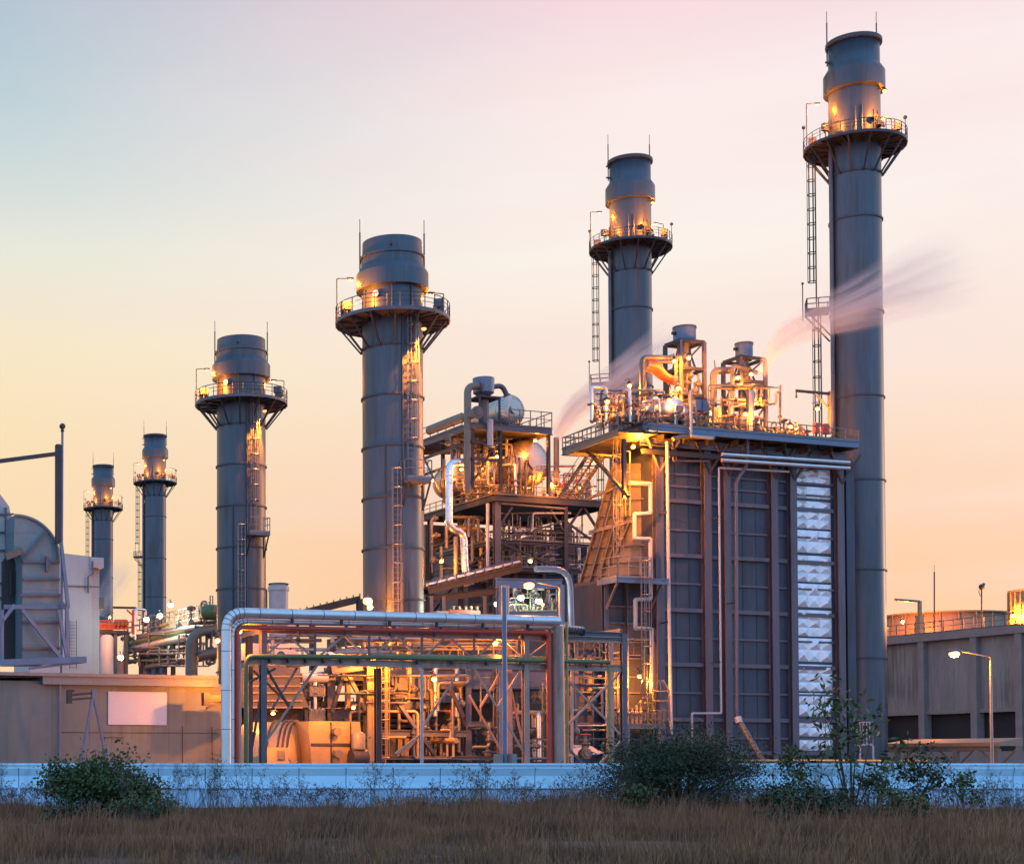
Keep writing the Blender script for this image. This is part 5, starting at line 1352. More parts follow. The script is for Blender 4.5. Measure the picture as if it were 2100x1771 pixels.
# white silo between stacks
PS = Plane(W(570, HORIZON, 240)); c = PS.at(571, 1245); r = 20 * 240 / FPX
so = thing('white_silo', 'short pale silo between the two short stacks, peeping over the silver pipes', 'silo', (c.x, c.y, 0))
zt_ = PS.at(571, 1199).z; m_ = MB(); m_.lathe([(r, 0), (r, zt_ - .9), (r + .15, zt_ - .9), (r + .15, zt_ - .3), (r - .2, zt_)], (c.x, c.y, 0), seg=32, sm=False); m_.build('shell', M['white'], so)
m_ = MB(); m_.ring((c.x, c.y, zt_ + .1), r, .12, 32); m_.build('rim', M['steelg'], so)
p = c - U * (r + .5); m_ = MB(); m_.bar((p.x, p.y, 0), (p.x, p.y, zt_ - 1), .25); m_.build('ladder', M['steelg'], so)
# stage with orange machinery and gantry
PO = Plane(W(240, HORIZON, 225))
os_ = thing('far_stage', 'distant platform with orange-lit machinery beside the pale block', 'platform', PO.at(240, 1372))
m_ = MB(); m_.slab(PO, 203, 1291, 262, 1298, 5); m_.build('floor_plate', M['steel'], os_)
for x in (206, 236, 258):
    p = PO.at(x, 1298, -.5); m_ = MB(); m_.bar((p.x, p.y, 0), p, .5); m_.build('post', M['steelg'], os_)
m_ = MB(); m_.slab(PO, 205, 1275, 236, 1289, 3, off=-.8); m_.build('machine_housing', M['orangep'], os_)
m_ = MB(); m_.rail([PO.at(203, 1291), PO.at(262, 1291)], 1.3, 1.3, .08); m_.build('handrail', M['orangep'], os_)
for i in range(6):
    m_ = MB(); p = PO.at(238 + i * 4, 1290, -1); m_.ball(p + Z * .8, .45, 8, 6); m_.tube([p, p + Z * 1.4], .18, 6); m_.build('motor', M['orangep'] if i % 2 else M['ductcol'], os_)
gn = thing('far_gantry', 'orange-lit gallows-shaped jib at the distant platform', 'crane', PO.at(276, 1310))
m_ = MB(); m_.bar(PO.at(276, 1300), PO.at(276, 1250), .6); m_.build('mast', M['orangep'], gn); m_ = MB(); m_.bar(PO.at(232, 1245), PO.at(278, 1246), .3); m_.build('arm', M['steel'], gn); m_ = MB(); m_.bar(PO.at(260, 1250), PO.at(275, 1263), .2); m_.build('brace', M['orangep'], gn)
wt = thing('white_tank', 'short white upright tank under the distant platform, by the pale block', 'tank', PO.at(220, 1372, 1.5))
c = PO.at(219, 1340, 1.5); m_ = MB(); m_.lathe([(0.95, -3), (.95, 2.2), (.6, 2.6), (0, 2.7)], c, seg=20); m_.build('shell', M['sheet'], wt)
m_ = MB(); m_.bar(c - Z * 3 - U, c - Z * 3 + U, 1.2, .3); m_.build('base', M['steel'], wt)
m_ = MB(); m_.slab(PO, 203, 1340, 262, 1575, 8, off=-3); bbx = solo(m_, 'low_block', M['pink'], 'low pale block behind the white tank and the distant pipe rack', 'building')
for i in range(7):
    k = 'vslhval'[i]; x = 262 + i * 26; p = PF.at(x, 1318 - (x - 262) * .22); put(k, p, WHAT[k] + ' on the far greenish pipe rack', WHAT[k] + 's on the far greenish pipe rack', sc=1.5)

# ------------------------------------------------------------------ under the rack: turbine, ducts, steelwork
PT = Plane(W(560, HORIZON, 118))
gc = thing('gas_turbine_exhaust', 'fat yellow-lit horizontal cylinder with dark hoops behind the left end of the rack', 'turbine casing', PT.at(585, 1575))
c = PT.at(523, 1572) + V * 1.6; ax = (U * .80 - V * .60).normalized(); r = 3.3
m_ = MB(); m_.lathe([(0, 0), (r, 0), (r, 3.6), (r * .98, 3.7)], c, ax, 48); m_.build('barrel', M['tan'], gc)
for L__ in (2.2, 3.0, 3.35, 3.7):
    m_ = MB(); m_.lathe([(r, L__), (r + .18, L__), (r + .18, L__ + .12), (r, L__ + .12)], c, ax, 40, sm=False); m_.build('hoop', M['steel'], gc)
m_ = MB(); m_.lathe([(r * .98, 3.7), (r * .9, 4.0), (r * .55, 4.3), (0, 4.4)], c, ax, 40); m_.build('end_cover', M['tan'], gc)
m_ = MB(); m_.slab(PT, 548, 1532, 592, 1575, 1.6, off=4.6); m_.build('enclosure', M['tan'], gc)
m_ = MB(); m_.slab(PT, 570, 1538, 584, 1556, .1, off=4.7); m_.build('hatch', M['beige'], gc)
P2_ = Plane(W(690, HORIZON, 116))
ec = thing('turbine_enclosure', 'orange-lit boxy enclosure with chamfered roof right of the fat cylinder', 'enclosure', P2_.at(690, 1575))
m_ = MB(); poly_slab(m_, P2_, [(632, 1478), (655, 1478), (738, 1479), (748, 1575), (640, 1575)], 5); m_.build('body', M['tan'], ec)
m_ = MB(); m_.slab(P2_, 640, 1523, 722, 1528, .2, off=.12); m_.build('belt', M['steel'], ec)
for x in (679, 719): m_ = MB(); m_.slab(P2_, x, 1480, x + 1.5, 1573, .1, off=.1); m_.build('seam', M['steel'], ec)
for x, y in ((687, 1500), (689, 1545)): m_ = MB(); q = P2_.at(x, y, .1); m_.tube([q, q + F1.n * .5], .3, 12); m_.build('vent', M['beige'], ec)
fn_ = thing('lube_motor', 'small upright motor on a dark drum by the corner of the orange enclosure', 'motor', P2_.at(736, 1575, .8))
q = P2_.at(735, 1560, 1); m_ = MB(); m_.lathe([(.5, .9), (.5, 1.9), (.3, 2.1), (0, 2.1)], q, seg=16); m_.build('motor', M['beige'], fn_); m_ = MB(); m_.tube([q - U * .6 + Z * .2, q + U * .6 + Z * .2], .65, 14); m_.build('drum', M['steel'], fn_)
P3 = Plane(W(570, HORIZON, 124))
od = thing('inlet_plenum', 'orange panelled duct box above the fat cylinder, behind the tall braces', 'duct', P3.at(570, 1480))
m_ = MB(); poly_slab(m_, P3, [(500, 1362), (616, 1364), (616, 1408), (634, 1450), (500, 1450)], 4); m_.build('box', M['ductcol'], od)
for y in (1386, 1406, 1420, 1436, 1450):
    m_ = MB(); m_.bar(P3.at(500, y, .1), P3.at(620, y, .1), .2, .12); m_.build('rib', M['tan'], od)
m_ = MB(); m_.slab(P3, 504, 1318, 612, 1352, 4, off=-2); m_.build('upper_box', M['pink'], od)
m_ = MB(); m_.slab(P3, 520, 1450, 620, 1575, 3, off=-1); m_.build('base_box', M['ductin'], od)
# bypass stack base and duct behind the rack
PQ = Plane(W(800, HORIZON, 129))
sb = thing('stack_base_frame', 'yellow-lit braced steel frame standing under the thick short stack, with its own ladder', 'steel structure', PQ.at(800, 1575))
def fcol(x, y0, y1, w_, m, P_=PQ, off=0):
    p = P_.at(x, y0, off); q = P_.at(x, y1, off); m__ = MB(); m__.ibeam((p.x, p.y, max(0, q.z)), (p.x, p.y, p.z), w_, w_, up=F1.n, t=.1); m__.build('column', M[m], sb)
fcol(757, 1292, 1575, .75, 'tan', off=1.4); fcol(713, 1400, 1575, .35, 'tan'); fcol(676, 1368, 1480, .7, 'steelg'); fcol(957, 1370, 1560, .55, 'steelg'); fcol(838, 1295, 1400, .3, 'tan', off=1.4); fcol(1020, 1370, 1575, .5, 'ductcol'); fcol(900, 1300, 1575, .3, 'steel', off=-2)
for a_, b_, w_, m in (((680, 1372), (752, 1362), .8, 'steelg'), ((680, 1468), (750, 1456), .7, 'steel'), ((770, 1502), (955, 1504), .5, 'ductcol'), ((740, 1552), (1040, 1554), .3, 'ductcol'), ((960, 1484), (1010, 1484), .4, 'steelg'), ((760, 1310), (900, 1316), .5, 'tan'), ((735, 1298), (870, 1300), .3, 'steel')):
    m_ = MB(); m_.ibeam(PQ.at(*a_, 1.2), PQ.at(*b_, 1.2), .3, w_); m_.build('beam', M[m], sb)
for a_, b_, m in (((715, 1385), (750, 1455), 'tan'), ((705, 1380), (680, 1460), 'steel'), ((795, 1410), (852, 1492), 'steelg'), ((822, 1548), (855, 1510), 'ductcol'), ((868, 1515), (890, 1545), 'steel'), ((920, 1405), (950, 1470), 'steel')):
    m_ = MB(); m_.bar(PQ.at(*a_, 1.5), PQ.at(*b_, 1.5), .28); m_.build('brace', M[m], sb)
q = PQ.at(783, 1450, 2.2); ladder(sb, (q.x, q.y), 0, zat(1360, q.y), F1.n, w=.6, m=M['tan'])
for x in (748, 763, 780, 800, 815): 
    m_ = MB(); p = PQ.at(x, 1330, 2); m_.tube([PQ.at(x, 1300, 2), PQ.at(x, 1352, 2)], .09, 6); m_.build('riser', M['tan'], sb)
hd = thing('bypass_duct', 'dark-topped rounded duct with tan hopper behind the lamp under the rack', 'duct', PQ.at(860, 1575, -1))
m_ = MB(); poly_slab(m_, PQ, [(700, 1372), (1150, 1378), (1150, 1412), (820, 1412), (805, 1404), (795, 1395), (700, 1395)], 7); m_.build('upper_duct', M['steelg'], hd)
m_ = MB(); poly_slab(m_, PQ, [(806, 1412), (900, 1412), (900, 1434), (812, 1434)], 6); m_.build('hopper', M['ductcol'], hd)
m_ = MB(); m_.slab(PQ, 640, 1436, 1160, 1585, 5, off=-4.5); m_.build('dark_backdrop', M['ductin'], hd)  # added dark slab, hides the sky and deepens the bay's shade
m_ = MB(); m_.lathe([(3.0, 6), (3.0, 7.2), (2.5, 8.4)], (SNEAR.x, SNEAR.y, 0), seg=40, sm=False); m_.build('stack_cone', M['steelg'], hd)
m_ = MB(); m_.slab(PQ, 735, 1300, 1140, 1372, 6, off=-3.2); m_.build('damper_box', M['steel'], hd)
for k in range(5):
    m_ = MB(); m_.slab(PQ, 800, 1440 + k * 11, 895, 1446 + k * 11, 1.0, off=-3); m_.build('slat', M['ductcol'], hd)
for k in range(6):
    m_ = MB(); m_.slab(PQ, 802 + k * 14, 1512, 811 + k * 14, 1550, .4, off=-2.5); m_.build('cabinet_door', M['tan'] if k % 3 else M['beige'], hd)
for i in range(22):
    k = 'vlahsvla'[i % 8]; x = (625, 640, 655, 905, 915, 925, 935, 945, 970, 985, 1000, 1092, 1100, 1110, 1160, 1180, 1200, 1225, 870, 885, 640, 660)[i]; y = 1440 + (i * 37) % 120 if x < 960 or i % 2 else 1560
    p = PQ.at(x, y, rnd.uniform(-2, 1)); wh = 'between the orange duct box and the yellow column' if x < 700 else ('in the dark bay under the rack lamp' if x < 960 else 'in the right half of the dark bay under the rack')
    put(k, p, WHAT[k] + ' ' + wh, WHAT[k] + 's ' + wh, sc=rnd.uniform(.9, 1.5))
for i, x in enumerate((636, 644, 652, 660)):
    o = thing('coil_pipe', 'short cream hairpin pipe in the row between duct box and steel post', 'pipe', PQ.at(x, 1475), 'cream hairpin pipes between duct box and steel post')
    m_ = MB(); m_.tube([PQ.at(x, 1478, 1.2), PQ.at(x, 1455, 1.2), PQ.at(x + 4, 1455, 1.2), PQ.at(x + 4, 1478, 1.2)], .12, 8, bend=.2); m_.build('run', M['beige'], o)
    o2 = thing('coil_pipe', 'x', 'pipe', PQ.at(x, 1425), 'cream hairpin pipes between duct box and steel post'); o2['label'] = o['label']
    m_ = MB(); m_.tube([PQ.at(x, 1427, 1.2), PQ.at(x, 1407, 1.2), PQ.at(x + 4, 1407, 1.2), PQ.at(x + 4, 1427, 1.2)], .12, 8, bend=.2); m_.build('run', M['beige'], o2)
wp = thing('white_pipe', 'level white pipe behind the X braces above the hairpin pipes', 'pipe', PQ.at(640, 1392)); m_ = MB(); m_.tube([PQ.at(617, 1389, 1), PQ.at(670, 1390, 1)], .38, 14); m_.build('run', M['white'], wp)
wp = thing('silver_bend', 'silver lagged bend between the chords of the rack, left of the yellow-lit column', 'pipe', PQ.at(700, 1345)); m_ = MB(); m_.tube([PQ.at(674, 1348, 1), PQ.at(700, 1336, 1), PQ.at(738, 1334, 1)], .42, 14, bend=1); m_.build('run', M['silverp'], wp)
# casing far right under rack
tn = thing('pink_lean_to', 'low pink-lit lean-to roof at the foot of the boiler, behind the last rack bay', 'canopy', LP.at(1205, 1575, 3))
P_ = Plane(LP.P0 + F1.n * 3)
a_, b_ = P_.at(1165, 1551), P_.at(1238, 1545); m_ = MB(); m_.hexa([a_, b_, b_ + V * 2.6 + Z * .8, a_ + V * 2.6 + Z * .8, a_ + Z * .12, b_ + Z * .12, b_ + V * 2.6 + Z * .92, a_ + V * 2.6 + Z * .92]); m_.build('roof', M['pink'], tn)
for p in (a_, b_): m_ = MB(); m_.bar((p.x, p.y, 0), p, .2); m_.build('post', M['beige'], tn)
# sloping conveyor-like pipe rack rising to the lamp, between the short stacks
PC_ = Plane(W(700, HORIZON, 140))
sr = thing('rising_cable_bridge', 'dark cable bridge rising to the double lamp between the two short stacks', 'bridge', PC_.at(660, 1260))
a_, b_ = PC_.at(560, 1272), PC_.at(738, 1228)
m_ = MB(); m_.bar(a_, b_, .25, .6); m_.build('near_girder', M['ductin'], sr); m_ = MB(); m_.bar(a_ + V * 2, b_ + V * 2, .25, .6); m_.build('far_girder', M['ductin'], sr)
for i in range(14): m_ = MB(); p = a_.lerp(b_, i / 13); m_.bar(p, p + V * 2, .15, .2); m_.bar(p, p + Z * .5, .1); m_.build('rung', M['tan'], sr)
m_ = MB(); m_.bar(PC_.at(738, 1228), PC_.at(738, 1575), .5); m_.bar(PC_.at(640, 1260), PC_.at(640, 1575), .4); m_.build('support', M['steel'], sr)
m_ = MB(); m_.bar(PC_.at(758, 1236), PC_.at(850, 1256), .09); m_.build('stay', M['beige'], sr)

# ------------------------------------------------------------------ cooling tower, right
c0 = W(1800, HORIZON, 202); PC = Plane(c0, V)
ct = thing('cooling_tower', 'long board-marked concrete cooling tower with dark intakes, receding behind the tallest stack', 'building', PC.at(1960, 1558))
zT = PC.at(1828, 1306).z; zL = PC.at(1828, 1459).z; zB = PC.at(1828, 1541).z
A0 = PC.at(1790, 1558); A0.z = 0
sdir = -V
cx_ = []
for x in (1893, 2000.5, 2093): cx_.append((PC.at(x, 1500) - A0).dot(sdir))
pitch_ = (cx_[2] - cx_[0]) / 2
xs = [cx_[0] - pitch_] + cx_ + [cx_[2] + pitch_ * k for k in (1, 2)]
back_ = -PC.n
def cbox(mb, s0, s1, z0, z1, o0, o1):
    """box along the tower face: s distances, o offsets behind the face"""
    q = [A0 + sdir * s0 + back_ * o0, A0 + sdir * s1 + back_ * o0, A0 + sdir * s1 + back_ * o1, A0 + sdir * s0 + back_ * o1]
    return mb.hexa([p + Z * z0 for p in q] + [p + Z * z1 for p in q])
for i in range(len(xs) - 1):
    m_ = MB(); cbox(m_, xs[i] + .25, xs[i + 1] - .25, zL, zT - .9, .45, 1.2); m_.build('wall_panel', M['conc'], ct)
    m_ = MB(); cbox(m_, xs[i] + .25, xs[i + 1] - .25, zL - .45, zL, .15, .9); m_.build('sill', M['conc2'], ct)
    m_ = MB(); cbox(m_, xs[i] + .25, xs[i + 1] - .25, zB, zL - .45, 1.0, 1.3)
    m_.build('intake', M['intake_shade'], ct)  # flat panel, the opening's shade is painted into its colour
for s_ in xs:
    m_ = MB(); cbox(m_, s_ - .45, s_ + .45, 0, zT - .85, -.25, .9); m_.build('column', M['conc2'], ct)
m_ = MB(); cbox(m_, xs[0] - 2, xs[-1] + 2, zT - .9, zT, -.35, 1.5); m_.build('cornice', M['conc2'], ct)
m_ = MB(); cbox(m_, xs[0] - 2, xs[-1] + 2, 0, zB, -.9, 1.5); m_.build('basin', M['conc2'], ct)
m_ = MB(); cbox(m_, xs[0] - 2, xs[-1] + 2, zT - .5, zT - .1, 1.5, 18); m_.build('roof_slab', M['conc2'], ct)
m_ = MB(); cbox(m_, xs[0] - 2, xs[-1] + 2, .0, zT - .5, 16, 18); m_.build('rear_wall', M['conc2'], ct)
m_ = MB(); m_.rail([A0 + sdir * xs[0] + back_ * .1 + Z * zT, A0 + sdir * xs[-1] + back_ * .1 + Z * zT], 1.4, 1.5, .045); m_.build('handrail', M['steelg'], ct)
# fan stacks
def fan(px, D, r, h, label, m):
    c = W(px, HORIZON, D); c.z = zT - .1
    o = thing('fan_stack', label, 'fan stack', c, 'fan stacks on the cooling tower')
    m_ = MB(); m_.lathe([(r * 1.06, 0), (r, h * .4), (r * 1.01, h), (r * .99, h), (r * .97, h * .4)], c, seg=72); m_.build('shell', m, o)
    m_ = MB(); m_.lathe([(0, h * .3), (r * .97, h * .3)], c, seg=40); m_.build('fan_deck', M['inside'], o)
    m_ = MB(); m_.lathe([(r * 1.01, h - .1), (r * 1.04, h - .1), (r * 1.04, h + .08), (r * .99, h + .08)], c, seg=72, sm=False); m_.build('rim', m, o)
    for k in range(24):
        a = k * 15; m_ = MB(); p = P2(a, r * 1.05); q = P2(a, r * 1.02); m_.bar(c + p, c + q + Z * h, .12); m_.build('rib', m, o)
    return o
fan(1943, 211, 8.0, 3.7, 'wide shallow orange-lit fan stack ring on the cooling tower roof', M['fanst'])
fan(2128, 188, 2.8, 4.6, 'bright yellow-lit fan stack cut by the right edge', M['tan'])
cj = thing('roof_crane', 'yellow-lit gallows crane at the left end of the cooling tower roof', 'crane', PC.at(1888, 1290, -1.5))
P_ = Plane(PC.P0 + back_ * 1.2, V); a_ = P_.at(1886, 1290); a_.z = zT
m_ = MB(); m_.bar(a_, P_.at(1886, 1232), .35, .35); m_.bar(a_, P_.at(1886, 1262), .7); m_.build('mast', M['tan'], cj)
h_ = P_.at(1886, 1233); m_ = MB(); m_.bar(h_, h_ + (W(1835, 1229, h_.y) - W(1886, 1233, h_.y)), .28); m_.build('arm', M['beige'], cj)
P_ = Plane(PC.P0 + back_ * .8, V)
a_ = P_.at(1916, 1285); a_.z = zT; o = thing('roof_aerial', 'slim tall aerial on the cooling tower roof, right of the crane', 'aerial', a_)
m_ = MB(); m_.tube([a_, P_.at(1916, 1172)], .08, 6); m_.tube([P_.at(1916, 1172), P_.at(1916, 1158)], .03, 4); m_.build('pole', M['steel'], o); m_ = MB(); m_.obox(a_, .4, .4, .2); m_.build('base', M['steel'], o)
a_ = P_.at(2013, 1275); a_.z = zT; o = thing('weather_mast', 'short mast with a camera head and cable loop on the cooling tower roof', 'mast', a_)
m_ = MB(); m_.tube([a_, P_.at(2013, 1208)], .08, 6); m_.build('pole', M['steel'], o); m_ = MB(); q = P_.at(2013, 1203); m_.ball(q, .35, 8, 6); m_.bar(q, q + U * .4 + Z * .4, .25); m_.build('camera_head', M['steel'], o)
m_ = MB(); m_.tube([P_.at(2011, 1205), P_.at(2007, 1212), P_.at(2010, 1221), P_.at(2013, 1222)], .04, 5); m_.build('cable_loop', M['steel'], o)
a_ = P_.at(1975, 1275); a_.z = zT; o = thing('roof_rod', 'hair-thin short rod behind the wide fan stack ring', 'aerial', a_ + back_ * 14); m_ = MB(); b_ = a_ + back_ * 14; m_.tube([b_, b_ + Z * 6.5], .05, 5); m_.build('pole', M['steel'], o)
# open shed with beams in front of the basin
PK = Plane(W(1900, HORIZON, 150), V * -1)
PK = Plane(W(1830, HORIZON, 168), V)
sh = thing('open_shed', 'low flat peach-lit canopy on braced posts in front of the cooling tower', 'canopy', PK.at(1960, 1575))
a_, b_ = PK.at(1815, 1525), PK.at(2049, 1516); b_.z = a_.z
m_ = MB(); m_.hexa([a_ - Z * .3, b_ - Z * .3, b_ + back_ * 3 - Z * .3, a_ + back_ * 3 - Z * .3, a_ + Z * .05, b_ + Z * .05, b_ + back_ * 3 + Z * .5, a_ + back_ * 3 + Z * .5]); m_.build('roof', M['fanst'], sh)
m_ = MB(); m_.ibeam(a_ - Z * .55, b_ - Z * .55, .3, .45); m_.build('eave_beam', M['beige'], sh)
for x in (1840, 1961, 2046):
    p = PK.at(x, 1558); m_ = MB(); m_.bar((p.x, p.y, 0), (p.x, p.y, a_.z - .6), .45); m_.build('post', M['beige'], sh)
    for s_ in (-1, 1): m_ = MB(); m_.bar(Vector((p.x, p.y, a_.z - 2.4)), Vector((p.x, p.y, a_.z - .7)) + V * s_ * 2.1, .14); m_.build('brace', M['beige'], sh)
# small guard rail pen beside the tall stack foot
P_ = Plane(W(1785, HORIZON, 150)); o = thing('guard_rail_pen', 'small pink railed stand at the foot of the tallest stack', 'railing', P_.at(1785, 1560))
a_, b_ = P_.at(1764, 1556), P_.at(1791, 1556); a_.z = b_.z = zat(1528, 150)
m_ = MB(); m_.rail([a_, b_], 2.2, .42, .04); m_.build('near_rail', M['white'], o); m_ = MB(); m_.rail([b_, b_ + V * 2], 2.2, .42, .04); m_.build('side_rail', M['white'], o)
for p in (a_, b_): m_ = MB(); m_.bar((p.x, p.y, 0), p, .12); m_.build('leg', M['white'], o)
P_ = Plane(W(1700, HORIZON, 120)); o = thing('yellow_pipe', 'thin yellow-green pipe just above the blue wall, right of the dark bush', 'pipe', P_.at(1700, 1560)); m_ = MB(); m_.tube([P_.at(1345, 1560), P_.at(1640, 1559), P_.at(1900, 1560)], .1, 8); m_.build('run', M['lime'], o)
for x in (1560, 1710, 1808): m_ = MB(); p = P_.at(x, 1559); m_.bar((p.x, p.y, 0), p, .1); m_.build('stanchion', M['steelg'], o)
# ------------------------------------------------------------------ lamps
def bell(label, p, watts, m='bulb', col=None, br=.21, grp='sodium lamps on the plant', base=None, down=0, lo=.35, name='bulkhead_lamp', toward=.5):
    """hooded lamp on a short bracket"""
    p = Vector(p)
    root = thing(name, label, 'lamp', p, grp)
    m_ = MB(); m_.lathe([(.05, .48), (.10, .44), (.24, .24), (.30, .16), (.27, .16), (.08, .4)], p, seg=14); m_.build('shade', M['steel'], root)
    m_ = MB(); m_.bar(p + Z * .46, p + Z * .7, .06); m_.bar(p + Z * .68, p + Z * .68 + V * .7, .06); m_.build('bracket', M['steelg'], root)
    m_ = MB(); m_.ball(p, br, 12, 8, (1, 1, .85)); m_.build('bulb', M[m], root)
    glow(root, p - Z * lo + F1.n * toward, watts, col or SODIUM, down=down)
    return root
def street(label, px, py, D, polex, watts, poley=None, grp='arm-mounted street lamps'):
    h = W(px, py, D); b = W(polex, HORIZON, D)
    zt_ = W(polex, poley or py + 15, D).z
    root = thing('street_lamp', label, 'lamp', (b.x, b.y, 0), grp)
    m_ = MB(); m_.tube([(b.x, b.y, 0), (b.x, b.y, zt_)], [.13, .08], 10); m_.obox((b.x, b.y, 0), .5, .5, .4); m_.build('pole', M['galv'], root)
    m_ = MB(); m_.tube([(b.x, b.y, zt_), (b.x, b.y, zt_ + .35), h + Z * .25], .05, 8, bend=.4); m_.build('arm', M['galv'], root)
    d = (h - b).to_2d().to_3d().normalized()
    m_ = MB(); m_.ball(h + Z * .18, .3, 12, 8, (1.7 if abs(d.x) > .5 else 1, 1.7 if abs(d.x) < .5 else 1, .5)); m_.build('head', M['steelg'], root)
    m_ = MB(); m_.ball(h - Z * .05, .32, 12, 8, (1.2, 1.2, .8)); m_.build('bulb', M['bulb'], root)
    glow(root, h - Z * .45, watts)
    return root
street('street lamp shining against the cooling tower wall', 1957, 1339, 118, 2034, 3000, poley=1356)
street('street lamp leaning out before the blue portal frame, below the drum tower', 1085, 1198, 112, 1150, 1400, poley=1213)
bell('lamp hanging inside the elbow of the two silver pipes', RP.at(487, 1292, -.3), 800, down=0, br=.3)
bell('small lamp peeping from behind the left drop of the fattest silver pipe', W(446, 1313, 128), 500)
bell('lamp hidden behind the fattest silver pipe, washing the powerhouse wall orange', PH.at(463, 1398, 4.0), 1700, lo=.2, toward=0)
sl = bell('upper of the double lamp at the top of the rising cable bridge', W(754, 1232, 127), 2600, br=.38)
bell('lower of the double lamp at the top of the rising cable bridge', W(758, 1246, 127), 500, br=.22)
bell('hooded lamp hanging under the rack before the dark bypass duct', PQ.at(890, 1392, 4), 1800)
bell('lamp among the distant fat pipes by the pale block', W(247, 1347, 190), 2200, br=.42)
bell('lamp halfway up the boiler foot over the railed service stage', LPn.at(1311, 1386, -.4), 1800, lo=.6, toward=0)
bell('bell lamp on a bracket beside the top of the caged ladder', W(1298, 916, 149.4), 3000, lo=.6, toward=1.0)
bell('lamp in front of the drum tower, above the street lamp head', W(1087, 1150, 150), 900)
bell('lamp under the elbow of the big white S-shaped pipe', PW.at(946, 962, -1.0), 800)
bell('lamp on the post left of the biggest drum', PW.at(1019, 936, -.6), 600)
bell('lamp just above the crown of the biggest drum', PW.at(1097, 903, -.8), 380)
bell('lamp at the right of the biggest drum, at its foot', PW.at(1130, 992, -2), 600)
bell('lamp on the short piece of deck beside the thick short stack', W(886, 985, 190), 900)
bell('lamp behind the corner column under the drum deck, by the tan ducts', W(915, 1070, 184), 1800, lo=.5)
bell('lamp low among the tan ducts behind the thick short stack', W(905, 1150, 182), 1300)
bell('arm lamp near the left end of the boiler deck', dpt(1291, 5) + Z * (zat(786, 152) - ZD), 900)
bell('lamp at the elbow of the pipe before the larger silencer tower', dpt(1383, 3) + Z * (zat(728, 150) - ZD), 450)
bell('brightest lamp just under the larger near-deck silencer', dpt(1413, 3.6) + Z * (zat(714, 150) - ZD), 900)
bell('lamp halfway up the larger silencer tower', dpt(1391, 2.6) + Z * (zat(786, 150) - ZD), 450)
bell('lamp low over the drum end by the larger silencer tower', dpt(1372, .8) + Z * (zat(818, 149) - ZD), 220)
bell('left lamp of the pair under the smaller silencer', dpt(1514, 2.5) + Z * (zat(758, 151) - ZD), 400)
bell('right lamp of the pair under the smaller silencer', dpt(1541, 2.5) + Z * (zat(748, 151) - ZD), 500)
bell('lamp halfway up the smaller silencer tower', dpt(1543, 1.8) + Z * (zat(803, 150) - ZD), 700)
bell('lamp low over the drum end by the smaller silencer tower', dpt(1528, .7) + Z * (zat(838, 150) - ZD), 260)
bell('lamp under the arm of the jib crane beside the tallest stack', dpt(1676, 2.6) + Z * (zat(812, 152) - ZD), 900)
bell('small lamp low on the open right part of the boiler deck', dpt(1620, 2.0) + Z * 1.4, 500, lo=.2)
bell('small lamp among the valves left of the white cabinet', dpt(1455, 2.6) + Z * 2.2, 400, lo=.2)
bell('small lamp among the valves at the left end of the boiler deck', WZ(1245, 862, ZD) + Z * 1.7, 400, lo=.2)
bell('lamp behind the open stair of the near boiler', W(1215, 948, 170), 900)
bell('lamp on the drum deck seen through the open stair', W(1190, 1000, 186), 900)
bell('lamp on the cooling tower roof behind the gallows crane', PC.at(1850, 1285, -2.3) + Z * .6, 3500, lo=.1)
bell('lamp on the cooling tower roof between the two fan stacks', PC.at(2076, 1262, -3.5), 2600, lo=.1)
bell('yellow lamp hung on the truss near the pale upright pipe', RP.at(1015, 1318, -1.2), 600)
bell('lamp behind the turbine cylinder at the left end of the rack', PT.at(560, 1462, 6.2), 1000, br=.16)
bell('lamp over the corner of the orange enclosure', P2_.at(725, 1450, 2.5), 600, br=.16)
bell('lamp at the stack foot behind the yellow-lit frame', PQ.at(775, 1345, 3.0), 1500, br=.16)
bell('lamp tucked under the deck over the boiler inlet duct', W(1282, 1012, 146.6), 2800, br=.14, lo=.3, toward=1.2)
bell('lamp at the far stage with orange machinery', W(225, 1265, 218), 1100, br=.2)
GM = 'greenish-white mercury floodlights'
for i, (x, y, D, w_) in enumerate(((300, 1270, 205, 350), (328, 1262, 205, 350), (350, 1240, 205, 300), (392, 1275, 200, 400), (1068, 1225, 139, 220), (1020, 1238, 139, 220), (1105, 1232, 139, 120))):
    lab = ['lowest left', 'second', 'highest', 'last, rightmost'][i] + ' of four white floodlights over the distant pipe rack' if i < 4 else ['middle', 'left', 'dimmer right'][i - 4] + ' greenish-white floodlight inside the blue portal frame'
    bell(lab, W(x, y, D), w_, 'bulbw', MERC, br=.38 if i < 4 else .3, grp=GM, name='floodlight')
# tall lamp-less pole in the middle
p = W(1036, HORIZON, 88); o = thing('blue_pole', 'tall plain blue-white pole on two concrete stubs before the rack', 'pole', (p.x, p.y, 0))
m_ = MB(); m_.tube([(p.x, p.y, 0), (p.x, p.y, zat(1205, 88))], .13, 12); m_.build('shaft', M['bluest'], o)
for s_ in (-1, 1): m_ = MB(); m_.obox((p.x + s_ * .38, p.y, 0), .3, .5, zat(1545, 88)); m_.build('stub', M['conc2'], o)

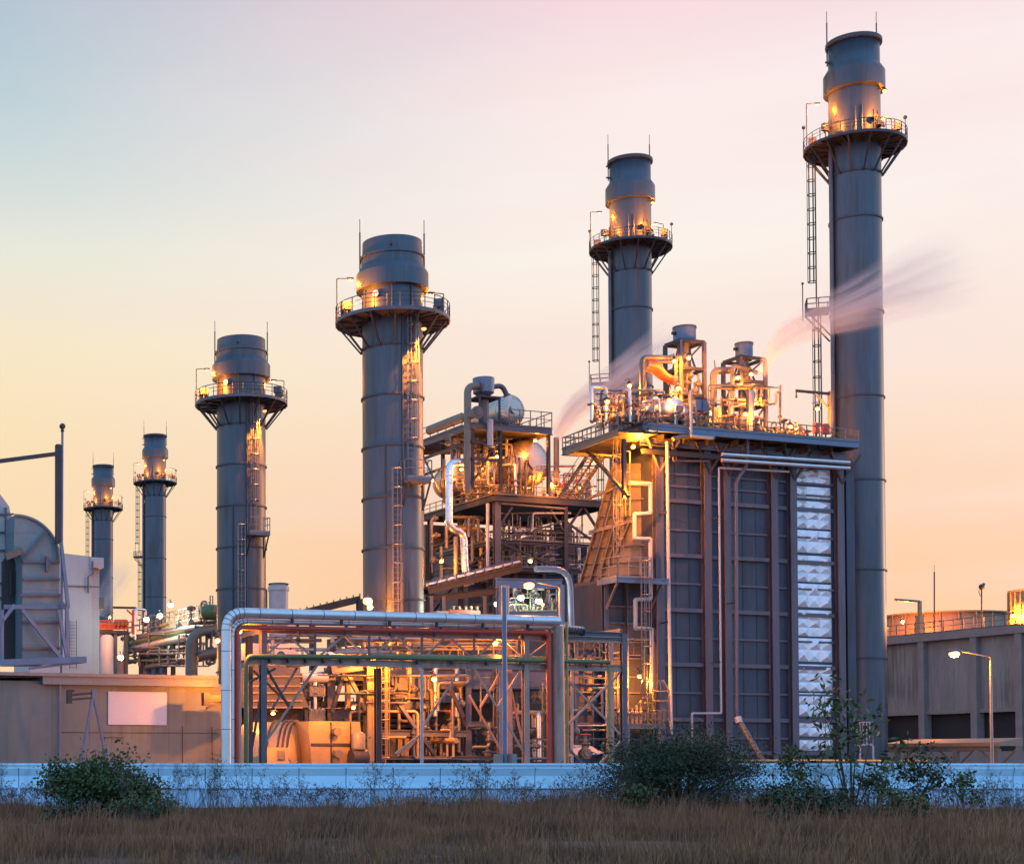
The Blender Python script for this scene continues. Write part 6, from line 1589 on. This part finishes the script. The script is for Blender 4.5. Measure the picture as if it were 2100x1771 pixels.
# ------------------------------------------------------------------ small-bore pipework, cable trays and rails that fill the steelwork
def tangle(P_, x0, x1, y0, y1, n_, rs, mats, where, seed, depth=1.5, diag=0):
    r = random.Random(seed); lab = 'slim service pipe ' + where
    for i in range(n_):
        x, y = r.uniform(x0, x1), r.uniform(y0, y1); off = r.uniform(-depth, depth); pts = [(x, y)]
        k = r.randrange(2)
        for q in range(r.choice((2, 2, 3, 4))):
            if (q + k) % 2: y = min(y1, max(y0, y + r.choice((-1, 1)) * r.uniform(.25, .8) * (y1 - y0)))
            else: x = min(x1, max(x0, x + r.choice((-1, 1)) * r.uniform(.12, .45) * (x1 - x0)))
            if abs(pts[-1][0] - x) + abs(pts[-1][1] - y) > 5: pts.append((x, y))
        if len(pts) < 2: continue
        rad = r.choice(rs); w3 = [P_.at(*p, off) for p in pts]
        o = thing('service_pipe', lab, 'pipe', w3[0], 'slim service pipes ' + where)
        m_ = MB(); m_.tube(w3, rad, 7, bend=rad * 3); m_.build('run', M[r.choice(mats)], o)
        c = w3[0].lerp(w3[1], .4); d = (w3[1] - w3[0]).normalized()
        m_ = MB(); m_.tube([c, c + d * rad * 1.2], rad * 1.8, 8); m_.build('flange', M['steelg'], o)
        if i % 3 == 0:
            c = w3[0].lerp(w3[1], .7); m_ = MB(); m_.ball(c, rad * 2.4, 8, 6); m_.bar(c, c + F1.n * rad * 5, rad * .7); m_.build('valve', M['steelg'], o)
BM = ('beige', 'steelg', 'galv', 'white')
tangle(Plane(c2 + V * 2), 1020, 1205, 1052, 1165, 34, (.06, .09, .14), BM, 'hung in the steelwork under the big drum deck', 1)
tangle(Plane(c2 + V * 6), 885, 1010, 1060, 1200, 18, (.08, .12, .2), ('beige', 'tan', 'steelg'), 'before the tan ducts beside the drum tower', 2)
tangle(Plane(c2 + V * 1), 925, 1050, 900, 1012, 20, (.06, .09, .14), BM, 'on the shadowed left half of the drum deck', 3, 1)
tangle(Plane(c2 + V * 1), 1100, 1215, 955, 1022, 18, (.05, .08), ('beige', 'red', 'galv'), 'right of the biggest drum at deck level', 4, 1)
tangle(PQ, 620, 960, 1385, 1555, 34, (.06, .09, .13), ('beige', 'tan', 'steel', 'steelg'), 'in the left part of the dark bay under the rack', 5, 2.2)
tangle(PQ, 960, 1150, 1385, 1555, 30, (.05, .08, .12), ('beige', 'steelg', 'steel', 'lime'), 'in the right part of the dark bay under the rack', 6, 2.2)
tangle(RB, 545, 1060, 1302, 1348, 30, (.05, .08, .13), ('beige', 'galv', 'tan', 'white'), 'threaded between the two chords of the truss rack', 7, 1.2)
tangle(Plane(LP.P0 + F1.n * 1.5), 1150, 1340, 1310, 1540, 22, (.05, .08), ('beige', 'steelg', 'green', 'white'), 'at the foot of the boiler behind the last rack bay', 8, .5)
tangle(Plane(corner + V * 1.5), 1220, 1372, 800, 868, 26, (.05, .08, .12), ('beige', 'tan', 'galv'), 'on the left third of the boiler deck', 9, 1)
tangle(Plane(corner + V * 2), 1376, 1600, 790, 880, 34, (.05, .08, .12), ('beige', 'tan', 'galv'), 'between the silencer towers on the boiler deck', 10, 1.2)
tangle(F1, 1380, 1700, 898, 945, 18, (.06, .1), ('steelg', 'steel', 'beige'), 'slung under the boiler deck above the ribbed panels', 11, .6)
tangle(Plane(W(1090, HORIZON, 141)), 1032, 1142, 1208, 1258, 18, (.05, .09), ('white', 'galv', 'green'), 'in the greenish light inside the portal frame', 12, .8)
tangle(PF, 262, 430, 1300, 1365, 26, (.12, .2), ('galv', 'steelg', 'green', 'beige'), 'on the distant greenish rack', 13, 1)
tangle(PG, 395, 445, 1285, 1360, 10, (.1, .15), ('beige', 'steelg'), 'beside the fat bent pipe behind the powerhouse roof', 14, .6)
tangle(Plane(rc + V * 4), 905, 960, 890, 1000, 8, (.08, .14), ('steelg', 'beige'), 'behind the left columns of the drum tower', 15, 1)
# extra rails and trays on the drum tower's lower levels
for y in (1110, 1165):
    for p, q in ((colpts[0], colpts[1]), (colpts[1], colpts[2]), (colpts[0], colpts[3]), (colpts[3], colpts[4])):
        m_ = MB(); m_.rail([Vector((p.x, p.y, zz2(y) + .25)), Vector((q.x, q.y, zz2(y) + .25))], 1.15, 1.4, .04); m_.build('level_rail', M['beige'], dt)
for y, dpth in ((1085, 3), (1138, 5), (1200, 2)):
    a_ = c2 + V * dpth + U * .5; b_ = r2_ + V * dpth - U * .5; m_ = MB(); m_.bar(Vector((a_.x, a_.y, zz2(y))), Vector((b_.x, b_.y, zz2(y))), .5, .15); m_.build('cable_tray', M['steel'], dt)

# ------------------------------------------------------------------ steam
def plume(label, pts, D, w0, w1, dens, seed, lobes=1):
    """curved steam plume: density lives in the object's own x (0..1 along), y, z"""
    a = W(*pts[0], D); b = W(*pts[-1], D); d = b - a; Lp = d.length
    H = w1 * 1.6 + max(abs((W(*q, D) - a).dot(Vector((-d.z, 0, d.x)).normalized())) for q in pts)
    mesh = MB().hexa([(0, -w1 * 1.2, -H), (Lp, -w1 * 1.2, -H), (Lp, w1 * 1.2, -H), (0, w1 * 1.2, -H), (0, -w1 * 1.2, H), (Lp, -w1 * 1.2, H), (Lp, w1 * 1.2, H), (0, w1 * 1.2, H)])
    me = bpy.data.meshes.new('steam_plume'); me.from_pydata([tuple(v) for v in mesh.v], [], mesh.f)
    m = bpy.data.materials.new('steam'); m.use_nodes = True; t = m.node_tree
    for n_ in list(t.nodes): t.nodes.remove(n_)
    out = N(t, 'ShaderNodeOutputMaterial'); vol = N(t, 'ShaderNodeVolumePrincipled'); vol.inputs['Color'].default_value = (.74, .71, .72, 1); vol.inputs['Anisotropy'].default_value = .2
    t.links.new(vol.outputs[0], out.inputs['Volume'])
    tcn = N(t, 'ShaderNodeTexCoord'); s = N(t, 'ShaderNodeSeparateXYZ'); t.links.new(tcn.outputs['Object'], s.inputs[0])
    def mth(op, a_, b_=None, c_=None):
        n_ = N(t, 'ShaderNodeMath', operation=op)
        for i_, v_ in enumerate((a_, b_, c_)):
            if v_ is None: continue
            if isinstance(v_, (int, float)): n_.inputs[i_].default_value = v_
            else: t.links.new(v_, n_.inputs[i_])
        return n_.outputs[0]
    u = mth('DIVIDE', s.outputs['X'], Lp)
    fc = N(t, 'ShaderNodeFloatCurve'); t.links.new(u, fc.inputs['Value'])
    cv = fc.mapping.curves[0]; nrm = Vector((-d.z, 0, d.x)).normalized()
    for i_, q in enumerate(pts):
        w_ = W(*q, D) - a; uu = w_.dot(d.normalized()) / Lp; hh = w_.dot(nrm) / (2 * H) + .5
        if i_ == 0: cv.points[0].location = (0, hh)
        elif i_ == len(pts) - 1: cv.points[-1].location = (1, hh)
        else: cv.points.new(uu, hh)
    fc.mapping.update()
    zc = mth('MULTIPLY', mth('SUBTRACT', fc.outputs[0], .5), 2 * H)
    wd_ = mth('MULTIPLY_ADD', u, w1 - w0, w0)
    zr = mth('DIVIDE', mth('SUBTRACT', s.outputs['Z'], zc), wd_); yr = mth('DIVIDE', s.outputs['Y'], wd_)
    r2_ = mth('ADD', mth('MULTIPLY', zr, zr), mth('MULTIPLY', yr, yr))
    fall = mth('MAXIMUM', mth('SUBTRACT', 1.0, r2_), 0.0)
    cmb = N(t, 'ShaderNodeCombineXYZ'); t.links.new(mth('MULTIPLY', u, 1.8), cmb.inputs[0]); t.links.new(mth('MULTIPLY', yr, 1.1), cmb.inputs[1]); t.links.new(mth('ADD', mth('MULTIPLY', zr, 2.0 * lobes), seed), cmb.inputs[2])
    nz_ = N(t, 'ShaderNodeTexNoise', i_Scale=1.6, i_Detail=3.0); t.links.new(cmb.outputs[0], nz_.inputs['Vector'])
    mr_ = N(t, 'ShaderNodeMapRange', i_From_Min=.30, i_From_Max=.75); t.links.new(nz_.outputs['Fac'], mr_.inputs['Value'])
    thin_ = mth('DIVIDE', w0, wd_)
    fade = mth('SUBTRACT', 1.0, mth('POWER', mth('MAXIMUM', u, 0), 2.5))
    de = mth('MULTIPLY', mth('MULTIPLY', fall, mr_.outputs[0]), mth('MULTIPLY', mth('MULTIPLY', fade, mth('POWER', thin_, .8)), dens))
    t.links.new(de, vol.inputs['Density'])
    me.materials.append(m)
    o = bpy.data.objects.new('steam_plume', me); COL.objects.link(o)
    o.location = a
    x = d.normalized(); zz = nrm; y = zz.cross(x)
    o.rotation_euler = Matrix((x, y, zz)).transposed().to_euler()
    tag(o, label, 'steam', 'drifting steam plumes', None)
    return o
plume('brown-grey steam plume drifting up from the drum tower to the stack behind the boiler', [(1141, 893), (1180, 838), (1240, 795), (1330, 735), (1400, 690)], 170, 1.0, 3.0, 2.2, 0.0)
plume('brown-grey steam plume curving from the smaller silencer tower across the tallest stack', [(1562, 765), (1600, 700), (1660, 664), (1760, 625), (1860, 585), (1990, 545)], 151, .7, 4.8, 2.0, 4.0, 1.5)
plume('faint steam wisp between the pale block and the smallest stack', [(206, 1262), (232, 1200), (268, 1150)], 236, 1.2, 2.8, .7, 2.0)

# ------------------------------------------------------------------ plants
def leafmat(name, c, var=.3):
    m = mat(name, c, .6, 0, var=var, scale=1.2); b = m.node_tree.nodes['Principled BSDF']
    return m
LM = dict(broad=leafmat('broad_leaf', (.045, .07, .012)), fine=leafmat('acacia_leaf', (.022, .036, .008)), olive=leafmat('olive_leaf', (.055, .068, .012)), twig=mat('twig_bark', (.07, .05, .04), .8), strawm=mat('dry_stalk', (.10, .065, .05), .9, var=.3, scale=.9))
def leaves(pts, size, m, name, parent, seed, elong=1.8, droop=0):
    r = np.random.default_rng(seed); P_ = np.array(pts); n_ = len(P_)
    d = r.normal(size=(n_, 3)); d[:, 2] -= droop; d /= np.linalg.norm(d, axis=1)[:, None]
    e = np.cross(d, r.normal(size=(n_, 3))); e /= np.linalg.norm(e, axis=1)[:, None]
    s = size * r.uniform(.6, 1.3, n_)[:, None]
    q = np.stack([P_, P_ + d * s * elong * .5 + e * s * .5, P_ + d * s * elong, P_ + d * s * elong * .5 - e * s * .5], 1).reshape(-1, 3) - np.array(parent.location)
    me = bpy.data.meshes.new(name); me.from_pydata(q.tolist(), [], np.arange(n_ * 4).reshape(-1, 4).tolist()); me.materials.append(m)
    o = bpy.data.objects.new(name, me); COL.objects.link(o); o.parent = parent; KIDS.setdefault(parent.name, []).append(o)
    return o
def shrub(name, label, cat, px, D, w_, h, n_leaf, size, m, seed, lobes=9, elong=1.8, stems=7, trunk_r=.04, shape=.7, flat=False, grp=None, twigm=None):
    r = random.Random(seed); b = W(px, HORIZON, D); base = Vector((b.x, b.y, .05))
    root = thing(name, label, cat, base, grp)
    tips = []
    sm_ = MB()
    for k in range(stems):
        a = r.uniform(0, 6.28); t = r.uniform(.25, 1)
        tip = base + Vector((math.cos(a) * w_ / 2 * t * r.uniform(.7, 1), math.sin(a) * w_ * .35 * t, h * (1 - (.85 if flat else .6) * t * t) * r.uniform(.6, 1)))
        midp = base.lerp(tip, .5) + Vector((r.uniform(-.15, .15), r.uniform(-.15, .15), h * .1))
        sm_.tube([base, midp, tip], [trunk_r, trunk_r * .6, .008], 5, cap=False)
        for q in range(4):
            f = r.uniform(.35, .95); p = midp.lerp(tip, f); tt = p + Vector((r.uniform(-1, 1) * w_ * .14, r.uniform(-1, 1) * w_ * .12, r.uniform(.0, .25) * h))
            sm_.tube([p, tt], [trunk_r * .35, .006], 4, cap=False); tips.append(tt)
        tips.append(tip)
    sm_.build('stem', twigm or LM['twig'], root)
    pts = []
    cl = [(t, r.uniform(.5, 1)) for t in tips]
    for i in range(n_leaf):
        t, s_ = cl[int(r.random() ** shape * len(cl)) % len(cl)]
        R_ = w_ * .085 * s_
        p = t + Vector((r.gauss(0, R_) * (1.5 if flat else 1), r.gauss(0, R_), r.gauss(0, R_ * (.32 if flat else .7))))
        if p.z < .1: p.z = .1 + r.random() * .3
        pts.append(p)
    leaves(pts, size, m, 'foliage', root, seed, elong)
    return root
shrub('leafy_bush', 'rounded broad-leaved green bush before the blue wall at the far left', 'bush', 205, 53, 4.3, 1.9, 11000, .08, LM['broad'], 5, stems=34, elong=1.6)
shrub('low_shrub', 'straggling dark undergrowth spilling right of the rounded bush', 'bush', 300, 50, 2.6, .9, 1400, .06, LM['olive'], 6, stems=12)
shrub('acacia_bush', 'largest dark feathery bush, spreading before the foot of the boiler', 'bush', 1400, 54, 6.4, 2.85, 34000, .036, LM['fine'], 8, stems=64, elong=3.2, trunk_r=.05, flat=True)
# spreading lower skirts of the large bush belong to it
shrub('young_tree', 'spindly young tree whose sprigs reach over the tallest stack foot', 'tree', 1745, 52, 3.6, 5.3, 480, .11, LM['olive'], 21, stems=9, elong=2.6, trunk_r=.035)
for i, (x, D, w_, h, n_, lab) in enumerate([
    (1620, 52, 2.1, 2.1, 800, 'open leafy shrub between the dark feathery bush and the spindly tree'),
    (1690, 50, 1.7, 1.5, 600, 'shrub tangled at the foot of the spindly tree'),
    (1790, 51, 2.0, 1.7, 550, 'loose shrub right of the spindly tree'),
    (1890, 52, 2.4, 2.4, 750, 'tall loose shrub before the low canopy of the cooling tower'),
    (1975, 51, 1.4, 1.5, 350, 'bare-twigged shrub at the right, thinnest of the right-hand row'),
    (1580, 49, 1.8, 1.1, 700, 'low shrub at the right foot of the dark feathery bush'),
    (1300, 51, 1.6, 1.2, 700, 'low dark shrub under the left side of the feathery bush'),
    (1660, 45, 2.6, 1.0, 1500, 'dark low thicket nearest the viewer, below the spindly tree'),
    (1850, 44, 2.2, .9, 1100, 'dark low thicket nearest the viewer, right of the spindly tree'),
    (150, 48, 2.0, .7, 800, 'low dark scrub at the left foot of the rounded green bush')]):
    shrub('wild_shrub', lab, 'shrub', x, D, w_, h, n_, .075, LM['olive'] if i % 2 == 0 else LM['fine'], 40 + i, stems=9, elong=2, grp='wild shrubs along the blue wall', trunk_r=.02)
# dry weeds against the wall
def weed(px, D, h, seed, label, w_=1.0):
    r = random.Random(seed); b = W(px, HORIZON, D); base = Vector((b.x, b.y, .05))
    m_ = MB(); pts = []
    for k in range(9):
        a = Vector((r.uniform(-.6, .6) * w_, r.uniform(-.3, .3), h * r.uniform(.55, 1)))
        p1 = base + a * .5 + Vector((r.uniform(-.1, .1), 0, h * .08)); p2 = base + a
        m_.tube([base + Vector((r.uniform(-.2, .2), 0, 0)), p1, p2], [.012, .008, .003], 3, cap=False)
        for q in range(7):
            f = r.uniform(.3, 1); p = p1.lerp(p2, f); t = p + Vector((r.uniform(-.25, .25), r.uniform(-.15, .15), r.uniform(.03, .25))); m_.tube([p, t], [.005, .002], 3, cap=False)
            pts += [t.lerp(p, r.random() * .4) for _ in range(3)]
    root = thing('dry_weed', label, 'weed', base, 'dry branching weeds against the blue wall')
    m_.build('stalks', LM['strawm'], root)
    leaves(pts, .03, LM['strawm'] if seed % 3 else LM['olive'], 'foliage', root, seed, 2)
for i in range(96):
    x = -10 + i * 22.4 + rnd.uniform(-14, 14); D = rnd.uniform(51, 60)
    h = rnd.choice([.7, .9, 1.1, 1.3, 1.7, 1.9]) * (1.15 if 400 < x < 620 or 900 < x < 1180 else 1)
    weed(x, D, h, 100 + i, 'thin dry branching weed standing against the pale blue wall', rnd.uniform(.6, 1.6))

# grass: clumped blades over the field
def grass(name, n_, y0, y1, h0, h1, seed, cols, kind='stuff', label=None):
    r = np.random.default_rng(seed)
    y = y0 + (y1 - y0) * np.sqrt(r.random(n_)); xl = (-60 - CX) / FPX * y - 2; xr = (2160 - CX) / FPX * y + 2
    x = xl + (xr - xl) * r.random(n_)
    cl = np.sin(x * 1.7 + np.sin(y * .9) * 2) * np.sin(y * 1.3 + np.sin(x * .6) * 2) * .5 + .5 + .5 * np.sin(x * .23 + 1.3 * np.sin(y * .35)) * np.sin(y * .29)
    keep = r.random(n_) < .12 + .75 * cl
    x, y, cl = x[keep], y[keep], cl[keep]; k = len(x)
    h = (h0 + (h1 - h0) * r.random(k) ** 1.5) * (.4 + .85 * np.clip(cl, 0, 1.3))
    a = r.uniform(0, 2 * np.pi, k); w_ = .006 + .007 * r.random(k)
    lean = h[:, None] * r.uniform(.05, .55, k)[:, None] * np.stack([np.cos(a + 1), np.sin(a + 1)], 1)
    dx, dy = np.cos(a) * w_, np.sin(a) * w_
    z0 = np.full(k, .03)
    v = np.zeros((k, 5, 3))
    v[:, 0] = np.stack([x - dx, y - dy, z0], 1); v[:, 1] = np.stack([x + dx, y + dy, z0], 1)
    v[:, 2] = np.stack([x + dx * .7 + lean[:, 0] * .3, y + dy * .7 + lean[:, 1] * .3, z0 + h * .6], 1); v[:, 3] = np.stack([x - dx * .7 + lean[:, 0] * .3, y - dy * .7 + lean[:, 1] * .3, z0 + h * .6], 1)
    v[:, 4] = np.stack([x + lean[:, 0], y + lean[:, 1], z0 + h], 1)
    me = bpy.data.meshes.new(name); idx = np.arange(k) * 5
    me.vertices.add(k * 5); me.vertices.foreach_set('co', v.reshape(-1))
    loops = np.stack([idx, idx + 1, idx + 2, idx + 3, idx + 3, idx + 2, idx + 4], 1).reshape(-1)
    me.loops.add(k * 7); me.loops.foreach_set('vertex_index', loops)
    me.polygons.add(k * 2); st = np.stack([np.arange(k) * 7, np.arange(k) * 7 + 4], 1).reshape(-1); me.polygons.foreach_set('loop_start', st)
    me.update(calc_edges=True); me.validate()
    me.materials.append(cols)
    o = bpy.data.objects.new(name, me); COL.objects.link(o)
    tag(o, label, name.replace('_', ' '), None, 'stuff')
GR = mat('dry_grass_blade', (.28, .10, .04), .85, 0, var=.4, scale=.35, dirt=(.06, .02, .009), tint=(.42, .19, .075))
grass('dry_grass', 620000, 26, 60.8, .15, .46, 1, GR, label='dense dry reddish-brown grass covering the foreground field')
GR2 = mat('tall_dry_stalk', (.26, .105, .045), .85, 0, var=.3, scale=.3)
grass('tall_dry_grass', 60000, 28, 61, .35, .95, 2, GR2, label='taller sparse dry stalks standing above the grass near the wall')
